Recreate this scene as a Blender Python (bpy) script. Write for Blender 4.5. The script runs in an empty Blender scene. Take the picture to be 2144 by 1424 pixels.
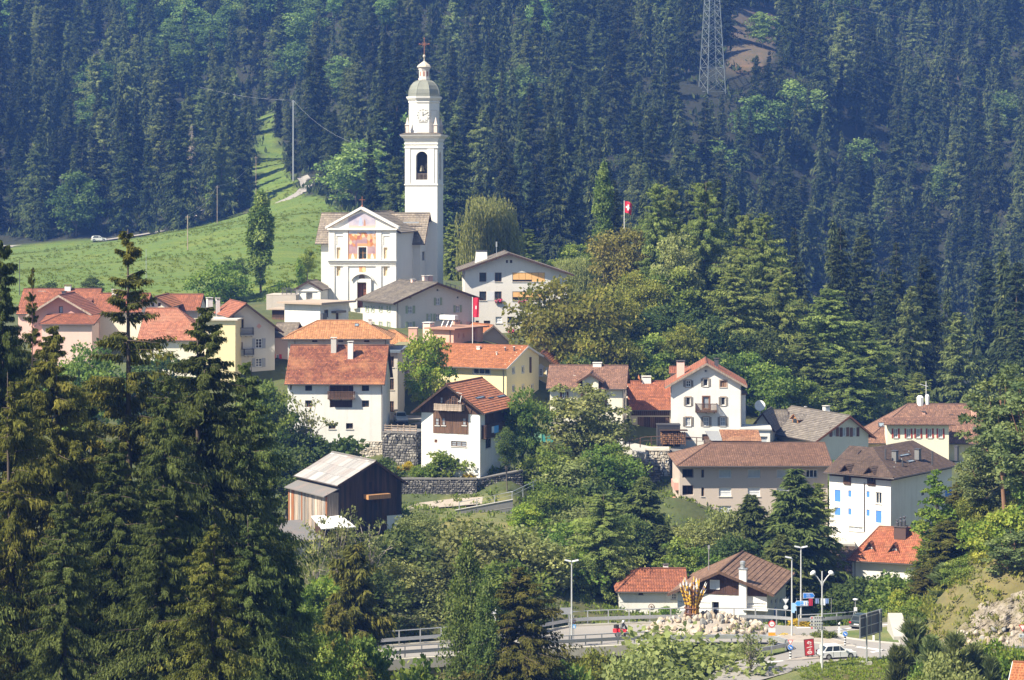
import bpy,math,random
import numpy as np
from mathutils import Vector,Matrix,geometry
random.seed(7)
R=math.radians
SC=bpy.context.scene
COL=SC.collection
# --- camera, sky, sun, exposure
F,CX,CY=4800.0,1072.0,400.0
cam_data=bpy.data.cameras.new("camera")
cam=bpy.data.objects.new("camera",cam_data)
COL.objects.link(cam)
cam.location=(0,0,0)
cam.rotation_euler=(R(90),0,0)
cam_data.sensor_width=36.0
cam_data.lens=36.0*F/2144.0
cam_data.shift_y=-(712.0-CY)/2144.0
cam_data.clip_start=1.0
cam_data.clip_end=6000.0
SC.camera=cam
SUN_EL,SUN_AZ=R(47),R(57)
sun_dir=Vector((-math.sin(SUN_AZ)*math.cos(SUN_EL),-math.cos(SUN_AZ)*math.cos(SUN_EL),math.sin(SUN_EL)))
world=bpy.data.worlds.new("World")
SC.world=world
world.use_nodes=True
wn=world.node_tree
wn.nodes.clear()
w_out=wn.nodes.new("ShaderNodeOutputWorld")
w_bg=wn.nodes.new("ShaderNodeBackground")
w_sky=wn.nodes.new("ShaderNodeTexSky")
w_sky.sky_type="NISHITA"
w_sky.sun_disc=False
w_sky.sun_elevation=SUN_EL
w_sky.sun_rotation=math.atan2(sun_dir.x,sun_dir.y)
w_sky.altitude=900
w_sky.air_density=1.0
w_sky.dust_density=0.6
w_bg.inputs["Strength"].default_value=0.075
wn.links.new(w_sky.outputs["Color"],w_bg.inputs["Color"])
wn.links.new(w_bg.outputs["Background"],w_out.inputs["Surface"])
sun_data=bpy.data.lights.new("sun","SUN")
sun_data.energy=4.9
sun_data.angle=R(0.53)
sun_data.color=(1.0,0.93,0.81)
sun=bpy.data.objects.new("sun",sun_data)
sun.rotation_euler=sun_dir.to_track_quat("Z","Y").to_euler()
sun.location=sun_dir*500
COL.objects.link(sun)
SC.view_settings.view_transform="Standard"
SC.view_settings.look="None"
SC.view_settings.gamma=1.0
SC.view_settings.exposure=1.15
SC.view_settings.use_curve_mapping=False
SC.render.engine="CYCLES"
SC.cycles.max_bounces=7
SC.cycles.diffuse_bounces=4
SC.cycles.glossy_bounces=2
SC.cycles.transmission_bounces=3
SC.cycles.volume_bounces=0
SC.cycles.use_denoising=True
# --- helpers
def P(px,py,D):
 """photograph pixel seen at distance D -> world point"""
 return Vector(((px-CX)/F*D,D,-(py-CY)/F*D))
def ZM(x0,y0,k):
 """a measuring frame: enlarged crop coordinates -> photograph pixels"""
 return lambda x,y:(x0+x/k,y0+y/k)
def on_plane(px,py,z):
 D=-z*F/(py-CY)
 return P(px,py,D)
def tag(o,label=None,cat=None,group=None,kind=None):
 if label:o["label"]=label
 if cat:o["category"]=cat
 if group:o["group"]=group
 if kind:o["kind"]=kind
 return o
def empty(name,loc=(0,0,0),rz=0.0,label=None,cat=None,group=None):
 o=bpy.data.objects.new(name,None)
 COL.objects.link(o)
 o.location=loc
 o.rotation_euler=(0,0,rz)
 o.empty_display_size=0.3
 return tag(o,label,cat,group)
def copy_tree(o,parent=None):
 c=o.copy()
 COL.objects.link(c)
 if parent is not None:
  c.parent=parent
 for ch in list(o.children):
  copy_tree(ch,c)
 return c
class MB:
 """collects faces, links them as one mesh object"""
 def __init__(s):
  s.v,s.f,s.m,s.uv=[],[],[],[]
  s.has_uv=False
 def poly(s,pts,m=0,uv=None):
  n=len(s.v)
  s.v.extend([tuple(p)for p in pts])
  s.f.append(tuple(range(n,n+len(pts))))
  s.m.append(m)
  if uv is not None:
   s.has_uv=True
   s.uv.append(uv)
  else:
   s.uv.append([(0,0)]*len(pts))
  return s
 def mesh(s,verts,faces,m=0):
  n=len(s.v)
  s.v.extend([tuple(p)for p in verts])
  for f in faces:
   s.f.append(tuple(n+i for i in f));s.m.append(m);s.uv.append([(0,0)]*len(f))
  return s
 def hexa(s,p,m=0):
  """8 corners: bottom ring 0-3 (ccw), top ring 4-7"""
  return s.mesh(p,[(3,2,1,0),(4,5,6,7),(0,1,5,4),(1,2,6,5),(2,3,7,6),(3,0,4,7)],m)
 def box(s,x0,x1,y0,y1,z0,z1,m=0):
  return s.hexa([(x0,y0,z0),(x1,y0,z0),(x1,y1,z0),(x0,y1,z0),(x0,y0,z1),(x1,y0,z1),(x1,y1,z1),(x0,y1,z1)],m)
 def bar(s,a,b,w,h=None,m=0,up=(0,0,1)):
  """square bar from a to b"""
  a,b=Vector(a),Vector(b)
  h=h or w
  d=(b-a).normalized()
  u=Vector(up)
  if abs(d.dot(u))>0.95:u=Vector((0,1,0))
  sx=d.cross(u).normalized()*(w/2)
  sy=sx.cross(d).normalized()*(h/2)
  return s.hexa([a-sx-sy,a+sx-sy,a+sx+sy,a-sx+sy,b-sx-sy,b+sx-sy,b+sx+sy,b-sx+sy],m)
 def tube(s,pts,rad,n=6,m=0,cap=True):
  pts=[Vector(p)for p in pts]
  if not isinstance(rad,(list,tuple)):rad=[rad]*len(pts)
  base=len(s.v)
  for i,p in enumerate(pts):
   d=(pts[min(i+1,len(pts)-1)]-pts[max(i-1,0)])
   d=d.normalized()if d.length>1e-9 else Vector((0,0,1))
   u=Vector((1,0,0))if abs(d.x)<0.9 else Vector((0,1,0))
   a=d.cross(u).normalized();b=d.cross(a)
   for k in range(n):
    t=2*math.pi*k/n
    s.v.append(tuple(p+(a*math.cos(t)+b*math.sin(t))*rad[i]))
  for i in range(len(pts)-1):
   for k in range(n):
    a0,a1=base+i*n+k,base+i*n+(k+1)%n
    s.f.append((a0,a1,a1+n,a0+n));s.m.append(m);s.uv.append([(0,0)]*4)
  if cap:
   s.f.append(tuple(base+k for k in range(n))[::-1]);s.m.append(m);s.uv.append([(0,0)]*n)
   e=base+(len(pts)-1)*n
   s.f.append(tuple(e+k for k in range(n)));s.m.append(m);s.uv.append([(0,0)]*n)
  return s
 def lathe(s,prof,n=12,c=(0,0,0),m=0,phase=0.0):
  base=len(s.v)
  for r,z in prof:
   for k in range(n):
    t=2*math.pi*k/n+phase
    s.v.append((c[0]+r*math.cos(t),c[1]+r*math.sin(t),c[2]+z))
  for i in range(len(prof)-1):
   for k in range(n):
    a0,a1=base+i*n+k,base+i*n+(k+1)%n
    s.f.append((a0,a1,a1+n,a0+n));s.m.append(m);s.uv.append([(0,0)]*4)
  s.f.append(tuple(base+k for k in range(n))[::-1]);s.m.append(m);s.uv.append([(0,0)]*n)
  e=base+(len(prof)-1)*n
  s.f.append(tuple(e+k for k in range(n)));s.m.append(m);s.uv.append([(0,0)]*n)
  return s
 def prism(s,poly,t0,t1,fn,m=0):
  """poly: list of (u,v); fn(u,v,t)->xyz ; extruded from t0 to t1"""
  n=len(poly)
  vs=[fn(u,v,t0)for u,v in poly]+[fn(u,v,t1)for u,v in poly]
  fs=[tuple(range(n))[::-1],tuple(range(n,2*n))]+[(i,(i+1)%n,n+(i+1)%n,n+i)for i in range(n)]
  return s.mesh(vs,fs,m)
 def build(s,name,mats,parent=None,smooth=False,fix=True):
  me=bpy.data.meshes.new(name)
  me.from_pydata(s.v,[],s.f)
  if not isinstance(mats,(list,tuple)):mats=[mats]
  for mm in mats:me.materials.append(mm)
  if len(mats)>1:me.polygons.foreach_set("material_index",s.m)
  if s.has_uv:
   l=me.uv_layers.new(name="UVMap")
   l.data.foreach_set("uv",[c for f in s.uv for p in f for c in p])
  if smooth:me.polygons.foreach_set("use_smooth",[True]*len(me.polygons))
  me.update()
  if fix and not s.has_uv:fix_normals(me)
  o=bpy.data.objects.new(name,me)
  COL.objects.link(o)
  if parent is not None:o.parent=parent
  return o
def fix_normals(me):
 import bmesh
 bm=bmesh.new();bm.from_mesh(me)
 bmesh.ops.recalc_face_normals(bm,faces=bm.faces)
 bm.to_mesh(me);bm.free()
def rock_mesh(name,seed,mat,sub=2):
 import bmesh
 rn=random.Random(seed)
 bm=bmesh.new()
 bmesh.ops.create_icosphere(bm,subdivisions=1 if sub<2 else 2,radius=0.5)
 pl=[(Vector((rn.uniform(-1,1),rn.uniform(-1,1),rn.uniform(-1,1))).normalized(),rn.uniform(.26,.44))for _ in range(9)]
 for v in bm.verts:
  for n,d in pl:
   k=v.co.dot(n)
   if k>d:v.co-=n*(k-d)
  v.co*=rn.uniform(.97,1.03)
 me=bpy.data.meshes.new(name)
 bm.to_mesh(me);bm.free()
 me.materials.append(mat)
 return me
 # --- materials
MATS={}
def _new(name):
 m=bpy.data.materials.new(name);m.use_nodes=True
 nt=m.node_tree;nt.nodes.clear()
 out=nt.nodes.new("ShaderNodeOutputMaterial")
 b=nt.nodes.new("ShaderNodeBsdfPrincipled")
 nt.links.new(b.outputs[0],out.inputs[0])
 return m,nt,b,out
def _n(nt,t,**kw):
 n=nt.nodes.new(t)
 for k,v in kw.items():
  if k in n.inputs.keys():n.inputs[k].default_value=v
  else:setattr(n,k,v)
 return n
def _mixrgb(nt,fac,a,b,mode="MIX"):
 n=nt.nodes.new("ShaderNodeMix");n.data_type="RGBA";n.blend_type=mode
 for sock,val in((0,fac),(6,a),(7,b)):
  if isinstance(val,bpy.types.NodeSocket):nt.links.new(val,n.inputs[sock])
  elif isinstance(val,(int,float)):n.inputs[sock].default_value=val
  else:n.inputs[sock].default_value=(*val[:3],1)
 return n.outputs[2]
def _ramp(nt,src,stops):
 r=nt.nodes.new("ShaderNodeValToRGB")
 while len(r.color_ramp.elements)<len(stops):r.color_ramp.elements.new(0.5)
 for e,(p,c)in zip(r.color_ramp.elements,stops):
  e.position=p;e.color=(*c[:3],1)if not isinstance(c,(int,float))else(c,c,c,1)
 nt.links.new(src,r.inputs[0])
 return r.outputs[0]
def _noise(nt,scale,detail=4,coord="Object",rough=0.55,vec=None):
 tc=nt.nodes.new("ShaderNodeTexCoord")
 n=nt.nodes.new("ShaderNodeTexNoise")
 n.inputs["Scale"].default_value=scale
 n.inputs["Detail"].default_value=detail
 n.inputs["Roughness"].default_value=rough
 nt.links.new(vec if vec is not None else tc.outputs[coord],n.inputs["Vector"])
 return n.outputs[0]
def _bump(nt,b,h,strength=0.3,dist=0.05):
 bp=nt.nodes.new("ShaderNodeBump")
 bp.inputs["Strength"].default_value=strength
 bp.inputs["Distance"].default_value=dist
 nt.links.new(h,bp.inputs["Height"])
 nt.links.new(bp.outputs[0],b.inputs["Normal"])
def _stretch(nt,sc,coord="Object"):
 tc=nt.nodes.new("ShaderNodeTexCoord")
 mp=nt.nodes.new("ShaderNodeMapping")
 mp.inputs["Scale"].default_value=sc
 nt.links.new(tc.outputs[coord],mp.inputs[0])
 return mp.outputs[0]
def plaster(name,c,dirt=(0.30,0.27,0.22),amt=0.35,rough=0.9):
 if name in MATS:return MATS[name]
 m,nt,b,_=_new(name)
 n1=_ramp(nt,_noise(nt,0.35,6),[(0.42,0.0),(0.75,amt)])
 col=_mixrgb(nt,n1,c,tuple(x*0.6+y*0.4 for x,y in zip(c,dirt)))
 streak=_ramp(nt,_noise(nt,1.0,4,vec=_stretch(nt,(1.6,1.6,0.16))),[(0.52,0.0),(0.8,amt*0.9)])
 col=_mixrgb(nt,streak,col,tuple(x*0.45+y*0.55 for x,y in zip(c,dirt)))
 nt.links.new(col,b.inputs["Base Color"])
 b.inputs["Roughness"].default_value=rough
 _bump(nt,b,_noise(nt,5,4),0.25,0.03)
 MATS[name]=m
 return m
def flat(name,c,rough=0.6,metal=0.0,var=0.15,scale=3.0):
 if name in MATS:return MATS[name]
 m,nt,b,_=_new(name)
 n=_noise(nt,scale,4)
 col=_mixrgb(nt,n,tuple(x*(1-var)for x in c),tuple(min(1,x*(1+var))for x in c))
 nt.links.new(col,b.inputs["Base Color"])
 b.inputs["Roughness"].default_value=rough
 b.inputs["Metallic"].default_value=metal
 MATS[name]=m
 return m
def glass(name="window_glass",c=(0.02,0.025,0.03)):
 if name in MATS:return MATS[name]
 m,nt,b,_=_new(name)
 n=_ramp(nt,_noise(nt,0.9,2),[(0.35,c),(0.7,tuple(x*2.2 for x in c))])
 nt.links.new(n,b.inputs["Base Color"])
 b.inputs["Roughness"].default_value=0.12
 b.inputs["Specular IOR Level"].default_value=0.5
 MATS[name]=m
 return m
def wood(name,c,c2=None,vert=True,rough=0.85):
 if name in MATS:return MATS[name]
 m,nt,b,_=_new(name)
 c2=c2 or tuple(x*0.45 for x in c)
 vec=_stretch(nt,(7,7,0.5)if vert else(0.5,7,7))
 n=_noise(nt,1.0,5,vec=vec)
 oi=nt.nodes.new("ShaderNodeObjectInfo")
 col=_ramp(nt,n,[(0.3,c2),(0.62,c)])
 hs=nt.nodes.new("ShaderNodeHueSaturation")
 mr=_n(nt,"ShaderNodeMapRange");mr.inputs[3].default_value=0.72;mr.inputs[4].default_value=1.25
 nt.links.new(oi.outputs["Random"],mr.inputs[0]);nt.links.new(mr.outputs[0],hs.inputs["Value"])
 nt.links.new(col,hs.inputs["Color"])
 nt.links.new(hs.outputs[0],b.inputs["Base Color"])
 b.inputs["Roughness"].default_value=rough
 _bump(nt,b,n,0.3,0.02)
 MATS[name]=m
 return m
def tiles(name,c1,c2,w=0.3,h=0.34,patch=None,amt=0.55,grout=0.45,rough=0.85):
 """roof tiles: the courses are geometry, the columns and the fired colour of single tiles are material"""
 if name in MATS:return MATS[name]
 sc_=lambda c,k:(c[0]*k,c[1]*k*.93,c[2]*k*.86)
 c1,c2=sc_(c1,.88),sc_(c2,.84);patch=sc_(patch,.86)if patch else None
 m,nt,b,_=_new(name)
 tc=nt.nodes.new("ShaderNodeTexCoord")
 br=nt.nodes.new("ShaderNodeTexBrick")
 nt.links.new(tc.outputs["UV"],br.inputs["Vector"])
 br.inputs["Scale"].default_value=1.0
 br.inputs["Color1"].default_value=(*c1,1);br.inputs["Color2"].default_value=(*c2,1)
 br.inputs["Mortar"].default_value=(*[x*grout for x in c2],1)
 br.inputs["Mortar Size"].default_value=0.022
 br.inputs["Brick Width"].default_value=w;br.inputs["Row Height"].default_value=h
 br.offset=0.5
 col=br.outputs["Color"]
 wn_=_n(nt,"ShaderNodeTexWhiteNoise",noise_dimensions="2D")
 sn=nt.nodes.new("ShaderNodeVectorMath");sn.operation="SNAP";sn.inputs[1].default_value=(w,h,1)
 nt.links.new(tc.outputs["UV"],sn.inputs[0]);nt.links.new(sn.outputs[0],wn_.inputs["Vector"])
 v=_ramp(nt,wn_.outputs["Value"],[(0.0,0.72),(0.8,1.0),(1.0,1.22)])
 col=_mixrgb(nt,1.0,col,v,"MULTIPLY")
 pt=patch or tuple(x*0.5 for x in c2)
 n=_ramp(nt,_noise(nt,0.45,6),[(0.45,0.0),(0.72,amt)])
 col=_mixrgb(nt,n,col,pt)
 nt.links.new(col,b.inputs["Base Color"])
 b.inputs["Roughness"].default_value=rough
 wv=nt.nodes.new("ShaderNodeTexWave");wv.bands_direction="X"
 wv.inputs["Scale"].default_value=0.314/w
 nt.links.new(tc.outputs["UV"],wv.inputs["Vector"])
 _bump(nt,b,wv.outputs[1],0.5,0.05)
 MATS[name]=m
 return m
def leaf_mat(name,stops,trans=0.35,var=0.25,rough=0.65):
 """foliage: colour by the mesh's own leaf tint and by tree"""
 if name in MATS:return MATS[name]
 m=bpy.data.materials.new(name);m.use_nodes=True
 nt=m.node_tree;nt.nodes.clear()
 out=nt.nodes.new("ShaderNodeOutputMaterial")
 at=_n(nt,"ShaderNodeAttribute",attribute_name="tint")
 col=_ramp(nt,at.outputs["Fac"],stops)
 oi=nt.nodes.new("ShaderNodeObjectInfo")
 hs=nt.nodes.new("ShaderNodeHueSaturation")
 mr=nt.nodes.new("ShaderNodeMapRange");mr.inputs[3].default_value=1-var;mr.inputs[4].default_value=1+var
 nt.links.new(oi.outputs["Random"],mr.inputs[0]);nt.links.new(mr.outputs[0],hs.inputs["Value"])
 m2=nt.nodes.new("ShaderNodeMath");m2.operation="MULTIPLY";m2.inputs[1].default_value=7.31
 m3=nt.nodes.new("ShaderNodeMath");m3.operation="FRACT"
 nt.links.new(oi.outputs["Random"],m2.inputs[0]);nt.links.new(m2.outputs[0],m3.inputs[0])
 mr2=nt.nodes.new("ShaderNodeMapRange");mr2.inputs[3].default_value=0.485;mr2.inputs[4].default_value=0.515
 nt.links.new(m3.outputs[0],mr2.inputs[0]);nt.links.new(mr2.outputs[0],hs.inputs["Hue"])
 nt.links.new(col,hs.inputs["Color"])
 d=nt.nodes.new("ShaderNodeBsdfDiffuse");t=nt.nodes.new("ShaderNodeBsdfTranslucent")
 nt.links.new(hs.outputs[0],d.inputs[0])
 tcol=_mixrgb(nt,1.0,hs.outputs[0],(1.25,1.25,0.6),"MULTIPLY")
 nt.links.new(tcol,t.inputs[0])
 mx=nt.nodes.new("ShaderNodeMixShader");mx.inputs[0].default_value=trans
 nt.links.new(d.outputs[0],mx.inputs[1]);nt.links.new(t.outputs[0],mx.inputs[2])
 nt.links.new(mx.outputs[0],out.inputs[0])
 MATS[name]=m
 return m
M_WHITE=plaster("white_render",(0.74,0.715,0.67),amt=0.45)
M_CREAM=plaster("cream_render",(0.74,0.68,0.55),amt=0.3)
M_GREYR=plaster("grey_render",(0.50,0.47,0.43),amt=0.35)
M_OLD=plaster("old_render",(0.55,0.50,0.43),amt=0.65)
M_YELLOW=plaster("yellow_render",(0.75,0.64,0.36),amt=0.2)
M_OCHRE=plaster("ochre_render",(0.70,0.54,0.24),amt=0.2)
M_PINK=plaster("pink_render",(0.72,0.50,0.42),amt=0.3)
M_ROSE=plaster("rose_render",(0.60,0.33,0.27),amt=0.25)
M_TERRA=plaster("terracotta_render",(0.62,0.36,0.27),amt=0.3)
M_TAUPE=plaster("taupe_render",(0.50,0.42,0.36),amt=0.15)
M_SCHOOL=plaster("pale_grey_render",(0.66,0.62,0.57),amt=0.35)
M_CONC=plaster("concrete",(0.42,0.40,0.36),amt=0.6)
M_CONCD=plaster("dark_concrete",(0.16,0.16,0.16),amt=0.6)
M_GLASS=glass()
M_CURT=flat("curtained_glass",(0.28,0.30,0.33),0.35,var=0.5,scale=5)
M_DARK=flat("dark_opening",(0.015,0.014,0.013),0.9)
M_FRAMEW=flat("white_frame",(0.75,0.74,0.71),0.5)
M_FRAMEB=wood("brown_frame",(0.14,0.07,0.035))
M_STONE_TRIM=flat("stone_trim",(0.55,0.52,0.47),0.9)
M_WOODD=wood("dark_wood",(0.075,0.037,0.021))
M_WOODM=wood("mid_wood",(0.14,0.075,0.045))
M_WOODG=wood("weathered_wood",(0.42,0.33,0.26),(0.20,0.15,0.11))
M_WOODO=wood("orange_wood",(0.40,0.20,0.08),(0.2,0.09,0.03))
M_SHUTG=wood("grey_shutter",(0.30,0.27,0.23))
M_SHUTB=wood("brown_shutter",(0.20,0.09,0.05))
M_SHUTR=flat("red_shutter",(0.36,0.06,0.04),0.6)
M_SHUTGR=flat("green_shutter",(0.30,0.36,0.24),0.7)
M_BLUE=flat("blue_blind",(0.07,0.22,0.62),0.6,var=0.08)
M_ROLL=flat("roller_blind",(0.62,0.63,0.64),0.6)
M_ROLLG=flat("grey_roller_blind",(0.42,0.45,0.47),0.6)
M_ORBLIND=flat("orange_blind",(0.75,0.42,0.16),0.7)
M_METAL=flat("galvanised_steel",(0.50,0.51,0.52),0.4,0.6)
M_METALD=flat("dark_steel",(0.09,0.09,0.10),0.5,0.3)
M_GUTTER=flat("gutter_metal",(0.13,0.11,0.10),0.5,0.4)
M_COPPER=flat("weathered_lead",(0.21,0.215,0.18),0.55,0.2,var=0.3,scale=0.8)
T_ORANGE=tiles("orange_tiles",(0.60,0.24,0.10),(0.50,0.19,0.085),patch=(0.36,0.17,0.09),amt=0.35)
T_RED=tiles("red_tiles",(0.48,0.18,0.095),(0.34,0.13,0.08),patch=(0.22,0.09,0.06),amt=0.55)
T_OLDRED=tiles("old_red_tiles",(0.42,0.155,0.08),(0.21,0.075,0.05),w=0.24,h=0.3,patch=(0.58,0.29,0.14),amt=0.6)
T_LIGHT=tiles("sandy_tiles",(0.66,0.36,0.18),(0.58,0.29,0.13),w=0.34,h=0.36,patch=(0.50,0.27,0.15),amt=0.4,grout=0.55)
T_BROWN=tiles("brown_tiles",(0.30,0.18,0.13),(0.24,0.14,0.10),patch=(0.36,0.22,0.16),amt=0.35)
T_BRMIX=tiles("mottled_brown_tiles",(0.40,0.23,0.16),(0.24,0.14,0.11),w=0.28,h=0.32,patch=(0.22,0.14,0.11),amt=0.4)
T_DKBR=tiles("dark_brown_tiles",(0.16,0.115,0.09),(0.13,0.09,0.075),patch=(0.20,0.14,0.11),amt=0.3)
T_SLATE=tiles("grey_slates",(0.21,0.19,0.17),(0.15,0.14,0.13),w=0.4,h=0.35,patch=(0.28,0.25,0.20),amt=0.5)
T_SLATEL=tiles("stone_slabs",(0.30,0.26,0.22),(0.20,0.18,0.16),w=0.6,h=0.45,patch=(0.34,0.30,0.23),amt=0.6)
T_FIBRE=tiles("pale_fibre_slates",(0.25,0.23,0.21),(0.21,0.195,0.18),w=0.5,h=0.4,patch=(0.19,0.175,0.15),amt=0.5,grout=0.6)
T_SHEET=tiles("pale_metal_sheets",(0.40,0.41,0.42),(0.35,0.355,0.36),w=0.9,h=1.8,patch=(0.30,0.22,0.20),amt=0.45,grout=0.5)
# --- terrain
ROAD_Z=-47.0
def RP(px,py,z=ROAD_Z):return on_plane(px,py,z)
_cp=[]
for px,py,D in[(100,1395,165),(400,1420,165),(-300,1350,165),(640,1250,250),(720,1180,262),(840,1112,275),(620,1150,270),(560,1120,285),(900,1150,268),(1000,1115,272),(960,1075,287),(860,1062,288),(1060,1055,291),(1250,1150,275),(1100,1250,258),(1000,1270,254),(1390,1040,300),(1400,1110,292),(1390,1160,285),(1300,1262,268),(1500,1190,290),(1650,1215,283),(1800,1200,300),(1950,1220,290),(830,905,322),(870,880,330),(840,870,340),(1060,895,335),(1150,925,332),(1290,930,335),(1400,925,338),(1560,930,333),(1700,955,335),(1900,965,345),(2100,965,350),(950,992,303),(1085,985,302),(700,990,316),(600,1000,316),(845,985,312),(1160,1065,308),(1260,1045,314),(1130,1130,296),(1220,1135,298),(1300,1125,298),(870,1058,295),(930,1058,295),(990,1057,295),(1050,1047,295.5),(1090,1034,296),(870,1004,299.5),(930,1004,299.5),(990,1004,299.5),(300,800,335),(80,800,335),(-250,780,335),(450,850,330),(300,950,300),(-100,1000,300),(300,1100,255),(-200,1150,255),(700,680,372),(900,690,365),(640,715,350),(1000,725,352),(800,648,393),(850,640,405),(1050,700,385),(1200,640,395),(620,635,385),(560,625,405),(940,600,420),(1000,590,440),(1150,590,430),(1300,650,408),(1400,690,400),(1500,740,395),(1600,810,386),(1420,800,372),(1300,810,364),(1180,795,358),(1750,870,380),(1900,885,405),(1700,800,420),(1500,700,450),(1350,650,450),(1850,850,600),(2100,865,620),(2400,850,600),(1600,760,560),(1350,640,560),(1100,560,560),(1950,850,690),(1950,600,790),(1950,300,920),(1950,0,1050),(1950,-300,1190),(2300,800,640),(2350,400,780),(2350,0,960),(1500,550,680),(1500,300,790),(1500,190,830),(1500,0,920),(1500,-300,1060),(1700,650,690),(1640,120,850),(1210,415,690),(1235,470,660),(1100,520,640),(1100,300,760),(1100,0,900),(1100,-300,1040),(800,450,630),(800,300,725),(800,0,880),(800,-300,1020),(450,300,790),(450,0,950),(450,-300,1090),(0,300,780),(0,0,930),(0,-300,1070),(-300,300,760),(-300,0,920),(10,615,420),(300,615,425),(500,600,430),(-250,615,430),(30,517,690),(207,504,690),(300,492,688),(455,463,690),(560,433,682),(635,402,695),(650,377,715),(600,330,790),(550,240,870),(600,500,520),(300,550,540),(100,560,540),(725,442,600),(650,470,560),(620,590,410),(-250,520,690),]:
 v=P(px,py,D);_cp.append((v.x,v.y,v.z))
for px,py in[(1350,1325),(1450,1310),(1550,1330),(1650,1320),(1650,1375),(1780,1350),(1800,1312),(1960,1372),(2144,1360),(1600,1400),(1750,1400),(1900,1335),(2000,1372)]:
 v=RP(px,py,-47.25);_cp.append((v.x,v.y,v.z))
for px,py,D in[(2030,1215,244),(2144,1120,246),(1960,1290,243),(2144,1300,237),(2080,1265,241),(2075,1010,275),(2144,950,268),(2300,900,260),(2300,1200,243),(1915,1268,256),(1780,1303,262),(1850,1292,266),(1750,1275,270),(1880,1262,276),(1830,1240,280),(2060,1350,232),(1880,1420,219),(2144,1410,215),(2000,1400,220),(2030,1150,256),(2400,1360,230)]:
 v=P(px,py,D);_cp.append((v.x,v.y,v.z))
_cp+=[(0,-20,-1.8),(0,50,-19),(-60,50,-20),(60,50,-20),(-30,150,-37),(-60,140,-34),(10,150,-42),(60,150,-40),(60,190,-46),(-42,212,-56),(-2,221,-58),(-95,205,-51),(10,229,-58),(20,234,-55),(-20,190,-50),(10,195,-52),(40,205,-49),(-300,0,-20),(300,0,-20),(-300,200,-40),(300,200,-36),(-500,1400,200),(0,1400,205),(500,1400,215),(-700,900,90),(700,900,60),(-700,500,10),(700,500,-10)]
_cp=np.array(_cp)
def _solve():
 x=_cp[:,:2]/100.0
 n=len(x)
 d=np.sqrt(((x[:,None]-x[None])**2).sum(-1)+0.0009)
 A=np.zeros((n+3,n+3))
 A[:n,:n]=-d+np.eye(n)*0.004
 A[:n,n]=1;A[:n,n+1:]=x;A[n,:n]=1;A[n+1:,:n]=x.T
 b=np.zeros(n+3);b[:n]=_cp[:,2]
 return x,np.linalg.solve(A,b)
_tx,_tw=_solve()
def ground_np(X,Y):
 sh=X.shape
 q=np.stack([X.ravel(),Y.ravel()],1)/100.0
 out=np.empty(len(q))
 for i in range(0,len(q),4000):
  qq=q[i:i+4000]
  d=np.sqrt(((qq[:,None]-_tx[None])**2).sum(-1)+0.0009)
  out[i:i+4000]=-d@_tw[:-3]+_tw[-3]+qq@_tw[-2:]
 return out.reshape(sh)
def ground(x,y):return float(ground_np(np.array([float(x)]),np.array([float(y)]))[0])
def hit(px,py,d0=120.0,d1=1500.0,step=2.0):
 """where the sight line through a pixel meets the ground"""
 D=np.arange(d0,d1,step)
 x=(px-CX)/F*D;z=-(py-CY)/F*D
 g=ground_np(x,D)
 below=np.nonzero(z<g)[0]
 if len(below)==0:return P(px,py,d1)
 i=below[0]
 if i==0:return P(px,py,d0)
 a,b=z[i-1]-g[i-1],z[i]-g[i]
 t=a/(a-b+1e-9)
 v=P(px,py,D[i-1]+t*step)
 v.z=ground(v.x,v.y)
 return v
ROAD_PX=[(700,1391),(770,1386),(838,1381),(943,1374),(1040,1368),(1131,1361),(1225,1356),(1319,1351),(1440,1346),(1560,1345),(1621,1347),(1653,1356),(1655,1364),(1620,1373),(1565,1379),(1530,1388),(1500,1402),(1480,1424),(1470,1450),(1560,1450),(1592,1424),(1640,1411),(1710,1389),(1790,1380),(1851,1375),(1950,1371),(2060,1368),(2230,1364),(2230,1357),(2060,1357),(1960,1353),(1889,1345),(1884,1330),(1886,1310),(1930,1304),(1930,1297),(1868,1302),(1790,1309),(1700,1313),(1600,1307),(1500,1305),(1400,1305),(1319,1307),(1260,1309),(1204,1312),(1160,1317),(1126,1325),(1040,1336),(943,1345),(838,1353),(770,1358),(700,1363)]
ROAD_W=[RP(*p)for p in ROAD_PX]
def in_poly(px,py,poly):
 c=False;j=len(poly)-1
 for i in range(len(poly)):
  xi,yi=poly[i][0],poly[i][1];xj,yj=poly[j][0],poly[j][1]
  if(yi>py)!=(yj>py)and px<(xj-xi)*(py-yi)/(yj-yi+1e-12)+xi:c=not c
  j=i
 return c
MEADOW_PX=[(-400,640),(-400,515),(30,515),(207,506),(300,494),(390,478),(470,458),(530,440),(530,395),(536,330),(540,290),(545,245),(575,222),(580,290),(600,330),(612,375),(640,410),(660,408),(705,428),(735,447),(735,640)]
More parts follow.
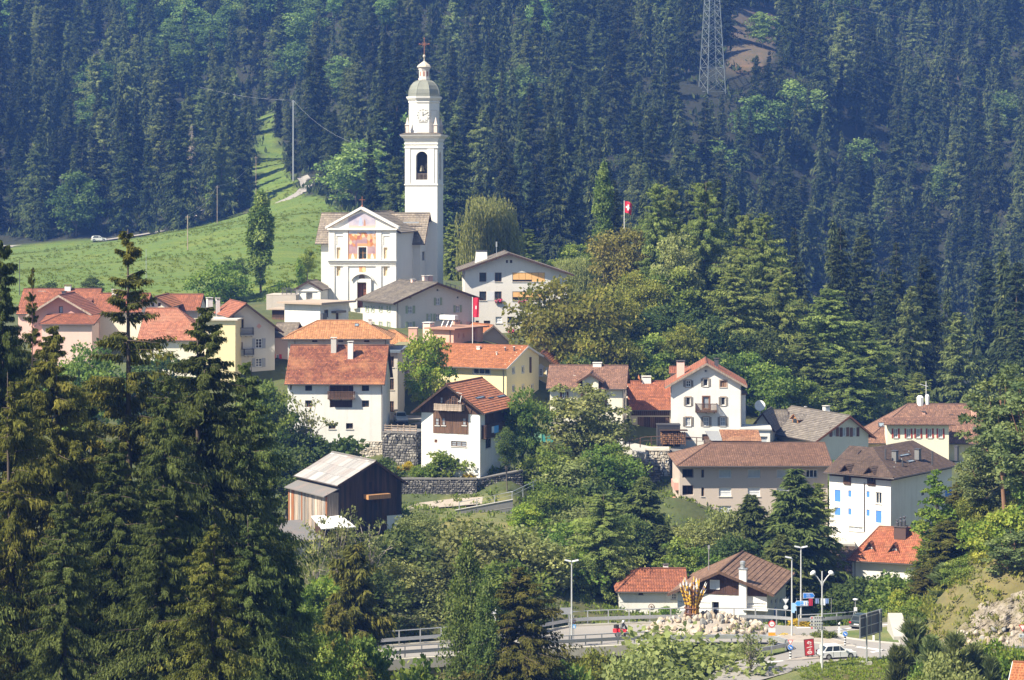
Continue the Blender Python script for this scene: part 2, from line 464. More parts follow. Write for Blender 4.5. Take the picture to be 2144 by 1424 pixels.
def build_terrain():
 def axis(segs):
  out=[segs[0][0]]
  for a,b,st in segs:
   n=max(1,int(round((b-a)/st)))
   out+=list(np.linspace(a,b,n+1)[1:])
  return np.array(out)
 xs=axis([(-600,-420,30),(-420,-150,10),(-150,-80,4),(-80,95,1.7),(95,150,4),(150,420,10),(420,600,30)])
 ys=axis([(-120,100,15),(100,205,4),(205,345,1.7),(345,460,3),(460,1000,6),(1000,1240,15)])
 X,Y=np.meshgrid(xs,ys)
 Z=ground_np(X,Y)
 px=CX+F*X/np.maximum(Y,1);py=CY-F*Z/np.maximum(Y,1)
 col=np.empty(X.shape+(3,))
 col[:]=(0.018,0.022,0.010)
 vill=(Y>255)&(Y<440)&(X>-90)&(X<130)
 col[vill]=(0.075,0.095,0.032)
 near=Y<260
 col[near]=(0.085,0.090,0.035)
 flatx=[tuple((p.x,p.y))for p in ROAD_W]
 import itertools
 for j,i in itertools.product(range(X.shape[0]),range(X.shape[1])):
  y=Y[j,i]
  if 395<y<960 and-250<X[j,i]<0 and in_poly(px[j,i],py[j,i],MEADOW_PX):
   col[j,i]=(0.108,0.168,0.022)
  elif 560<y<800 and 1150<px[j,i]<1275 and 400<py[j,i]<460:
   col[j,i]=(0.10,0.14,0.05)
  elif 780<y<1000 and 1525<px[j,i]<1625 and 20<py[j,i]<140:
   col[j,i]=(0.10,0.08,0.055)
  elif 220<y<290 and X[j,i]>42:
   col[j,i]=(0.15,0.135,0.055)if y<252 else(0.10,0.11,0.04)
  elif 266<y<300 and-10<X[j,i]<0 and 1040<py[j,i]<1130:
   col[j,i]=(0.15,0.165,0.06)
  if 205<y<275 and-30<X[j,i]<80:
   x=X[j,i]
   if any(in_poly(x+dx,y+dy,flatx)for dx in(-2.2,0,2.2)for dy in(-2.2,0,2.2)):
    Z[j,i]=min(Z[j,i],ROAD_Z-0.35)
 rg=np.random.default_rng(3)
 from mathutils import noise
 for j,i in itertools.product(range(X.shape[0]),range(X.shape[1])):
  x,y=X[j,i],Y[j,i]
  if 222<y<258 and 40<x<75 and Z[j,i]>-46.6:
   Z[j,i]+=0.35*noise.fractal(Vector((x*.35,y*.35,0)),1.0,2.0,4)-.35
  elif Y[j,i]>480:
   Z[j,i]+=0.8*noise.noise(Vector((x*.05,y*.05,0)))
 ny,nx=X.shape
 me=bpy.data.meshes.new("ground")
 verts=np.stack([X,Y,Z],-1).reshape(-1,3)
 idx=np.arange(nx*ny).reshape(ny,nx)
 q=np.stack([idx[:-1,:-1],idx[:-1,1:],idx[1:,1:],idx[1:,:-1]],-1).reshape(-1,4)
 me.vertices.add(len(verts));me.vertices.foreach_set("co",verts.ravel())
 me.loops.add(q.size);me.loops.foreach_set("vertex_index",q.ravel().astype(np.int32))
 me.polygons.add(len(q));me.polygons.foreach_set("loop_start",(np.arange(len(q))*4).astype(np.int32))
 me.polygons.foreach_set("loop_total",np.full(len(q),4,np.int32))
 me.polygons.foreach_set("use_smooth",np.ones(len(q),bool))
 me.update(calc_edges=True)
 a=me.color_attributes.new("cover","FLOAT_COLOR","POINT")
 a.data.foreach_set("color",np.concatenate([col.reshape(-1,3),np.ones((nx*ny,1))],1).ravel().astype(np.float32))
 m,nt,b,_=_new("ground_cover")
 at=_n(nt,"ShaderNodeAttribute",attribute_name="cover")
 n1=_noise(nt,0.06,6);n2=_noise(nt,1.3,6);n3=_noise(nt,0.5,3)
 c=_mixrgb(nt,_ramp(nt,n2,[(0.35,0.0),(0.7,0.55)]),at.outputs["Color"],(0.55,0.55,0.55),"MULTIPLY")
 c=_mixrgb(nt,_ramp(nt,n1,[(0.45,0.0),(0.7,0.4)]),c,(1.5,1.15,0.9),"MULTIPLY")
 c=_mixrgb(nt,_ramp(nt,n3,[(0.5,0.0),(0.75,0.35)]),c,(0.75,0.9,0.6),"MULTIPLY")
 n4=_noise(nt,1.0,5,vec=_stretch(nt,(.05,.5,.5)));n5=_noise(nt,.18,4)
 c=_mixrgb(nt,_ramp(nt,n4,[(0.4,0.0),(0.62,0.6)]),c,(0.62,0.74,0.55),"MULTIPLY")
 c=_mixrgb(nt,_ramp(nt,n5,[(0.42,0.0),(0.66,0.6)]),c,(1.45,1.12,0.9),"MULTIPLY")
 nt.links.new(c,b.inputs["Base Color"])
 b.inputs["Roughness"].default_value=0.95
 _bump(nt,b,n2,0.6,0.25)
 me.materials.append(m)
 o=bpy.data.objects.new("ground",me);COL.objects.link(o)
 tag(o,kind="structure")
 return o
build_terrain()
def strip_on_ground(name,pts,width,mat,lift=0.08,kind="structure"):
 """a draped ribbon (track, path)"""
 mb=MB();prev=None
 L=[]
 for a,b in zip(pts[:-1],pts[1:]):
  n=max(1,int((b-a).length/3))
  L+=[a.lerp(b,i/n)for i in range(n)]
 L.append(pts[-1])
 for i,p in enumerate(L):
  d=(L[min(i+1,len(L)-1)]-L[max(i-1,0)]);d.z=0;d.normalize()
  s=Vector((-d.y,d.x,0))*width/2
  row=[p-s,p-s*.33,p+s*.33,p+s]
  row=[Vector((q.x,q.y,max(ground(q.x,q.y),ground(p.x,p.y)-0.1)+lift))for q in row]
  if prev:
   for k in range(3):mb.poly([prev[k+1],prev[k],row[k],row[k+1]])
  prev=row
 o=mb.build(name,mat,smooth=True,fix=False)
 return tag(o,kind=kind)
M_TRACK=flat("track_asphalt",(0.27,0.25,0.23),0.9,var=0.2,scale=0.6)
M_GRAVEL=flat("gravel",(0.34,0.29,0.24),0.95,var=0.3,scale=1.5)
strip_on_ground("meadow_road",[hit(*p)for p in[(-60,519),(30,517),(120,512),(207,505),(300,492),(390,476),(455,463),(520,446),(575,429),(605,417),(630,404),(641,393),(640,380),(632,371)]],3.6,M_TRACK,0.15)
strip_on_ground("forest_track",[hit(*p)for p in[(372,478),(385,466),(400,455),(430,440)]],3.0,M_GRAVEL,0.15)
strip_on_ground("garden_path",[hit(*p)for p in[(840,1068),(890,1060),(950,1055),(1010,1050)]],2.4,M_GRAVEL,0.06)
# --- house builder
def clip_convex(poly,prof):
 """clip polygon by a convex ccw profile"""
 out=poly
 n=len(prof)
 for i in range(n):
  ax,ay=prof[i];bx,by=prof[(i+1)%n]
  side=lambda p:(bx-ax)*(p[1]-ay)-(by-ay)*(p[0]-ax)
  src,out=out,[]
  for k in range(len(src)):
   p,q=src[k],src[(k+1)%len(src)]
   sp,sq=side(p),side(q)
   if sp>=-1e-9:out.append(p)
   if(sp>1e-9 and sq<-1e-9)or(sp<-1e-9 and sq>1e-9):
    t=sp/(sp-sq)
    out.append((p[0]+(q[0]-p[0])*t,p[1]+(q[1]-p[1])*t))
  if len(out)<3:return[]
 return out
class House:
 def __init__(s,name,label,pxl,pxr,pyb,D,yaw,depth,wall=M_WHITE,pivot="l",sink=5.0,cat="house",zm=None,root=None,group=None):
  s.zm=zm
  (pxl,_),(pxr,pyb)=s.px(pxl,0),s.px(pxr,pyb)
  s.yaw=R(yaw)
  c,sn=math.cos(s.yaw),math.sin(s.yaw)
  s.ux,s.uy=Vector((c,sn,0)),Vector((-sn,c,0))
  o=P(pxl if pivot=="l" else pxr,pyb,D)
  k=((pxr if pivot=="l" else pxl)-CX)/F
  w=(k*o.y-o.x)/(s.ux.x-k*s.ux.y)
  if pivot=="r":o=o+s.ux*w;w=-w
  s.o,s.w,s.d,s.sink,s.wallmat=o,w,depth,sink,wall
  s.mat4=Matrix.Translation(o)@Matrix.Rotation(s.yaw,4,"Z")
  if root is None:
   s.root=empty(name,o,s.yaw,label,cat,group);s.rootm=s.mat4.copy();s.xf=None
  else:
   s.root,s.rootm=root.root,root.rootm
   s.xf=s.rootm.inverted()@s.mat4
  s.holes={"front":[],"right":[],"left":[],"back":[]}
  s.pending=[]
  s.prof={}
 def px(s,x,y):return s.zm(x,y)if s.zm else(x,y)
 def _ray(s,x,y):
  x,y=s.px(x,y)
  return Vector(((x-CX)/F,1.0,-(y-CY)/F))
 def at_y(s,x,y,k):
  d=s._ray(x,y);q=s.o+s.uy*k
  p=d*(q.dot(s.uy)/d.dot(s.uy))-s.o
  return p.dot(s.ux),p.z
 def at_x(s,x,y,k):
  d=s._ray(x,y);q=s.o+s.ux*k
  p=d*(q.dot(s.ux)/d.dot(s.ux))-s.o
  return p.dot(s.uy),p.z
 def face_uv(s,face,x,y,off=0.0):
  if face=="front":return s.at_y(x,y,-off)
  if face=="right":return s.at_x(x,y,s.w+off)
  if face=="left":return s.at_x(x,y,-off)
 def fxyz(s,face,u,z,out=0.0):
  if face=="front":return(u,-out,z)
  if face=="right":return(s.w+out,u,z)
  if face=="left":return(-out,u,z)
  if face=="back":return(u,s.d+out,z)
 def add(s,mb,name,mats,parent=None,smooth=False):
  o=mb.build(name,mats,parent or s.root,smooth)
  if parent is None and s.xf is not None:o.matrix_basis=s.xf
  return o
 def z(s,x,y,k=0.0):return s.at_y(x,y,k)[1]
 # ---------------------------------------------------------------- openings
 def window(s,face,x0,y0,x1,y1,frame=None,pane=None,nx=2,ny=2,shut=None,surround=None,sill=M_STONE_TRIM,depth=0.2,fr=0.09,name="window",shw=0.5,bars=True,label=None,off=0.0):
  u0,z1=s.face_uv(face,x0,y0,off);u1,z0=s.face_uv(face,x1,y1,off)
  if u1<u0:u0,u1=u1,u0
  if z1<z0:z0,z1=z1,z0
  s.openuv(face,u0,z0,u1,z1,frame,pane,nx,ny,shut,surround,sill,depth,fr,name,shw,bars,label,off)
 def openuv(s,face,u0,z0,u1,z1,frame=None,pane=None,nx=2,ny=2,shut=None,surround=None,sill=M_STONE_TRIM,depth=0.2,fr=0.09,name="window",shw=0.5,bars=True,label=None,off=0.0):
  frame=frame or M_FRAMEW;pane=pane or M_GLASS
  hole=off==0.0
  if hole:s.holes[face].append((u0,z0,u1,z1,depth))
  s.pending.append((face,u0,z0,u1,z1,frame,pane,nx,ny,shut,surround,sill,depth,fr,name,shw,bars,label,off))
 def _do_window(s,face,u0,z0,u1,z1,frame,pane,nx,ny,shut,surround,sill,depth,fr,name,shw,bars,label,off):
  f=lambda u,z,o:s.fxyz(face,u,z,o+off)
  base=-depth if off==0 else 0.0
  def fb(mb,a,b,c,d,o0,o1):
   p=[f(a,b,o0),f(c,b,o0),f(c,d,o0),f(a,d,o0),f(a,b,o1),f(c,b,o1),f(c,d,o1),f(a,d,o1)]
   mb.hexa(p)
  mb=MB()
  i0,i1=base+0.02,base+0.09
  e=0.004
  if bars:
   fb(mb,u0+e,z0+e,u0+fr,z1-e,i0,i1);fb(mb,u1-fr,z0+e,u1-e,z1-e,i0,i1)
   fb(mb,u0+fr,z0+e,u1-fr,z0+fr,i0,i1);fb(mb,u0+fr,z1-fr,u1-fr,z1-e,i0,i1)
   t=fr*0.45
   for k in range(1,nx):
    u=u0+(u1-u0)*k/nx
    fb(mb,u-t,z0+fr,u+t,z1-fr,i0,i1-0.01)
   for k in range(1,ny):
    zz=z0+(z1-z0)*k/ny
    fb(mb,u0+fr,zz-t*.7,u1-fr,zz+t*.7,i0,i1-0.02)
  if surround is not None:
   sm=MB();q=0.16
   fb(sm,u0-q,z0-q,u0,z1+q,0.0,0.03);fb(sm,u1,z0-q,u1+q,z1+q,0.0,0.03)
   fb(sm,u0,z1,u1,z1+q,0.0,0.03);fb(sm,u0,z0-q,u1,z0,0.0,0.03)
  if not mb.f:
   fb(mb,u0+e,z0+e,u1-e,z0+0.03,i0,i1)
  w=s.add(mb,name,frame)
  if label:w["label"]=label
  pm=MB()
  fb(pm,u0+0.01,z0+0.01,u1-0.01,z1-0.01,base+0.005,base+0.035)
  s.add(pm,"pane",pane,w)
  if surround is not None:s.add(sm,"surround",surround,w)
  if sill is not None:
   q=MB();fb(q,u0-0.08,z0-0.09,u1+0.08,z0-0.002,-depth if off==0 else 0,0.09)
   s.add(q,"sill",sill,w)
  if shut is not None:
   sw=(u1-u0)*shw
   for a in((u0-sw-0.03),(u1+0.03)):
    q=MB()
    fb(q,a,z0-0.03,a+sw,z1+0.03,0.02,0.06)
    n=max(3,int((z1-z0)/0.22))
    for k in range(n):
     zz=z0+0.06+(z1-z0-0.12)*(k+0.5)/n
     fb(q,a+0.06,zz-0.05,a+sw-0.06,zz+0.03,0.06,0.078)
    s.add(q,"shutter",shut,w)
    # ---------------------------------------------------------------- walls
 def walls(s,prof_front,prof_side,name="wall",faces=("front","right","left","back"),alt={}):
  mb=MB()
  for face in faces:
   prof=prof_front if face in("front","back")else alt.get(face,prof_side)
   us={min(p[0]for p in prof),max(p[0]for p in prof)}
   zs={min(p[1]for p in prof),max(p[1]for p in prof)}
   for(a,b,c,d,dep)in s.holes[face]:us|={a,c};zs|={b,d}
   us,zs=sorted(us),sorted(zs)
   for i in range(len(us)-1):
    for j in range(len(zs)-1):
     cu,cz=(us[i]+us[i+1])/2,(zs[j]+zs[j+1])/2
     if any(a<cu<c and b<cz<d for(a,b,c,d,_)in s.holes[face]):continue
     if us[i+1]-us[i]<1e-6 or zs[j+1]-zs[j]<1e-6:continue
     q=clip_convex([(us[i],zs[j]),(us[i+1],zs[j]),(us[i+1],zs[j+1]),(us[i],zs[j+1])],prof)
     if len(q)>=3:mb.poly([s.fxyz(face,u,z)for u,z in q])
   for(a,b,c,d,dep)in s.holes[face]:
    f=s.fxyz
    for(p,q)in(((a,b),(c,b)),((c,b),(c,d)),((c,d),(a,d)),((a,d),(a,b))):
     mb.poly([f(face,*p),f(face,*q),f(face,*q,-dep),f(face,*p,-dep)])
    mb.poly([f(face,a,b,-dep),f(face,c,b,-dep),f(face,c,d,-dep),f(face,a,d,-dep)])
  o=mb.build(name,s.wallmat,s.root,fix=False)
  if s.xf is not None:o.matrix_basis=s.xf
  s.wall_obj=o
  for p in s.pending:s._do_window(*p)
  s.pending=[]
  return o
  # ---------------------------------------------------------------- roofs
 def slope(s,mb,A0,A1,B0,B1,tile=True,th=0.16,e=0.36,lap=0.045):
  A0,A1,B0,B1=map(Vector,(A0,A1,B0,B1))
  n=(B1-B0).cross(((A0+A1)-(B0+B1))/2).normalized()
  if n.z<0:n=-n
  up,ln=n*th,n*lap
  L=max((A0-B0).length,(A1-B1).length)
  ud=(B1-B0).normalized()
  vd=n.cross(ud)
  uv=lambda p:((p-B0).dot(ud),(p-B0).dot(vd))
  N=max(1,int(round(L/e)))if tile else 1
  for i in range(N):
   t0,t1=i/N,(i+1)/N
   a,b=A0.lerp(B0,t0)+up,A1.lerp(B1,t0)+up
   c,d=A1.lerp(B1,t1)+up+(ln if tile else Vector()),A0.lerp(B0,t1)+up+(ln if tile else Vector())
   cb,db=A1.lerp(B1,t1)+up,A0.lerp(B0,t1)+up
   W=(c-d).length
   seg=max(1,int(W/2.2))if tile else 1
   jit=[0.0]+[random.uniform(-.018,.018)if tile else 0 for _ in range(seg-1)]+[0.0]
   for k in range(seg):
    f0,f1=k/seg,(k+1)/seg
    p=[a.lerp(b,f0),a.lerp(b,f1),d.lerp(c,f1)+n*jit[k+1],d.lerp(c,f0)+n*jit[k]]
    if(p[0]-p[1]).length<1e-5:p=p[1:]
    q=[uv(v)for v in p]
    mb.poly(p[::-1],0,q[::-1])
   if tile and W>1e-4:
    mb.poly([d,c,cb,db][::-1],0,[uv(v)for v in(d,c,cb,db)][::-1])
  mb.poly([A0,A1,B1,B0]if(A0-A1).length>1e-5 else[A0,B1,B0],1)
  for p,q in((B0,B1),(B1,A1),(A0,B0)):
   if(p-q).length>1e-5:mb.poly([p,q,q+up,p+up],1)
 def roof_x(s,zf,zb,yr,zr,tile,oe=0.6,og=0.5,hl=0.0,hr=0.0,sheet=False,under=M_WOODD,th=0.16,e=0.36,name="roof",ridge_mat=None,ob=None):
  """ridge runs along the front; hl/hr > 0 makes hipped ends"""
  w,d=s.w,s.d
  sf=(zr-zf)/yr;sb=(zr-zb)/(d-yr)
  ob=oe if ob is None else ob
  mb=MB()
  L=-og;Rr=w+og
  ef=-oe;zef=zf-sf*oe;eb=d+ob;zeb=zb-sb*ob
  rl,rr=(hl if hl>0 else L),(w-hr if hr>0 else Rr)
  RL,RR=(rl,yr,zr),(rr,yr,zr)
  s.slope(mb,RL,RR,(L,ef,zef),(Rr,ef,zef),not sheet,th,e)
  s.slope(mb,RR,RL,(Rr,eb,zeb),(L,eb,zeb),not sheet,th,e)
  if hl>0:s.slope(mb,RL,RL,(L,eb,zeb),(L,ef,zef),not sheet,th,e)
  if hr>0:s.slope(mb,RR,RR,(Rr,ef,zef),(Rr,eb,zeb),not sheet,th,e)
  o=mb.build(name,[tile,under],s.root,fix=False)
  if s.xf is not None:o.matrix_basis=s.xf
  rm=ridge_mat or tile
  rc=MB()
  rc.tube([(rl,yr,zr+th+.03),(rr,yr,zr+th+.03)],0.13,6)
  if hl>0:
   for y,zz in((ef,zef),(eb,zeb)):rc.tube([(L,y,zz+th+.03),(rl,yr,zr+th+.03)],0.11,6)
  if hr>0:
   for y,zz in((ef,zef),(eb,zeb)):rc.tube([(Rr,y,zz+th+.03),(rr,yr,zr+th+.03)],0.11,6)
  s.add(rc,"ridge_cap",rm)
  g=MB();g.tube([(L,ef-.07,zef+.06),(Rr,ef-.07,zef+.06)],0.075,6);s.add(g,"gutter",M_GUTTER)
  if hl<=0 or hr<=0:
   for x,cond,sg in((L,hl<=0,-1),(Rr,hr<=0,1)):
    if not cond:continue
    q=MB()
    for y,zz in((ef,zef),(eb,zeb)):
     q.hexa([(x+sg*.005,y,zz-.06),(x+sg*.05,y,zz-.06),(x+sg*.05,yr,zr-.06),(x+sg*.005,yr,zr-.06),(x+sg*.005,y,zz+th+.06),(x+sg*.05,y,zz+th+.06),(x+sg*.05,yr,zr+th+.06),(x+sg*.005,yr,zr+th+.06)])
    s.add(q,"bargeboard",under)
  pf=[(0,-s.sink),(w,-s.sink),(w,zf),(0,zf)]
  rect=[(0,-s.sink),(d,-s.sink),(d,min(zf,zb)),(0,min(zf,zb))]
  gab=[(0,-s.sink),(d,-s.sink),(d,zb),(yr,zr),(0,zf)]
  hip=[f for f,c in(("left",hl>0),("right",hr>0))if c]
  s.walls(pf,gab,alt={f:rect for f in hip})
  s.r=dict(kind="x",zf=zf,zr=zr,yr=yr,sf=sf,hl=hl)
 def roof_y(s,zl,zr_,xa,za,tile,os=0.6,og=0.8,ob=0.4,sheet=False,under=M_WOODD,th=0.16,e=0.36,name="roof",barge=None):
  """gable end on the front; ridge runs away from it"""
  w,d=s.w,s.d
  sl=(za-zl)/xa;sr=(za-zr_)/(w-xa)
  mb=MB()
  A0,A1=(xa,-og,za),(xa,d+ob,za)
  BL0,BL1=(-os,-og,zl-sl*os),(-os,d+ob,zl-sl*os)
  BR0,BR1=(w+os,-og,zr_-sr*os),(w+os,d+ob,zr_-sr*os)
  s.slope(mb,A1,A0,BL1,BL0,not sheet,th,e)
  s.slope(mb,A0,A1,BR0,BR1,not sheet,th,e)
  o=mb.build(name,[tile,under],s.root,fix=False)
  if s.xf is not None:o.matrix_basis=s.xf
  rc=MB();rc.tube([(xa,-og,za+th+.03),(xa,d+ob,za+th+.03)],0.13,6);s.add(rc,"ridge_cap",tile)
  for y in(-og-.05,d+ob+.005):
   q=MB()
   for x,zz in((-os,zl-sl*os),(w+os,zr_-sr*os)):
    q.hexa([(x,y,zz-.1),(xa,y,za-.1),(xa,y+.045,za-.1),(x,y+.045,zz-.1),(x,y,zz+th+.07),(xa,y,za+th+.07),(xa,y+.045,za+th+.07),(x,y+.045,zz+th+.07)])
   s.add(q,"bargeboard",barge or under)
  for x,zz in((-os-.07,zl-sl*os),(w+os+.07,zr_-sr*os)):
   g=MB();g.tube([(x,-og,zz+.06),(x,d+ob,zz+.06)],0.075,6);s.add(g,"gutter",M_GUTTER)
  pf=[(0,-s.sink),(w,-s.sink),(w,zr_),(xa,za),(0,zl)]
  ps=[(0,-s.sink),(d,-s.sink),(d,min(zl,zr_)),(0,min(zl,zr_))]
  mb=s.walls(pf,ps)
  if abs(zl-zr_)>0.02:
   hi=MB();f="left" if zl>zr_ else "right";z0,z1=min(zl,zr_),max(zl,zr_)
   hi.poly([s.fxyz(f,0,z0),s.fxyz(f,d,z0),s.fxyz(f,d,z1),s.fxyz(f,0,z1)])
   s.add(hi,"wall",s.wallmat)
  s.r=dict(kind="y",zl=zl,zr=zr_,xa=xa,za=za,sl=sl,sr=sr)
 def flat_roof(s,zt,mat,o=0.4,th=0.25,under=None):
  mb=MB();mb.box(-o,s.w+o,-o,s.d+o,zt,zt+th)
  s.add(mb,"roof",mat)
  s.walls([(0,-s.sink),(s.w,-s.sink),(s.w,zt),(0,zt)],[(0,-s.sink),(s.d,-s.sink),(s.d,zt),(0,zt)])
  # ---------------------------------------------------------------- small parts
 def chimney(s,x0,y0,x1,y1,k,mat=None,cap=M_STONE_TRIM,dep=None,drop=1.5,label=None,hood=True):
  """seen front rectangle at local depth k"""
  a,zt=s.at_y(x0,y0,k);b,zb=s.at_y(x1,y1,k)
  dep=dep or(b-a)
  mb=MB()
  ch=min(0.28,(zt-zb)*.25)if hood else 0.06
  mb.box(a,b,k,k+dep,zb-drop,zt-ch)
  if hood:
   for px in(a+.02,b-.12):
    for py in(k+.02,k+dep-.12):mb.box(px,px+.1,py,py+.1,zt-ch,zt-.08,0)
  mb.box(a-.08,b+.08,k-.08,k+dep+.08,zt-.08,zt,1)
  o=s.add(mb,"chimney",[mat or M_WHITE,cap])
  if label:o["label"]=label
  return o
 def blk(s,name,mat,face,x0,y0,x1,y1,o0,o1,parent=None,label=None):
  u0,z1=s.face_uv(face,x0,y0,0);u1,z0=s.face_uv(face,x1,y1,0)
  if u1<u0:u0,u1=u1,u0
  mb=MB();f=lambda u,z,o:s.fxyz(face,u,z,o)
  mb.hexa([f(u0,z0,o0),f(u1,z0,o0),f(u1,z1,o0),f(u0,z1,o0),f(u0,z0,o1),f(u1,z0,o1),f(u1,z1,o1),f(u0,z1,o1)])
  o=s.add(mb,name,mat,parent)
  if label:o["label"]=label
  return o
 def balcony(s,face,x0,y0,x1,y1,out=1.1,wood=M_WOODM,floor=None,gap=0.16,bal=0.09,label=None):
  u0,z1=s.face_uv(face,x0,y0,out);u1,z0=s.face_uv(face,x1,y1,out)
  if u1<u0:u0,u1=u1,u0
  mb=MB();f=lambda u,z,o:s.fxyz(face,u,z,o)
  def fb(a,b,c,d,o0,o1,m=0):mb.hexa([f(a,b,o0),f(c,b,o0),f(c,d,o0),f(a,d,o0),f(a,b,o1),f(c,b,o1),f(c,d,o1),f(a,d,o1)],m)
  fb(u0,z0-.14,u1,z0,0.0,out,1)
  fb(u0,z1-.1,u1,z1,out-.1,out)
  fb(u0,z0+.12,u1,z0+.2,out-.08,out-.02)
  fb(u0,z1-.1,u0+.08,z1,0.0,out-.1);fb(u1-.08,z1-.1,u1,z1,0.0,out-.1)
  n=max(2,int((u1-u0)/gap))
  for i in range(n):
   u=u0+.03+(u1-u0-.06-bal)*i/(n-1)
   fb(u,z0,u+bal,z1-.1,out-.07,out-.03)
  m=max(2,int(out/gap))
  for uu in(u0+.02,u1-.06):
   for i in range(m):
    q=(out-.2)*i/m+.05
    fb(uu,z0,uu+.04,z1-.1,q,q+bal)
  for k in(0.12,0.5,0.88):
   u=u0+(u1-u0)*k
   fb(u-.07,z0-.3,u+.07,z0-.14,0.0,out*.85,1)
  o=s.add(mb,"balcony",[wood,floor or wood])
  if label:o["label"]=label
  return o
 def pipe(s,face,x,y0,y1,out=0.1):
  u,z1=s.face_uv(face,x,y0,0);_,z0=s.face_uv(face,x,y1,0)
  mb=MB();mb.tube([s.fxyz(face,u,z0,out),s.fxyz(face,u,z1,out)],0.05,6)
  return s.add(mb,"downpipe",M_GUTTER)
 def boards(s,face,prof,mat,pitch=0.24,out0=0.0,out1=0.05,name="cladding",holes=(),separate=False,rnd=None):
  """vertical boards over a convex (u,z) profile, holes left open"""
  us0,us1=min(p[0]for p in prof),max(p[0]for p in prof)
  n=max(1,int((us1-us0)/pitch));st=(us1-us0)/n
  mb=MB();rn=random.Random(int(abs(us0*97)+n));objs=[]
  for i in range(n):
   a,b=us0+i*st+.006,us0+(i+1)*st-.006
   zs=[-50,60]
   hz=[(h[1],h[3])for h in holes if h[0]<(a+b)/2<h[2]]
   segs=[(-50,60)]
   for z0,z1 in hz:
    ns=[]
    for p,q in segs:
     if z1<=p or z0>=q:ns.append((p,q));continue
     if z0>p:ns.append((p,z0))
     if z1<q:ns.append((z1,q))
    segs=ns
   for p,q in segs:
    poly=clip_convex([(a,p),(b,p),(b,q),(a,q)],prof)
    if len(poly)<3:continue
    o1=out1+rn.uniform(-.012,.012)
    t=MB()if separate else mb
    t.prism(poly,out0,o1,lambda u,z,o:s.fxyz(face,u,z,o))
    if separate:
     m=mat if not isinstance(mat,(list,tuple))else rn.choices(mat,rnd)[0]
     objs.append(s.add(t,"plank",m))
  if not separate:return s.add(mb,name,mat)
  return objs
 def dormer(s,x0,y0,x1,y1,yapex,k,tile,length=3.0,wall=None,frame=None,over=0.25,nx=2,ny=2,roofname="roof"):
  """small gabled dormer: its front rectangle seen at local depth k, ridge running back"""
  a,zt=s.at_y(x0,y0,k);b,zb=s.at_y(x1,y1,k)
  m=(a+b)/2;za=s.at_y((x0+x1)/2,yapex,k)[1]
  mb=MB()
  mb.prism([(a,zb),(b,zb),(b,zt),(m,za),(a,zt)],k,k+length,lambda u,v,t:(u,t,v))
  d=s.add(mb,"dormer",wall or M_WOODM)
  rb=MB();sl=(za-zt)/(m-a)
  s.slope(rb,(m,k+length,za),(m,k-over,za),(a-over,k+length,zt-sl*over),(a-over,k-over,zt-sl*over),True,.08,.3)
  s.slope(rb,(m,k-over,za),(m,k+length,za),(b+over,k-over,zt-sl*over),(b+over,k+length,zt-sl*over),True,.08,.3)
  rb.build(roofname,[tile,M_WOODD],d,fix=False)
  q=MB();g=MB();i=(b-a)*.14
  u0,u1,z0,z1=a+i,b-i,zb+(zt-zb)*.25,zt-.02
  fr=.07
  for r in((u0,u0+fr,z0,z1),(u1-fr,u1,z0,z1),(u0+fr,u1-fr,z0,z0+fr),(u0+fr,u1-fr,z1-fr,z1)):
   q.box(r[0],r[1],k-.05,k-.002,r[2],r[3])
  for c in range(1,nx):
   u=u0+(u1-u0)*c/nx;q.box(u-.025,u+.025,k-.045,k-.012,z0+fr,z1-fr)
  for c in range(1,ny):
   zz=z0+(z1-z0)*c/ny;q.box(u0+fr,u1-fr,k-.04,k-.012,zz-.025,zz+.025)
  q.build("window",frame or M_FRAMEW,d)
  g.box(u0+.01,u1-.01,k-.012,k-.006,z0+.01,z1-.01);g.build("pane",M_GLASS,d)
  return d
 def skylight(s,x0,y0,x1,y1,side="front",tilt=None):
  """roof window lying in the slope that the pixel meets"""
  r=s.r
  def onroof(x,y):
   dr=s._ray(x,y)
   if r["kind"]=="x":
    n=(s.uy*-r["sf"]+Vector((0,0,1)));c=s.o+Vector((0,0,r["zf"]+.2))
   else:
    n=(s.ux*r["sr"]+Vector((0,0,1)));c=s.o+s.ux*s.w+Vector((0,0,r["zr"]+.2))
   p=dr*(c.dot(n)/dr.dot(n))-s.o
   return Vector((p.dot(s.ux),p.dot(s.uy),p.z))
  a,b=onroof(x0,y0),onroof(x1,y1)
  if r["kind"]=="x":
   us,vs=Vector((1,0,0)),Vector((0,1,r["sf"])).normalized()
  else:
   us,vs=Vector((0,1,0)),Vector((-1,0,r["sr"])).normalized()
  n=us.cross(vs);n=n if n.z>0 else-n
  du,dv=(b-a).dot(us),(b-a).dot(vs)
  def q(u,v,t):return a+us*(du*u)+vs*(dv*v)+n*t
  mb=MB();g=MB()
  for u0,u1,v0,v1 in((0,.12,0,1),(.88,1,0,1),(.12,.88,0,.1),(.12,.88,.9,1)):
   mb.hexa([q(u0,v0,-.05),q(u1,v0,-.05),q(u1,v1,-.05),q(u0,v1,-.05),q(u0,v0,.1),q(u1,v0,.1),q(u1,v1,.1),q(u0,v1,.1)])
  o=s.add(mb,"skylight",M_METALD)
  g.hexa([q(.1,.08,-.04),q(.9,.08,-.04),q(.9,.92,-.04),q(.1,.92,-.04),q(.1,.08,.06),q(.9,.08,.06),q(.9,.92,.06),q(.1,.92,.06)])
  s.add(g,"pane",M_SKYL,o)
  return o
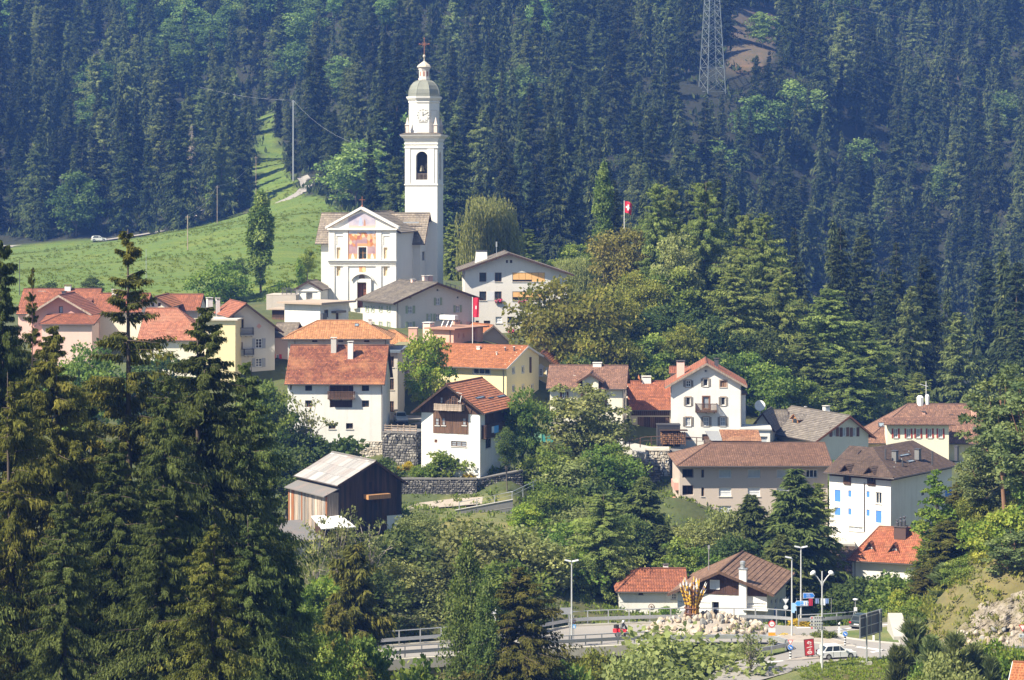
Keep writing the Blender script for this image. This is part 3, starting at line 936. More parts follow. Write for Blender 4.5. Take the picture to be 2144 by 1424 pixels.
 def guards(s,rows,nper,mat,side="front"):
  """snow guards: little hooks in rows over the front slope"""
  r=s.r;mb=MB()
  for i in range(rows):
   t=(i+.6)/rows
   for j in range(nper):
    u=(j+(.5 if i%2 else 0.1))/nper
    if r["kind"]=="x":
     y=r["yr"]*t;z=r["zf"]+r["sf"]*y;x=s.w*u
    else:
     x=s.w-(s.w-r["xa"])*t;z=r["zr"]+r["sr"]*(s.w-x);y=s.d*u
    if x<s.r.get('hl',0)*t+.3:continue
   mb.box(x-.06,x+.06,y-.03,y+.03,z+.15,z+.28)
  o=s.add(mb,"snow_guards",mat);o["kind"]="stuff"
  return o
M_SKYL=flat("skylight_glass",(0.25,0.30,0.34),0.15,var=0.3)
# --- the village
Z2=ZM(560,400,4.188);Z3=ZM(0,560,3.236);Z4=ZM(560,640,3.56);Z5=ZM(560,900,3.56);Z6=ZM(940,500,3.236)
Z7=ZM(1120,720,4.188);Z8=ZM(1380,800,2.806);Z9=ZM(1250,1100,4.288);Z10=ZM(1640,1100,4.254)
ZC=ZM(820,660,6.191);ZB=ZM(820,820,7.12);ZL=ZM(0,560,6.7);ZG=ZM(400,600,7.118);ZBN=ZM(560,1040,8.9)
ZT=ZM(820,180,5.936);ZF=ZM(720,420,5.933);ZY=ZM(1590,850,7.94);ZR=ZM(1880,760,3.9545);Z1=ZM(580,60,4.188)
# ---- church -----------------------------------------------------------------
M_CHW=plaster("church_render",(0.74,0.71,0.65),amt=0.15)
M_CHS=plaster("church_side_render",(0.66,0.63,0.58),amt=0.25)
H=House("church","white baroque church with a painted gable front and bell tower",537,1130,1040,385,-8.5,26,M_CHW,zm=Z2,sink=4,cat="church")
w=H.w
ze=H.z(537,338);za=H.z(825,165)
H.window("front",797,492,868,597,frame=M_WOODO,nx=2,ny=2,surround=M_CHW,sill=None,depth=.5)
for x in(606,1018):
 for(a,b)in((495,595),(660,745)):
  H.openuv("front",*(lambda p,q:(p[0],q[1],q[0],p[1]))(H.face_uv("front",x,a),H.face_uv("front",x+34,b)),frame=plaster("niche_ochre",(0.78,0.60,0.36),amt=.1),pane=MATS["niche_ochre"],bars=False,sill=None,depth=.3,name="niche")
H.window("front",778,805,884,1025,frame=M_WOODM,pane=wood("church_door",(0.20,0.07,0.035)),nx=2,ny=3,sill=None,depth=.45,name="door",fr=.16)
H.walls([(0,-4),(w,-4),(w,ze),(w/2,za),(0,ze)],[(0,-4),(1.2,-4),(1.2,ze),(0,ze)],faces=("front",))
def fu(x,y):return H.at_y(x,y,0)
mb=MB()
def fbox(x0,y0,x1,y1,o):
 u0,z1=fu(x0,y0);u1,z0=fu(x1,y1);mb.box(u0,u1,-o,-0.001,z0,z1)
fbox(528,326,1140,342,.45);fbox(540,342,1128,350,.25)
fbox(528,603,1136,614,.5);fbox(534,614,1132,632,.3);fbox(540,650,1128,660,.2)
for a,b in((537,590),(665,708),(952,1000),(1075,1130)):
 fbox(a,351,b,602,.14);fbox(a,661,b,1000,.18);fbox(a-4,1000,b+4,1040,.3)
for a,b in((590,664),(1001,1074)):
 fbox(a+12,390,b-6,396,.1);fbox(a+12,396,a+17,470,.1)
(ax,az),(lx,lz),(rx,rz)=fu(825,152),fu(512,330),fu(1152,330)
for(x,z)in((lx,lz),(rx,rz)):
 mb.hexa([(x,-.5,z-.05),(ax,-.5,az-.15),(ax,1.0,az-.15),(x,1.0,z-.05),(x,-.5,z+.35),(ax,-.5,az+.3),(ax,1.0,az+.3),(x,1.0,z+.35)])
H.add(mb,"cornice",M_CHW)
mb=MB()
for a,b in((764,778),(884,900)):
 u0,z1=fu(a,770);u1,z0=fu(b,1030);mb.box(u0-.25,u1+.25,-.4,-.19,z0,z1)
c0,zc=fu(838,800);rad=(fu(935,775)[0]-fu(738,775)[0])/2
pts=[]
for i in range(13):
 t=math.pi*(0.14+0.72*i/12);pts.append((c0-1.08*rad*math.cos(t),zc-rad*.30+rad*1.02*math.sin(t)))
for p,q in zip(pts[:-1],pts[1:]):
 mb.hexa([(p[0],-.75,p[1]),(q[0],-.75,q[1]),(q[0],-.01,q[1]),(p[0],-.01,p[1]),(p[0],-.75,p[1]+.22),(q[0],-.75,q[1]+.22),(q[0],-.01,q[1]+.22),(p[0],-.01,p[1]+.22)])
u0,z1=fu(762,768);u1,z0=fu(902,800);mb.box(u0-.2,u1+.2,-.35,-.19,z0,z1)
H.add(mb,"portal",M_CHW)
mb=MB();u,z=fu(828,758);mb.prism([(u+.5*math.cos(t*.524),z+.5*math.sin(t*.524))for t in range(12)],-.1,-.03,lambda a,b,t:(a,t,b));H.add(mb,"medallion",flat("bronze_medallion",(0.16,0.10,0.05),.6))
def fresco_mat(name,kind):
 m,nt,b,_=_new(name)
 tc=nt.nodes.new("ShaderNodeTexCoord");sx=nt.nodes.new("ShaderNodeSeparateXYZ");nt.links.new(tc.outputs["Generated"],sx.inputs[0])
 vo=nt.nodes.new("ShaderNodeTexVoronoi");vo.inputs["Scale"].default_value=2.3;vo.inputs["Randomness"].default_value=1
 mp=nt.nodes.new("ShaderNodeMapping");mp.inputs["Scale"].default_value=(1,1,.6);nt.links.new(tc.outputs["Object"],mp.inputs[0]);nt.links.new(mp.outputs[0],vo.inputs["Vector"])
 fig=_ramp(nt,vo.outputs["Color"],[(0.2,(0.46,0.16,0.05)),(0.35,(0.60,0.32,0.12)),(0.5,(0.40,0.12,0.08)),(0.65,(0.36,0.22,0.26)),(0.8,(0.68,0.48,0.28))])
 bg=_ramp(nt,_noise(nt,1.2,4),[(0.3,(0.30,0.18,0.20)),(0.6,(0.42,0.27,0.28)),(0.8,(0.52,0.32,0.24))])
 sky=_ramp(nt,_noise(nt,0.8,3),[(0.35,(0.36,0.44,0.60)),(0.65,(0.66,0.66,0.72))])
 ad=nt.nodes.new("ShaderNodeMath");ad.operation="MULTIPLY_ADD";ad.inputs[1].default_value=.16
 nt.links.new(_noise(nt,1.6,3),ad.inputs[0]);nt.links.new(sx.outputs["Z"],ad.inputs[2])
 if kind=="main":
  c=_mixrgb(nt,_ramp(nt,ad.outputs[0],[(.50,0),(.54,1)]),bg,fig)
  c=_mixrgb(nt,_ramp(nt,ad.outputs[0],[(.96,0),(1.0,1)]),c,sky)
  c=_mixrgb(nt,_ramp(nt,sx.outputs["Z"],[(.16,1),(.20,0)]),c,(0.66,0.30,0.14))
 elif kind=="gable":
  c=_mixrgb(nt,_ramp(nt,ad.outputs[0],[(.18,0),(.30,1)]),(0.66,0.42,0.34),_mixrgb(nt,.5,bg,sky))
 else:c=_mixrgb(nt,.3,fig,(0.75,0.50,0.20))
 nt.links.new(c,b.inputs["Base Color"]);b.inputs["Roughness"].default_value=.9
 return m
FM,FG,FS=fresco_mat("fresco","main"),fresco_mat("gable_fresco","gable"),fresco_mat("small_fresco","small")
def panel(name,pts,o,mat,parent=None):
 q=MB();q.prism([fu(*p)for p in pts][::-1],-o,-.003,lambda a,b,t:(a,t,b));return H.add(q,name,mat,parent)
for pts in([(714,594),(714,350),(788,350),(788,594)],[(876,594),(876,350),(948,350),(948,594)],[(788.5,484),(788.5,350),(875.5,350),(875.5,484)]):
 panel("fresco",pts,.05,FM)
for pts in([(709,598),(709,345),(713.5,345),(713.5,598)],[(948.5,598),(948.5,345),(953,345),(953,598)],[(714,349.5),(714,345),(948,345),(948,349.5)]):
 panel("fresco_border",pts,.08,flat("fresco_border",(0.50,0.20,0.08),.9))
for x in(735,905):
 panel("painted_figure",[(x,592),(x+4,560),(x+14,545),(x+22,562),(x+30,592)],.06,flat("pale_paint",(0.78,0.70,0.60),.9))
panel("gable_fresco",[(710,322),(710,232),(828,192),(945,238),(945,322)],.05,FG)
panel("painted_figure",[(800,305),(808,250),(818,222),(828,250),(834,305)],.07,flat("blue_robe",(0.40,0.46,0.66),.9))
panel("painted_figure",[(843,305),(846,265),(853,245),(860,268),(862,305)],.07,flat("brown_robe",(0.42,0.22,0.14),.9))
panel("small_fresco",[(803,712),(803,660),(860,660),(860,712)],.05,FS)
mb=MB();u,z=fu(828,148);mb.bar((u,.2,z),(u,.2,z+1.9),.09);mb.bar((u-.5,.2,z+1.35),(u+.5,.2,z+1.35),.09);mb.lathe([(.18,0),(.18,.35),(.08,.5)],8,(u,.2,z));H.add(mb,"gable_cross",flat("rusty_iron",(0.25,0.10,0.06),.8))
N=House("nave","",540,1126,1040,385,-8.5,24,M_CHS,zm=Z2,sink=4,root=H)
N.o=N.o+N.uy*0.55;N.xf=H.rootm.inverted()@(Matrix.Translation(N.o)@Matrix.Rotation(N.yaw,4,"Z"))
N.roof_y(ze-.35,ze-.35,N.w/2,za-.55,T_SLATEL,os=.5,og=-.9,ob=.3,e=.5)
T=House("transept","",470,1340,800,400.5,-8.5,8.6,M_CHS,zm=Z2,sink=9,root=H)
zt=T.z(900,432);zr=T.at_y(1100,203,4.3)[1]
T.window("right",1356,530,1382,610,frame=M_STONE_TRIM,nx=1,ny=1,sill=None)
T.roof_x(zt,zt,4.3,zr,T_SLATEL,oe=.7,og=.9,e=.5)
mb=MB();u,z=T.at_y(1160,285,1.6);
for a in(1010,1150):
 u0,z0=T.at_y(a,288,1.7);mb.box(u0-.1,u0+3.6,1.65,1.75,z0+.1,z0+.35)
T.add(mb,"snow_rail",M_METAL)
TW=House("tower","",848,915.6,648,404,-8.5,5.85,M_CHW,sink=3,root=H)
TW.zm=Z1
tw,td=TW.w,TW.d;tz=lambda y,k=0:TW.z(1260,y,k)
u0,z1=TW.at_y(1217,1105,0);u1,z0=TW.at_y(1322,1325,0)
TW.holes["front"].append((u0,z0,u1,z1+.55,1.2));TW.holes["right"].append((td*.33,z0,td*.66,z1+.55,1.2));TW.holes["left"].append((td*.33,z0,td*.66,z1+.55,1.2))
zc=tz(985)
TW.walls([(0,-3),(tw,-3),(tw,zc),(0,zc)],[(0,-3),(td,-3),(td,zc),(0,zc)],name="tower_wall")
for face,a,b in(("front",u0,u1),("right",td*.33,td*.66),("left",td*.33,td*.66)):
 mb=MB();m=(a+b)/2;r=(b-a)/2;zs=z1+.55-r
 for sg in(-1,1):
  pl=[(m+sg*r,z1+.552)]+[(m+sg*r*math.cos(t),zs+r*math.sin(t))for t in[math.pi/2*i/6 for i in range(7)]]
  for i in range(1,len(pl)-1):mb.prism([pl[0],pl[i],pl[i+1]],-.25,-.002,lambda u,v,t:TW.fxyz(face,u,v,t))
 TW.add(mb,"arch",M_CHW)
 mb=MB();n=9
 for i in range(n):
  u=a+(b-a)*(i+.5)/n;mb.bar(TW.fxyz(face,u,z0,-.3),TW.fxyz(face,u,z0+1.05,-.3),.05)
 mb.bar(TW.fxyz(face,a,z0+1.05,-.3),TW.fxyz(face,b,z0+1.05,-.3),.06)
 TW.add(mb,"railing",M_WOODG)
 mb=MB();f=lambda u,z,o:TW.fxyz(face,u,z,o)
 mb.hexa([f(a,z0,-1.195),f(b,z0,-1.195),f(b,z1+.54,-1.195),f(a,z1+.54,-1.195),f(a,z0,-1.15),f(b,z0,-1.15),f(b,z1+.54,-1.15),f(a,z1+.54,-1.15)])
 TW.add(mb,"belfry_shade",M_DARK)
mb=MB();mb.lathe([(.55,0),(.5,.15),(.36,.6),(.3,.9),(.12,1.05)],12,(tw/2,0.75,z0+1.5));TW.add(mb,"bell",flat("bell_bronze",(0.10,0.09,0.06),.4,.8))
mb=MB()
def ring(y0,y1,o):
 za_,zb_=tz(y0),tz(y1)
 for(a,b,c,d)in((-o,tw+o,-o,-.001),(-o,tw+o,td+.001,td+o),(-o,-.001,0,td),(tw+.001,tw+o,0,td)):mb.box(a,b,c,d,zb_,za_)
ring(1362,1374,.14);ring(1000,1016,.12);ring(1034,1048,.16)
for a,b in((0,.95),(tw-1.75,tw-.55)):
 mb.box(a,b,-.1,-.001,tz(1362),tz(1048.2))
zt_,zb_=tz(915),tz(985)
prof=[(tw/2+.15,zb_),(tw/2+.25,zb_+(zt_-zb_)*.3),(tw/2+.75,zb_+(zt_-zb_)*.62),(tw/2+.85,zb_+(zt_-zb_)*.8)]
mb.lathe([(r*1.4142,z)for r,z in prof],4,(tw/2,td/2,0),phase=math.pi/4)
TW.add(mb,"tower_cornice",M_CHW)
mb=MB();mb.lathe([((tw/2+.87)*1.4142,prof[-1][1]+.01),(2.9*1.4142,zt_+.05)],4,(tw/2,td/2,0),phase=math.pi/4);TW.add(mb,"ledge_roof",T_SLATEL)
Ro=2.62/math.cos(math.pi/8)
zo0,zo1=zt_,tz(625,2)
mb=MB();mb.lathe([(Ro,zo0),(Ro,tz(655,2)),(Ro+.12,tz(650,2)),(Ro+.12,tz(640,2)),(Ro,tz(632,2)),(Ro+.2,zo1-.1),(Ro+.45,tz(612,2)),(Ro+.5,tz(597,2))],8,(tw/2,td/2,0),phase=math.pi/8+R(6));TW.add(mb,"clock_stage",M_CHW)
mb=MB()
for k in range(8):
 t=math.pi/4*k+R(6);c,s_=math.cos(t),math.sin(t);rr=2.62+.001
 for(a,b,z0_,z1_)in((-.75,-.69,tz(820,2),tz(715,2)),(.69,.75,tz(820,2),tz(715,2)),(-.69,.69,tz(720,2),tz(715,2)),(-.69,.69,tz(825,2),tz(820,2))):
  f=lambda u,o,z:(tw/2+c*(rr+o)-s_*u,td/2+s_*(rr+o)+c*u,z)
  mb.hexa([f(a,0,z0_),f(b,0,z0_),f(b,.06,z0_),f(a,.06,z0_),f(a,0,z1_),f(b,0,z1_),f(b,.06,z1_),f(a,.06,z1_)])
TW.add(mb,"panel_frames",M_STONE_TRIM)
t=-math.pi/2+R(6);c,s_=math.cos(t),math.sin(t)
cu,cz=0,(tz(700,2)+tz(825,2))/2
f=lambda u,z,o:(tw/2+c*(2.625+o)-s_*u,td/2+s_*(2.625+o)+c*u,cz+z)
mb=MB();mb.prism([(1.12*math.cos(i*math.pi/12),1.12*math.sin(i*math.pi/12))for i in range(24)],.005,.05,f);ck=TW.add(mb,"clock",M_CHW)
mb=MB()
for i in range(12):
 a=i*math.pi/6
 for q in((.88,1.08,.085 if i%3 else .13),):
  p0,p1=(q[0]*math.cos(a),q[0]*math.sin(a)),(q[1]*math.cos(a),q[1]*math.sin(a));nx_,nz_=-math.sin(a)*q[2]/2,math.cos(a)*q[2]/2
  mb.prism([(p0[0]+nx_,p0[1]+nz_),(p0[0]-nx_,p0[1]-nz_),(p1[0]-nx_,p1[1]-nz_),(p1[0]+nx_,p1[1]+nz_)],.051,.075,f)
TW.add(mb,"hour_marks",flat("clock_black",(0.05,0.045,0.04),.6),ck)
mb=MB()
for a,l,wd in((R(28),1.0,.06),(R(92),.62,.09)):
 nx_,nz_=-math.sin(a)*wd/2,math.cos(a)*wd/2
 mb.prism([(nx_-.12*math.cos(a),nz_-.12*math.sin(a)),(-nx_-.12*math.cos(a),-nz_-.12*math.sin(a)),(-nx_+l*math.cos(a),-nz_+l*math.sin(a)),(nx_+l*math.cos(a),nz_+l*math.sin(a))],.08,.1,f)
TW.add(mb,"clock_hands",MATS["clock_black"],ck)
for x in(.35,tw-.35):
 for y in(.35,td-.35):
  mb=MB();mb.lathe([(.42,zt_-.1),(.42,zt_+1.35),(.55,zt_+1.38),(.55,zt_+1.5),(.36,zt_+1.55),(.05,zt_+2.75)],4,(x,y,0),phase=math.pi/4);TW.add(mb,"pinnacle",plaster("pinnacle_stone",(0.70,0.58,0.50)))
mb=MB()
for x in(-.1,tw+.1):
 for y in np.linspace(-.1,td+.1,5):mb.bar((x,y,zt_+.1),(x,y,zt_+1.1),.04)
 mb.bar((x,-.1,zt_+1.1),(x,td+.1,zt_+1.1),.04)
TW.add(mb,"gallery_rail",M_METALD)
Rd=2.72/math.cos(math.pi/8);zd0,zd1=tz(597,2),tz(448,2)
mb=MB();hd=zd1-zd0
mb.lathe([(Rd,zd0),(Rd*.995,zd0+hd*.2),(Rd*.95,zd0+hd*.42),(Rd*.84,zd0+hd*.65),(Rd*.66,zd0+hd*.84),(Rd*.45,zd0+hd*.95),(1.0,zd1)],8,(tw/2,td/2,0),phase=math.pi/8+R(6));TW.add(mb,"dome",M_COPPER)
mb=MB()
for k in range(8):
 t=math.pi/4*k+math.pi/8+R(6)
 mb.tube([(tw/2+math.cos(t)*r_,td/2+math.sin(t)*r_,z_)for r_,z_ in[(Rd,zd0),(Rd*.995,zd0+hd*.2),(Rd*.95,zd0+hd*.42),(Rd*.84,zd0+hd*.65),(Rd*.66,zd0+hd*.84),(Rd*.45,zd0+hd*.95)]],.06,5)
TW.add(mb,"dome_ribs",M_COPPER)
zl0,zl1=zd1-.1,tz(335,2)
mb=MB();mb.lathe([(1.05,zl0),(1.1,zl0+.35),(.95,zl0+.4),(.95,zl1-.55),(1.05,zl1-.5),(1.05,zl1-.3),(1.2,zl1-.15),(1.3,zl1)],8,(tw/2,td/2,0),phase=math.pi/8+R(6));TW.add(mb,"lantern",plaster("lantern_render",(0.74,0.64,0.58)))
mb=MB()
for k in range(8):
 t=math.pi/4*k+R(6);c2,s2=math.cos(t),math.sin(t);rr=.95*math.cos(math.pi/8)
 g=lambda u,o,z:(tw/2+c2*(rr+o)-s2*u,td/2+s2*(rr+o)+c2*u,z)
 mb.hexa([g(-.17,0,zl0+.75),g(.17,0,zl0+.75),g(.17,.03,zl0+.75),g(-.17,.03,zl0+.75),g(-.17,0,zl1-.8),g(.17,0,zl1-.8),g(.17,.03,zl1-.8),g(-.17,.03,zl1-.8)])
TW.add(mb,"lantern_openings",flat("lantern_red",(0.40,0.20,0.15),.8))
zk=tz(282,2)
mb=MB();mb.lathe([(1.34,zl1),(1.1,zl1+.35),(.6,zk-.35),(.12,zk),(.06,zk+.5),(.2,zk+.65),(.26,zk+.85),(.2,zk+1.05),(.05,zk+1.15)],8,(tw/2,td/2,0),phase=math.pi/8);TW.add(mb,"lantern_roof",flat("lichen_lead",(0.48,0.42,0.33),.7))
mb=MB();cx_,cy_=tw/2,td/2;zq=zk+1.1
mb.bar((cx_,cy_,zq),(cx_,cy_,zq+2.9),.1);mb.bar((cx_-.85,cy_,zq+1.9),(cx_+.85,cy_,zq+1.9),.1)
for x,z in((cx_-.85,zq+1.9),(cx_+.85,zq+1.9),(cx_,zq+2.9)):mb.lathe([(.02,-.17),(.17,0),(.02,.17)],6,(x,cy_,z))
for a in(45,135,225,315):mb.bar((cx_,cy_,zq+1.9),(cx_+.5*math.cos(R(a)),cy_,zq+1.9+.5*math.sin(R(a))),.06)
TW.add(mb,"cross",MATS["rusty_iron"])
# ---- chapel, flat-roofed house and terrace by the church ------------------------
H=House("chapel","small white gabled chapel with an open doorway below the church",250,470,968,381,-10,5,M_CHW,zm=Z2,cat="chapel")
H.window("front",338,890,394,965,frame=M_STONE_TRIM,pane=flat("chapel_inside",(0.35,0.33,0.31)),nx=1,ny=1,sill=None,depth=.6,name="doorway")
H.roof_y(H.z(250,862),H.z(470,862),H.w/2,H.z(362,798),T_SLATEL,os=.35,og=.45)
mb=MB();zz=H.z(300,868);mb.box(-.2,H.w+.2,-.2,-.002,zz-.2,zz+.1)
for u in(.05,H.w-.55):mb.box(u,u+.5,-.12,-.002,-1,zz-.2)
H.add(mb,"cornice",M_CHW)
H=House("flat_roofed_house","white flat-roofed house with brown roof edge beside the chapel",150,462,1150,366,-30,8.0,M_WHITE,zm=Z2,sink=4)
H.window("right",497,1042,535,1105,frame=M_FRAMEB,nx=1,ny=1)
H.window("right",600,1072,625,1125,frame=M_FRAMEB,pane=M_WOODM,nx=1,ny=1,name="door",sill=None)
H.blk("canopy",M_GUTTER,"right",560,1052,650,1064,0.0,.9)
H.blk("canopy",M_METALD,"right",463,1075,500,1125,0.0,.5)
zt=H.z(300,990);H.flat_roof(zt,plaster("flat_roof_felt",(0.40,0.31,0.24),amt=.5),o=.9,th=.3)
for x in(290,405):H.chimney(x,1075,x+(55 if x<300 else 32),1130,.5,M_STONE_TRIM,MATS["orange_tiles"],dep=.7,drop=2.5)
W=House("terrace_wall","pale concrete terrace wall with railing below the meadow",-10,250,1035,379,-6,6,plaster("old_concrete",(0.48,0.42,0.36),amt=.7),zm=Z2,cat="wall")
W.flat_roof(W.z(100,915),MATS["old_concrete"],o=0.02,th=.12)
mb=MB();zz=W.z(100,912)
for i in range(19):
 u=W.w*(.52+.46*i/18);mb.bar((u,.3,zz),(u,.3,zz+1.15),.04 if i%6 else .1)
mb.bar((W.w*.52,.3,zz+1.15),(W.w*.98,.3,zz+1.15),.06);W.add(mb,"railing",M_METALD)
S=House("wooden_shed","dark open wooden shed under the terrace wall",40,150,1165,371,-10,5,M_WOODD,zm=Z2,cat="shed")
S.boards("front",[(0,-3),(S.w,-3),(S.w,S.z(90,1110)),(0,S.z(90,1110))],M_WOODM,pitch=.2,name="boards")
S.flat_roof(S.z(90,1042),MATS["flat_roof_felt"],o=.5,th=.2)
# ---- grey house ---------------------------------------------------------------
H=House("grey_house","grey gabled house with green shutters below the church",1130,1815,1225,366,28,13,plaster("warm_grey_render",(0.60,0.57,0.52),amt=.25),zm=Z2,sink=3)
gs=dict(shut=M_SHUTGR,frame=M_FRAMEW,pane=M_CURT,surround=None)
for x0,y0,x1,y1 in((1232,1008,1272,1072),(1478,936,1512,1000),(1650,1003,1685,1063),(1407,1077,1430,1140),(1476,1077,1518,1140),(1232,1147,1272,1205),(1650,1147,1685,1200)):H.window("front",x0,y0,x1,y1,**gs)
for x0,y0,x1,y1 in((1482,857,1504,880),(1242,925,1262,945),(1660,922,1680,944)):H.window("front",x0,y0,x1,y1,frame=M_STONE_TRIM,nx=1,ny=1,sill=None,name="vent")
for x in(868,916,986,1056):
 H.window("left",x,1008,x+15,1062,**gs)
 if x>900:H.window("left",x,1145,x+15,1200,**gs)
H.roof_y(H.z(1135,968),H.z(1815,935),H.w*.49,H.z(1492,812),T_SLATE,os=1.0,og=1.1,ob=.6,under=M_WOODD)
H.chimney(1270,772,1300,806,7,M_PINK,drop=2);H.chimney(1374,742,1412,782,10,M_PINK,drop=2);H.chimney(1418,740,1450,782,10,MATS["rose_render"],drop=2)
H.pipe("front",1140,985,1220)
mb=MB();a=H.at_y(1365,1000,0)[0];b=H.at_y(1622,1000,0)[0]
mbf=MB();p0,p1=P(934,596,400),P(970,606,398)
for i in range(16):
 q=p0.lerp(p1,i/15);mbf.bar(q-Vector((0,0,1.2)),q+Vector((0,0,.35)),.05 if i%4 else .14)
mbf.bar(p0+Vector((0,0,.3)),p1+Vector((0,0,.3)),.06)
tag(mbf.build("iron_fence",M_METALD),"black iron fence behind the grey house roof","fence")
# ---- school ------
H=House("school_building","large pale grey gabled building with orange blinds and geraniums",108,800,690,385,3,15,M_SCHOOL,zm=Z6,sink=4,cat="building")
db=dict(frame=M_FRAMEB,sill=M_STONE_TRIM)
for y in(229,357):
 H.window("front",206,y,253,y+62,nx=1,ny=1,**db);H.window("front",311,y,357,y+62,nx=2,ny=1,**db)
 H.window("front",430,y,650,y+62,nx=5,ny=1,**db)
H.window("front",316,528,359,572,frame=M_FRAMEW,pane=M_ROLL,nx=1,ny=2);H.window("front",396,528,440,572,nx=1,ny=1,**db)
H.window("front",236,555,280,577,nx=2,ny=1,**db);H.window("front",180,555,203,577,nx=1,ny=1,**db)
H.window("front",386,144,400,165,nx=1,ny=1,frame=M_FRAMEB,sill=None);H.window("front",413,144,429,165,nx=1,ny=1,frame=M_FRAMEB,sill=None)
zl=H.z(108,207)
H.roof_y(zl,H.z(800,235),H.at_y(403,100,0)[0],H.z(403,102),T_SLATE,os=1.1,og=1.25,under=M_WOODD)
for y in(229,357):
 H.blk("wall_panel",flat("pale_panel",(0.62,0.62,0.62),.7),"front",258,y,307,y+62,0.005,.04)
 for k in range(5):
  xa,xb=432+k*43.6,432+(k+1)*43.6-2
  H.blk("blind",M_ORBLIND,"front",xa,y+1,xb,y+(61 if(k>2 and y<300)else 48 if y<300 else 38),-.09,-.06)
def flowers(Hh,x0,y0,x1,y1,face="front"):
 u0,z1=Hh.face_uv(face,x0,y0);u1,z0=Hh.face_uv(face,x1,y1);mb=MB();rn=random.Random(int(x0))
 for i in range(90):
  u,z,o=rn.uniform(u0,u1),rn.uniform(z0,z1),rn.uniform(.12,.5);s_=rn.uniform(.06,.13)
  p=Vector(Hh.fxyz(face,u,z,o));a=Vector((rn.uniform(-1,1),rn.uniform(-1,1),rn.uniform(-1,1))).normalized()*s_;b=a.orthogonal().normalized()*s_
  mb.poly([p-a,p-b,p+a,p+b],0 if i%4 else 1)
 mb.box(u0,u1,-.3,-.12,z0-.1,z0+.12,2)if face=="front" else None
 o=Hh.add(mb,"flower_box",[flat("geranium_pink",(0.70,0.05,0.14),.8),flat("geranium_leaf",(0.08,0.14,0.04),.8),M_WOODM]);return o
flowers(H,312,405,362,433);flowers(H,470,408,520,436);flowers(H,402,608,442,634)
mb=MB();a,zt=H.at_y(185,88,5);b,zb=H.at_y(258,150,5);
mb.hexa([(a-.25,5,zb-1),(b+.1,5,zb-1),(b+.1,6.5,zb-1),(a-.25,6.5,zb-1),(a,5.2,zt),(b,5.2,zt),(b,6.3,zt),(a,6.3,zt)]);mb.box(a-.1,b+.1,5.1,6.4,zt+.15,zt+.22,1);mb.box(a+.2,b-.2,5.4,6.1,zt,zt+.15,1)
H.add(mb,"chimney",[M_WHITE,M_METALD])
mb=MB();u,z0=H.at_y(322,103,4);z1=H.at_y(322,20,4)[1];mb.bar((u,4,z0-.5),(u,4,z1),.08);mb.box(u-.12,u+.12,3.9,4.1,z1-.9,z1)
H.add(mb,"antenna",M_METAL)
# ---- orange hipped house and the narrow old wing ---------------------------------
H=House("hipped_house","old house with sandy hipped roof behind the red roof",152,888,470,334,0,9,M_OLD,zm=Z4,sink=6)
for x0,x1 in((332,372),(527,565),(720,760)):H.window("front",x0,242,x1,272,frame=M_FRAMEB,nx=2,ny=1)
ze=H.z(500,236);H.roof_x(ze,ze,4.5,H.at_y(500,121,4.5)[1],T_LIGHT,oe=.8,og=.8,hl=3.9,hr=3.9)
H.r=dict(kind="x",zf=ze,sf=(H.at_y(500,121,4.5)[1]-ze)/4.5,zr=0,yr=4.5)
H.skylight(648,156,682,136);H.pipe("front",205,240,300);H.pipe("front",880,240,300)
H.chimney(752,100,776,118,5,M_STONE_TRIM,drop=1)
H=House("narrow_old_wing","narrow shaded old house wing beside the white house",886,970,880,333,-4,9,M_OLD,zm=Z4,sink=4)
for y0,y1 in((378,460),(543,628),(712,793)):H.window("front",908,y0,942,y1,frame=M_FRAMEB,pane=M_DARK,nx=2,ny=2)
H.flat_roof(H.z(930,350),flat("grey_blue_sheet",(0.12,0.15,0.18),.6),o=.5,th=.35)
# ---- white house with old red roof ------------------------------------------------
H=House("white_house","big white house under a steep old red tiled roof with loggia",150,857,1010,318,-2,12,M_WHITE,zm=Z4,sink=6)
H.openuv("front",*(lambda p,q:(p[0],q[1],q[0],p[1]))(H.face_uv("front",458,584),H.face_uv("front",640,692)),frame=M_WOODM,pane=M_WOODD,nx=4,ny=1,sill=None,depth=1.2,name="loggia",fr=.12)
H.openuv("front",*(lambda p,q:(p[0],q[1],q[0],p[1]))(H.face_uv("front",464,705),H.face_uv("front",632,760)),frame=M_WOODD,pane=M_WOODD,nx=1,ny=1,sill=None,depth=.5,name="recess",fr=.12)
for x0,y0,x1,y1 in((703,580,757,637),(703,706,757,757),(280,580,332,635),(280,706,332,757),(455,876,507,920),(585,876,637,920),(168,572,181,628)):
 H.window("front",x0,y0,x1,y1,frame=M_FRAMEB if y0>700 and y0<800 else M_WOODD,pane=M_GLASS if y0<800 else M_DARK,nx=2,ny=2,sill=M_STONE_TRIM if y0>800 else None,depth=.35)
ze=H.z(500,567);zr=H.at_y(500,306,6.0)[1]
H.roof_x(ze,ze,6.0,zr,T_OLDRED,oe=.6,og=.35,e=.28)
H.balcony("front",447,640,648,692,out=.8,wood=M_WOODM,gap=.13)
H.chimney(473,237,512,332,4.6,M_GREYR,drop=1.2);H.chimney(598,266,637,388,3.6,M_WHITE,drop=1.2)
H.pipe("front",852,575,1000)
H=House("stone_plinth","pale coursed stone wall carrying the white house",690,858,1185,317.6,-2,9,plaster("plinth_mortar",(0.45,0.40,0.33)),zm=Z4,sink=2,cat="wall")
PL=H;zt=H.z(780,1012);H.walls([(0,-2),(H.w,-2),(H.w,zt),(0,zt)],[(0,-2),(9,-2),(9,zt),(0,zt)])
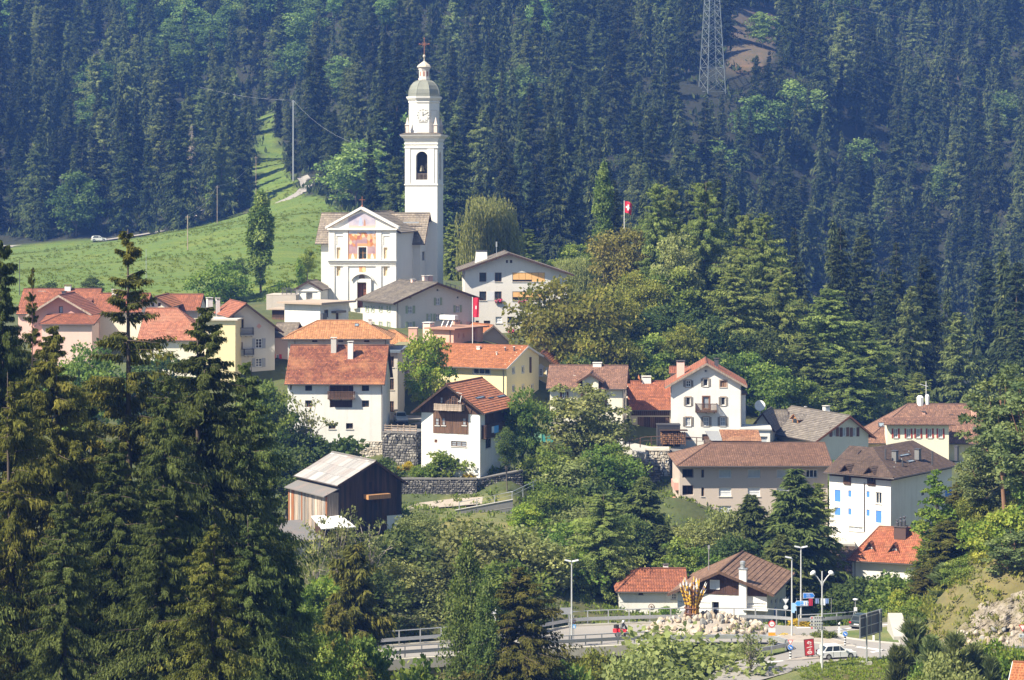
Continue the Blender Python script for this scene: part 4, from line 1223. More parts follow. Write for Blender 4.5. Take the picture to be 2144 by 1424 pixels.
# ---- chalet ------------
H=House("chalet","white and dark timber chalet with ribbed red roof and balcony",443,1318,1280,298,-22,10.6,M_WHITE,zm=ZB,pivot="r",sink=3)
U=lambda x,y,f="front":H.face_uv(f,x,y)
zl,zr_=H.z(443,235),H.z(1318,255);xa=H.at_y(738,60,0)[0]
H.zm=Z4;za=H.z(1357,592);xa=H.at_y(1357,592,0)[0];H.zm=ZB
wd=dict(frame=M_FRAMEB,depth=.15)
H.window("front",886,735,1118,825,nx=3,ny=2,pane=M_CURT,**wd)
H.window("front",638,712,683,762,frame=M_SHUTB,pane=M_SHUTB,nx=1,ny=1,sill=None,depth=.1,name="hatch")
H.window("right",1397,716,1480,830,nx=2,ny=1,surround=M_WHITE,**wd)
for x0,y0,x1,y1 in((652,388,712,505),(750,388,806,505),(1056,388,1115,505),(722,78,772,180)):H.window("front",x0,y0,x1,y1,nx=1,ny=2,pane=M_CURT,off=.06,sill=M_FRAMEW if y0>200 else None,**wd)
for x0,x1 in((812,868),(896,955),(985,1040)):H.window("front",x0,70,x1,262,frame=M_WOODM,nx=2,ny=3,off=.06,sill=None,depth=.15,name="balcony_door")
H.roof_y(zl,zr_,xa,za,tiles("chalet_tiles",(0.62,0.25,0.12),(0.46,0.17,0.09),patch=(0.40,0.2,0.12),amt=.4),os=.95,og=1.0,ob=.4,e=.42,under=M_WOODD)
cz,cb=U(700,318)[1],None
H.boards("front",[(0,cz),(H.w,cz),(H.w,zr_),(xa,za),(0,zl)],M_WOODM,pitch=.22,out0=.001,out1=.05)
ua,ub,zb=U(620,622)[0],U(1145,622)[0],U(800,622)[1]
H.boards("front",[(ua,zb),(ub,zb),(ub,cz-.003),(ua,cz-.003)],M_WOODM,pitch=.22,out0=.001,out1=.055)
ya,yb,z0=U(1390,630,"right")[0],H.d-.05,U(1450,632,"right")[1]
H.boards("right",[(0.05,U(1350,330,"right")[1]),(ya,U(1350,330,"right")[1]),(ya,zr_),(.05,zr_)],M_WOODD,pitch=.22,out0=.001,out1=.05)
H.boards("right",[(ya+.002,z0),(yb,z0),(yb,zr_),(ya+.002,zr_)],M_WOODD,pitch=.22,out0=.001,out1=.06)
H.balcony("front",626,180,1040,278,out=1.2,wood=M_WOODG,gap=.13)
H.balcony("right",1412,505,1700,618,out=.7,wood=M_WOODD,gap=.13)
b1=H.blk("banner",flat("banner_white",(0.62,0.66,0.70),.7),"right",1415,520,1450,605,.72,.75);H.blk("banner",flat("banner_blue",(0.10,0.36,0.70),.7),"right",1451,512,1516,603,.72,.75)
H.zm=ZC
for x0,y0,x1,y1 in((1100,1090,1185,1045),(1380,1070,1460,1030),(1255,1085,1310,1060)):H.skylight(x0,y0,x1,y1)
H.zm=ZB
H.pipe("front",446,240,320)
mb=MB();u,z=H.at_y(1040,60,-1.4);mb.bar((u,-1.4,z),(u-.2,-1.4,z-.9),.07);mb.bar((u-.5,-1.4,z-.8),(u-.1,-1.4,z-.6),.05);mb.bar((u-.7,-1.4,z+.4),(u,-1.2,z+.25),.05);H.add(mb,"antenna",M_FRAMEW)
CHALET=H
# ---- barn ----------------
H=House("barn","dark timber barn with pale sheet roof and weathered lean-to",530,1000,762,272,32,10.2,M_WOODD,zm=Z5,sink=2.5,cat="barn")
zl,zr_=H.z(530,402),H.z(1000,385);xa,za=H.at_y(790,238,0)
HB=[(H.face_uv("front",757,390)[0],H.face_uv("front",757,440)[1],H.face_uv("front",785,390)[0],H.face_uv("front",757,390)[1]),(H.face_uv("front",790,548)[0],H.face_uv("front",790,598)[1],H.face_uv("front",818,548)[0],H.face_uv("front",790,548)[1])]
H.roof_y(zl,zr_,xa,za,T_SHEET,os=.5,og=.7,ob=.5,sheet=True,th=.12,under=M_WOODD)
uw=H.face_uv("front",888,640);zb=uw[1]
plk=[M_WOODD,wood("dark_wood_brown",(0.075,0.04,0.026)),wood("dark_wood_black",(0.035,0.024,0.02))]
prof=[(0,zb-9),(H.w,zb-9),(H.w,zr_),(xa,za),(0,zl)]
H.boards("front",clip_convex([(0,zb-4.0),(uw[0],zb-4.0),(uw[0],za),(0,za)],prof),plk,pitch=.34,out0=.002,out1=.05,holes=HB,separate=True,rnd=[3,2,2])
H.boards("front",clip_convex([(uw[0],zb),(H.w,zb),(H.w,za),(uw[0],za)],prof),plk,pitch=.34,out0=.002,out1=.05,separate=True,rnd=[3,2,2])
H.blk("plinth",M_WHITE,"front",890,641,1000,780,.002,.07)
H.blk("canopy",M_WOODO,"front",715,480,880,500,.06,1.3)
for h in HB:
 q=MB();q.box(h[0],h[2],-.045,-.002,h[1],h[3]);H.add(q,"window",M_DARK)
f=lambda u,z,o:H.fxyz("left",u,z,o)
zt=H.at_x(400,432,-1.2)[1];zb_=H.at_x(400,500,-2.1)[1];z0=H.at_x(300,690,-1.4)[1]-1
mb=MB();mb.hexa([f(-.3,zt,.05),f(H.d,zt,.05),f(H.d,zb_,2.1),f(-.3,zb_,2.1),f(-.3,zt+.12,.05),f(H.d,zt+.12,.05),f(H.d,zb_+.12,2.1),f(-.3,zb_+.12,2.1)]);H.add(mb,"lean_to_roof",T_SHEET)
mats=[M_WOODG,wood("pale_plank",(0.55,0.45,0.36),(0.3,0.23,0.17)),wood("rust_plank",(0.34,0.13,0.05),(0.2,0.07,0.03)),wood("grey_plank",(0.30,0.27,0.24),(0.15,0.13,0.11))]
rn=random.Random(5);n=27
for i in range(n):
 a,b=H.d*i/n+.01,H.d*(i+1)/n-.01
 mb=MB();o1=1.55+rn.uniform(-.03,.03);mb.prism([(a,z0),(b,z0),(b,zb_-.02),(a,zb_-.02)],1.5,o1,f)
 H.add(mb,"plank",rn.choices(mats,[4,5,1.6,2])[0]if i<17 else rn.choices(mats,[3,1,4,2])[0])
mb=MB();n=5
for i in range(n):
 u=1.5*(i+.5)/n;mb.prism([(u-.14,z0),(u+.14,z0),(u+.14,zt-.4),(u-.14,zt-.4)],-.02,.02,lambda a,z,o:(-a,.02+o,z))
H.add(mb,"end_boards",M_WOODG)
H.pipe("left",240,390,470,out=.5)
zz0=zb
H=House("sheet_roofed_shed","low pale shed with a white sheet roof in front of the barn",440,990,1180,262,24,8,plaster("shed_render",(0.58,0.50,0.42),amt=.4),zm=ZBN,sink=3,cat="shed")
H.window("front",512,905,560,1000,frame=M_FRAMEB,nx=1,ny=1)
zf=H.z(600,822)
mb=MB();mb.hexa([(-2.5,-.5,zf),(H.w+.3,-.5,zf),(H.w+.3,8,zf+1.1),(-2.5,8,zf+1.1),(-2.5,-.5,zf+.12),(H.w+.3,-.5,zf+.12),(H.w+.3,8,zf+1.22),(-2.5,8,zf+1.22)]);H.add(mb,"roof",T_SHEET)
H.walls([(0,-3),(H.w,-3),(H.w,zf),(0,zf)],[(0,-3),(7.8,-3),(7.8,zf+1.05),(0,zf)])
H=House("canopy_shed","small lean shed with bright white sheet roof against the barn",1050,1500,640,268,24,3.2,M_WOODD,zm=ZBN,sink=3,cat="shed")
zf=H.z(1500,572)
mb=MB();mb.hexa([(-.4,-.3,zf),(H.w+.9,-.3,zf-.05),(H.w+.2,3.4,zf+1.0),(-.4,3.4,zf+1.0),(-.4,-.3,zf+.1),(H.w+.9,-.3,zf+.05),(H.w+.2,3.4,zf+1.1),(-.4,3.4,zf+1.1)]);H.add(mb,"roof",plaster("white_sheet",(0.78,0.77,0.74),amt=.3))
H.walls([(0,-3),(H.w,-3),(H.w,zf-.05),(0,zf)],[(0,-3),(3.2,-3),(3.2,zf+.9),(0,zf-.05)])
# ---- pink house and yellow house -----------------------------------------------------
H=House("pink_house","pink house with faded lettering and white shutters behind the tree",78,520,1290,345,-3,9,M_PINK,zm=ZC,sink=3)
ps=dict(frame=M_FRAMEW,surround=flat("pink_surround",(0.55,0.18,0.14),.8),pane=M_CURT)
for x0,y0,x1,y1 in((150,735,190,845),(145,1020,185,1115),(297,1045,343,1125)):H.window("front",x0,y0,x1,y1,nx=2,ny=2,shut=flat("cream_shutter",(0.74,0.68,0.62),.7),shw=.45,**ps)
H.flat_roof(H.z(200,412),plaster("mossy_flat_roof",(0.20,0.19,0.09),amt=.5),o=.55,th=.3)
def lettering(name,text,H,face,x,y,size,mat,out=.03):
 cu=bpy.data.curves.new(name,"FONT");cu.body=text;cu.size=size;cu.extrude=.012;cu.resolution_u=2;cu.materials.append(mat)
 o=bpy.data.objects.new(name,cu);COL.objects.link(o);me=bpy.data.meshes.new_from_object(o);bpy.data.objects.remove(o)
 o=bpy.data.objects.new(name,me);COL.objects.link(o);o.parent=H.root
 u,z=H.face_uv(face,x,y);o.location=H.fxyz(face,u,z,out);o.rotation_euler=(R(90),0,0)
lettering("lettering","Volta",H,"front",118,612,1.5,flat("faded_paint",(0.58,0.42,0.30),.9))
H.zm=ZC
H.chimney(217,162,328,388,3,M_TERRA,plaster("chimney_cap",(0.55,0.42,0.34)),dep=1.6,drop=1.5,hood=False)
H=House("yellow_house","long pale yellow house with an orange roof dotted by snow guards",430,1490,1240,337,-25,11.5,M_YELLOW,zm=ZC,pivot="r",sink=3)
H.window("front",1057,685,1275,768,frame=M_FRAMEW,nx=3,ny=1,surround=M_STONE_TRIM);H.window("front",770,680,830,745,frame=M_FRAMEW,nx=1,ny=1,surround=M_STONE_TRIM)
for x0,y0,x1,y1 in((1566,682,1592,752),(1688,668,1714,742),(1566,915,1592,985),(1690,908,1714,980),(1810,905,1836,975),(1568,1230,1596,1300),(1700,1225,1728,1295)):H.window("right",x0,y0,x1,y1,frame=M_FRAMEW,nx=1,ny=1,surround=M_STONE_TRIM)
ze=H.z(1300,672)
zr=H.at_x(1745,415,H.w)[1];yr=H.at_x(1745,415,H.w)[0]
zbk=zr-(zr-ze)/yr*(H.d-yr)*.9
H.roof_x(ze,zbk,yr,zr,T_ORANGE,oe=.7,og=.35,ob=1.0,under=flat("white_eaves",(0.7,0.66,0.58),.7),e=.34)
H.guards(7,24,flat("guard_cream",(0.70,0.62,0.45),.6))
H.chimney(1100,402,1140,468,5.2,M_WHITE,drop=1.2);H.chimney(1352,475,1366,535,3.6,M_STONE_TRIM,drop=.8,hood=False);H.chimney(1464,412,1476,455,5,M_METALD,drop=.8,hood=False);H.chimney(1578,405,1592,450,5,M_METALD,drop=.8,hood=False)
H.pipe("front",1450,680,1010)
H.blk("timber_post",M_WOODM,"right",1785,545,1800,745,.02,.2)
YH=H
H=House("ochre_house","ochre gabled house with white ornate window surrounds",1775,2110,1330,351,-6,9,M_OCHRE,zm=ZC,sink=3)
for y0,y1 in((690,785),(905,1010),(1135,1230)):
 for x in(1912,2010):H.window("front",x,y0,x+40,y1,frame=M_FRAMEW,nx=2,ny=3,surround=M_WHITE)
xa,za=H.at_y(1952,490,0)
H.roof_y(H.z(1775,640),H.z(2110,640),xa,za,T_ORANGE,os=.9,og=1.1,under=M_WOODD)
mb=MB()
for y in(690,905):
 u,z=H.at_y(1932,y,0);mb.prism([(u-.75,z+.16),(u+.75,z+.16),(u,z+.75)],.0,.06,lambda a,b,t:(a,-t,b))
H.add(mb,"window_pediments",M_WHITE)
# ---- terracotta group ------
H=House("rose_house","rose flat-roofed house with chimneys behind the orange roof",500,802,395,354,-32,8.4,M_TERRA,zm=ZC,sink=5)
for x in(856,920):H.window("right",x,232,x+22,295,frame=M_ROSE,pane=M_ROSE,nx=1,ny=1,sill=None)
H.flat_roof(H.z(650,183),plaster("rose_roof_edge",(0.34,0.18,0.12),amt=.4),o=.7,th=.22)
H.chimney(404,90,496,250,1,M_PINK,plaster("white_cap",(0.7,0.7,0.68)),dep=1.2,drop=2);H.pipe("front",760,190,390)
H.blk("pillar",M_TERRA,"right",1072,165,1112,385,.1,.6)
TK=empty("water_tank",H.mat4@Vector((0,0,0)),H.yaw,"white oblong tank on thin legs above the rose roof","tank")
def loc(x,y,k):u,z=H.at_y(x,y,k);return Vector((u,k,z))
mb=MB();a,b=loc(640,52,4),loc(836,2,4);mb.box(a.x,b.x,3.6,4.6,a.z,b.z);mb.build("tank_body",M_FRAMEW,TK)
for x in(665,730,785):
 mb=MB();p,q=loc(x+15,60,4),loc(x-25,158,3);mb.bar(p,q,.12);mb.build("leg",M_FRAMEW,TK)
H=House("gabled_rose_house","dusky rose gabled house with orange roof and small gable window",1125,1562,400,364,25,10,plaster("dusky_rose",(0.60,0.48,0.43),amt=.3),zm=ZC,sink=5)
H.window("front",1172,345,1228,392,frame=M_FRAMEW,nx=3,ny=1)
xa,za=H.at_y(1302,145,0)
H.roof_y(H.z(1125,275),H.z(1562,395),xa,za,T_ORANGE,os=.5,og=.6,under=M_WOODG)
H.chimney(815,65,885,150,6,M_TERRA,MATS["brown_tiles"],drop=2);H.chimney(970,78,1040,112,8,M_PINK,drop=2)
H=House("sandy_roofed_house","low house with a worn sandy tile roof beside the pink chimney",-30,235,395,352,0,8,M_PINK,zm=ZC,sink=5)
ze=H.z(100,372);H.roof_x(ze,ze,4,H.at_y(100,212,4)[1],T_LIGHT,oe=.4,og=.4,hr=2.5)
# ---- brown-roofed house, red barn, white gable house ---------------------------------------
H=House("brown_roofed_house","cream house with a mottled brown roof and a balcony dormer",132,775,905,334,-5.5,10,M_CREAM,zm=Z7,sink=3)
bs=dict(frame=M_FRAMEW,nx=2,ny=2,shut=M_SHUTB)
H.window("front",577,390,605,430,**bs);H.window("front",572,490,610,558,**bs);H.window("front",240,420,275,480,**bs)
for y0,y1 in((388,425),(482,560),(640,720),(785,840)):
 for x in(781,805):H.window("right",x,y0,x+11,y1,frame=M_SHUTB,nx=1,ny=1,sill=None)
ze=H.z(500,380);zr=H.at_y(500,200,5)[1]
H.roof_x(ze,ze,5,zr,T_BRMIX,oe=.6,og=.5,e=.33)
D=House("dormer_bay","",417,556,440,332.8,-5.5,4.5,M_CREAM,zm=Z7,sink=.2,root=H)
D.window("front",448,350,500,402,frame=M_FRAMEB,nx=2,ny=1,pane=M_GLASS)
xa,za=D.at_y(486,268,0);D.roof_y(D.z(417,312),D.z(556,312),xa,za,T_BRMIX,os=.75,og=.5,under=M_WOODD)
H.balcony("front",402,405,552,455,out=1.3,wood=M_WOODM);H.chimney(508,165,583,195,4.6,M_WHITE,drop=1.5)
H.chimney(340,275,355,300,2.5,M_PINK,drop=.8,hood=False);H.pipe("front",772,385,900)
H.blk("plinth",M_WHITE,"front",690,850,775,915,.002,.06)
H=House("red_barn","timber-fronted barn with red tiled roof between two houses",838,1192,902,344,0,9,plaster("barn_stone",(0.55,0.48,0.38),amt=.5),zm=Z7,sink=3,cat="barn")
H.window("front",942,822,1000,900,frame=M_FRAMEB,pane=M_WOODM,nx=1,ny=1,sill=None,name="door")
ze=H.z(1000,562);H.roof_x(ze,ze,4.5,H.at_y(1000,338,4.5)[1],T_RED,oe=.5,og=.3,e=.3)
a,zb=H.at_y(845,790,0);b,zt=H.at_y(1180,565,0)
c1=H.at_y(900,640,0)
H.boards("front",[(a,H.z(1000,628)),(b,H.z(1000,628)),(b,zt),(a,zt)],M_WOODD,pitch=.3,out0=.06,out1=.11,separate=True)
H.boards("front",[(c1[0],zb),(b,zb),(b,c1[1]),(c1[0],c1[1])],[M_WOODM,M_WOODD],pitch=.3,out0=.002,out1=.05,separate=True,rnd=[2,2])
H.chimney(940,285,1018,340,4,M_WHITE,drop=1.5,dep=1.4)
mb=MB();u,z=H.at_y(912,300,4);mb.lathe([(.05,-.15),(.5,.1),(.55,.12)],14,(0,0,0));d_=H.add(mb,"satellite_dish",flat("dish_orange",(0.50,0.20,0.10),.6));d_.matrix_basis=Matrix.Translation((u,4,z))@Matrix.Rotation(R(70),4,"Y")
H=House("white_gable_house","white gable-fronted house with grey shutters and wooden balcony",1192,1810,892,333,-4,11,M_WHITE,zm=Z7,sink=3)
ws=dict(frame=M_FRAMEW,shut=M_SHUTG,surround=plaster("window_tan",(0.45,0.34,0.26),amt=.2))
H.window("front",1324,322,1366,376,nx=2,ny=2,**ws)
H.window("front",1477,306,1518,372,nx=1,ny=1,pane=M_DARK,**ws)
H.window("front",1624,322,1680,380,frame=M_SHUTB,pane=wood("closed_shutter",(0.34,0.22,0.14)),nx=2,ny=1,surround=MATS["window_tan"])
for x in(1326,1632):H.window("front",x,468,x+38,540,nx=1,ny=1,pane=M_DARK,**ws)
H.window("front",1474,464,1528,570,frame=M_WOODO,nx=1,ny=1,pane=M_CURT,surround=M_SHUTB,sill=None,name="balcony_door")
for x,w_ in((1322,44),(1478,46),(1626,44)):H.window("front",x,643,x+w_,720,nx=2,ny=2,pane=M_CURT,**ws)
H.window("front",1312,816,1368,840,frame=M_FRAMEB,nx=1,ny=1);H.window("front",1466,792,1528,850,frame=M_FRAMEB,pane=M_WOODM,nx=1,ny=1,name="door",sill=None)
H.window("front",1487,227,1510,250,frame=M_STONE_TRIM,pane=M_DARK,nx=1,ny=1,sill=None,name="vent")
xa,za=H.at_y(1505,178,0)
H.roof_y(H.z(1192,358),H.z(1810,352),xa,za,T_RED,os=.8,og=.8,under=M_WOODG,e=.3)
H.balcony("front",1405,524,1597,594,out=1.2,wood=M_WOODM)
H.chimney(1243,148,1311,290,3.0,M_PINK,M_GUTTER,dep=1.3,drop=2.5);H.chimney(1574,126,1610,195,4.5,M_METALD,M_GUTTER,drop=2)
C=House("cross_roof","",1188,1400,330,345,-4,5,M_PINK,zm=Z7,sink=2,root=H)
ze=C.z(1250,262);C.roof_x(ze,ze,2.5,C.at_y(1250,212,2.5)[1],T_RED,oe=.3,og=.2)
H.pipe("front",1192,375,430);H.pipe("front",1806,375,830)
E=House("side_annex","",1811,1848,722,338,-4,5,M_WHITE,zm=Z7,sink=6,root=H);E.flat_roof(E.z(1830,445),T_BROWN,o=.25,th=.2)
H=House("tiled_lean_to","low shed with a mottled tiled lean-to roof below the gable house",1485,1975,905,322,-4,5,M_WOODM,zm=Z7,sink=2,cat="shed")
zf=H.z(1700,852);zk=H.at_y(1700,757,4.5)[1];ua=H.at_y(1645,850,0)[0]
mb=MB();H.slope(mb,(ua-.4,4.5,zk),(H.w-.1,4.5,zk),(ua,-.4,zf-.05),(H.w+.2,-.4,zf-.05),True,.1,.33);o=mb.build("roof",[tiles("mottled_tiles",(0.55,0.30,0.17),(0.34,0.16,0.10),w=.25,patch=(0.6,0.38,0.24),amt=.5),M_WOODD],H.root,fix=False)
mb=MB();H.slope(mb,(ua-2.4,4.5,zk-.2),(ua-.5,4.5,zk-.2),(ua-1.6,-.4,zf),(ua-.05,-.4,zf),False,.08);mb.build("sheet_roof",[M_METAL,M_WOODD],H.root,fix=False)
mb=MB();H.slope(mb,(0,2.5,zk-1.2),(ua-1.7,2.5,zk-1.2),(-.1,-.4,zf-.3),(ua-1.65,-.4,zf-.3),False,.08);mb.build("low_roof",[T_DKBR,M_WOODD],H.root,fix=False)
H.walls([(0,-2),(H.w,-2),(H.w,zf-.1),(0,zf-.4)],[(0,-2),(4.4,-2),(4.4,zf+.1),(0,zf-.1)])
H=House("white_garage","small white flat-roofed garage beside the tiled lean-to",1812,2062,905,330,-4,6,M_WHITE,zm=Z7,sink=3,cat="garage")
H.window("front",1965,812,2040,905,frame=M_ROLL,pane=M_ROLLG,nx=1,ny=5,sill=None,name="door",depth=.3)
H.flat_roof(H.z(1900,756),plaster("garage_roof",(0.45,0.44,0.42)),o=.25,th=.2)
# ---- tan apartment block ------
H=House("apartment_block","long taupe apartment block with a brown hipped roof",121,990,970,304,1.0,11,M_TAUPE,zm=Z8,sink=3,cat="apartment block")
for r,(y0,y1,lo)in enumerate(((515,562,(512,562)),(620,672,(607,665)),(727,777,(714,772)),(832,884,(820,878)))):
 H.window("front",137,lo[0],202,lo[1],frame=M_WOODM,pane=M_DARK,nx=2,ny=1,sill=None,depth=1.2,name="loggia")
 H.window("front",248,y0,264,y1,frame=M_FRAMEB,nx=1,ny=1)
 for x in(351,521,691):H.window("front",x,y0,x+73,y1,frame=M_FRAMEW,pane=M_ROLLG if r==0 else M_ROLL,nx=1,ny=2 if r else 1,fr=.06)
 H.window("front",862,y0,930,y1,frame=M_FRAMEW,pane=M_GLASS if r==0 else M_ROLL,nx=3 if r==0 else 1,ny=1)
zr=H.at_y(600,366,5.5)[1];ze=(H.at_y(500,500,-1.35)[1]+.2455*zr)/1.2455
H.roof_x(ze,ze,5.5,zr,T_BROWN,oe=1.35,og=.5,hl=4.6,e=.33,under=M_GUTTER)
for y in(620,):pass
mb=MB();f=H.fxyz
for k in range(3):
 z=H.z(100,640+k*107,0);mb.box(-.6,-.002,1.5,6,z-.1,z+.9)
H.add(mb,"side_balconies",M_ROSE)
# ---- white building with blue blinds -------------------------------------------------------------
H=House("blue_blind_building","white corner building with bright blue blinds and dark brown roof",1000,1361,905,296,-38,17,M_WHITE,zm=Z8,pivot="r",sink=3.5,cat="building")
for x0,y0,x1,y1 in((1030,631,1067,707),(1030,735,1067,786),(1110,635,1131,678),(1110,741,1131,783),(1217,640,1238,680),(1217,748,1238,790),(1272,753,1308,831)):H.window("front",x0,y0,x1,y1,frame=M_FRAMEW,pane=M_BLUE,nx=1,ny=1,fr=.04,sill=None,depth=.12)
H.window("front",1272,646,1308,717,frame=M_FRAMEW,nx=2,ny=1);H.window("front",1116,846,1197,880,frame=M_FRAMEW,pane=M_ROLLG,nx=3,ny=1)
for x0,y0,x1,y1,p in((1540,641,1560,668,M_GLASS),(1680,636,1722,682,M_BLUE),(1540,751,1562,777,M_BLUE),(1680,745,1722,790,M_BLUE)):H.window("right",x0,y0,x1,y1,frame=M_FRAMEW,pane=p,nx=1,ny=1,sill=None,depth=.12)
r_=6.0;zr=H.at_y(1364,398,r_)[1];ze=(H.at_y(1362,570,-.9)[1]+.15*zr)/1.15;w,d=H.w,H.d;sl=(zr-ze)/r_
mb=MB();o_=.9;zo=ze-sl*o_
H.slope(mb,(-.3,r_,zr),(w-r_,r_,zr),(-.3,-o_,zo),(w+o_,-o_,zo),True,.15,.34)
H.slope(mb,(w-r_,r_,zr),(w-r_,d,zr),(w+o_,-o_,zo),(w+o_,d,zo),True,.15,.34)
H.slope(mb,(w-r_,r_,zr),(-.3,r_,zr),(w-2*r_,2*r_,ze),(-.3,2*r_,ze),True,.15,.34)
H.slope(mb,(w-r_,d,zr),(w-r_,r_,zr),(w-2*r_,d,ze),(w-2*r_,2*r_,ze),True,.15,.34)
mb.build("roof",[T_DKBR,M_WOODD],H.root,fix=False)
H.walls([(0,-3.5),(w,-3.5),(w,ze),(0,ze)],[(0,-3.5),(d,-3.5),(d,ze),(0,ze)])
mb=MB();mb.tube([(w+o_,-o_,zo+.2),(w-r_,r_,zr+.2)],.1,6);H.add(mb,"ridge_cap",T_DKBR)
mb=MB();mb.tube([(-.3,-o_-.08,zo+.05),(w+o_+.08,-o_-.08,zo+.05),(w+o_+.08,d,zo+.05)],.09,6);H.add(mb,"gutter",M_GUTTER)
mb=MB();mb.box(.0,w+.02,-.03,-.002,ze-.75,ze-.05);mb.box(w+.002,w+.03,0,d,ze-.75,ze-.05);H.add(mb,"eaves_board",M_WOODD)
H.r=dict(kind="x",zf=ze,sf=sl,zr=zr,yr=r_)
H.guards(6,12,M_METAL)
for xx in(1166,):H.skylight(xx,424,xx+24,402)
H.r=dict(kind="y",sr=sl,zr=ze,xa=w-r_,za=zr,zl=ze)
for a in((1415,440,1465,420),(1466,474,1490,457),(1752,484,1785,466)):H.skylight(*a)
for x0,y0,x1,y1 in((1082,515,1124,604),(1222,528,1268,610)):H.dormer(x0,y0,x1,y1,y0-28,-.15,T_DKBR,4.5,M_WOODD,M_WOODM,.55,2,1)
H.chimney(1366,402,1392,432,5.2,M_CONCD,M_METALD,drop=.8);H.chimney(1500,392,1526,422,10,M_CONCD,M_METALD,drop=.8);H.chimney(1735,375,1752,402,15.5,M_METALD,M_METALD,drop=1.4)
for x,y in((1330,420),(1430,485),(1605,432)):
 mb=MB();u,z=H.at_y(x,y,4.0 if x<1400 else 5.0);mb.tube([(u,4.0 if x<1400 else 5.,z-1.2),(u,4.0 if x<1400 else 5.,z+.6)],.12,6);H.add(mb,"vent_pipe",M_METALD)
a,zt=H.at_x(1582,535,w-1.6);b,zb=H.at_x(1640,585,w-1.6);m_=(a+b)/2
mb=MB();za=H.at_x(1610,482,w-1.6)[1]
mb.prism([(a,zb-1),(b,zb-1),(b,zt),(m_,za),(a,zt)],w-5.5,w-1.6,lambda u,v,t:(t,u,v));dm=H.add(mb,"dormer",M_WHITE)
mb=MB();s2=(za-zt)/(m_-a)
H.slope(mb,(w-1.2,m_,za),(w-5.5,m_,za),(w-1.2,a-.3,zt-.3*s2),(w-5.5,a-.3,zt-.3*s2),False,.08);H.slope(mb,(w-5.5,m_,za),(w-1.2,m_,za),(w-5.5,b+.3,zt-.3*s2),(w-1.2,b+.3,zt-.3*s2),False,.08)
mb.build("roof",[T_BROWN,M_WOODD],dm,fix=False)
mb=MB();mb.prism([(a+.3,zb-.6),(b-.3,zb-.6),(b-.3,zt),(m_,za-.4),(a+.3,zt)],w-1.598,w-1.57,lambda u,v,t:(t,u,v));mb.build("window",M_GLASS,dm)
H.pipe("front",1207,590,880)
# ---- houses on the upper right --------
H=House("slate_roofed_house","cream gabled house with pale slate roof and brown shutters",975,1812,640,334,24,15.5,M_CREAM,zm=ZY,sink=3)
for x in(1212,1382,1552):H.window("front",x,362,x+58,505,frame=M_FRAMEW,pane=M_CURT,nx=2,ny=1,shut=M_SHUTB,sill=None,shw=.8)
xa,za=H.at_y(1468,178,0)
H.roof_y(H.z(975,545),H.z(1812,470),xa,za,T_FIBRE,os=.8,og=.7,under=wood("red_brown_wood",(0.26,0.10,0.05)),e=.4)
H.chimney(1096,0,1172,112,8,M_WHITE,drop=2);H.chimney(765,8,785,88,12,M_METAL,drop=1.5,hood=False)
sl=H.r["sl"];yy=9.6
xx=1.9;zz=H.r["zl"]+sl*xx
mb=MB();mb.prism([(yy-.8,zz-.3),(yy+.8,zz-.3),(yy+.8,zz+.9),(yy,zz+1.5),(yy-.8,zz+.9)],xx,xx+3.2,lambda u,v,t:(t,u,v));dm=H.add(mb,"dormer",M_WOODO)
mb=MB();H.slope(mb,(xx+3.2,yy,zz+1.5),(xx-.3,yy,zz+1.5),(xx+3.2,yy-1.1,zz+.68),(xx-.3,yy-1.1,zz+.68),False,.08);H.slope(mb,(xx-.3,yy,zz+1.5),(xx+3.2,yy,zz+1.5),(xx-.3,yy+1.1,zz+.68),(xx+3.2,yy+1.1,zz+.68),False,.08);mb.build("roof",[T_FIBRE,M_WOODO],dm,fix=False)
mb=MB();mb.box(xx-.02,xx-.003,yy-.55,yy+.55,zz+.05,zz+.85);mb.build("window",M_GLASS,dm)
H=House("dark_gabled_house","small cream house with dark slate gable roof by the trees",-45,200,520,340,-14,9,M_CREAM,zm=ZY,sink=3)
xa,za=H.at_y(58,135,0)
H.roof_y(H.z(-45,260),H.z(200,345),xa,za,T_SLATE,os=.5,og=.6,under=M_WOODD)
H.zm=Z8
mb=MB();u,z=H.at_y(588,190,-.5);mb.lathe([(.05,-.2),(.5,.02),(.8,.22)],16);d_=H.add(mb,"satellite_dish",M_FRAMEW);d_.matrix_basis=Matrix.Translation((u,.5,z+1.2))@Matrix.Rotation(R(80),4,"X")
mb=MB();mb.bar((u,.5,z-2),(u,.6,z+1.2),.1);H.add(mb,"dish_post",M_METAL)
L=House("low_slate_wing","dark slate-roofed wing linking the two cream houses",205,470,520,345,0,7,M_CREAM,zm=ZY,sink=3)
ze=L.z(350,335);L.roof_x(ze,ze,3.5,L.at_y(350,88,3.5)[1],T_SLATE,oe=.5,og=.4,under=M_WOODD)
H=House("long_yellow_house","long pale yellow house with red shutters and speckled brown roof",1340,1702,395,346,-2,13,plaster("pale_yellow_render",(0.78,0.72,0.56),amt=.15),zm=Z8,sink=4)
for x in(1378,1453,1510,1578,1641):H.window("front",x,274,x+24,328,frame=M_FRAMEW,pane=M_CURT,nx=2,ny=2,shut=M_SHUTR,shw=.42)
ze=H.z(1500,250)
mb=MB()
H.slope(mb,(-.3,2.2,ze+.75),(H.w+.3,2.2,ze+.75),(-.6,-.8,ze-.05),(H.w+.9,-.8,ze-.05),True,.12,.35);mb.build("eaves_roof",[T_BRMIX,M_WOODM],H.root,fix=False)
H.walls([(0,-4),(H.w,-4),(H.w,ze),(0,ze)],[(0,-4),(3,-4),(3,ze),(0,ze)],faces=("front","left","right"))
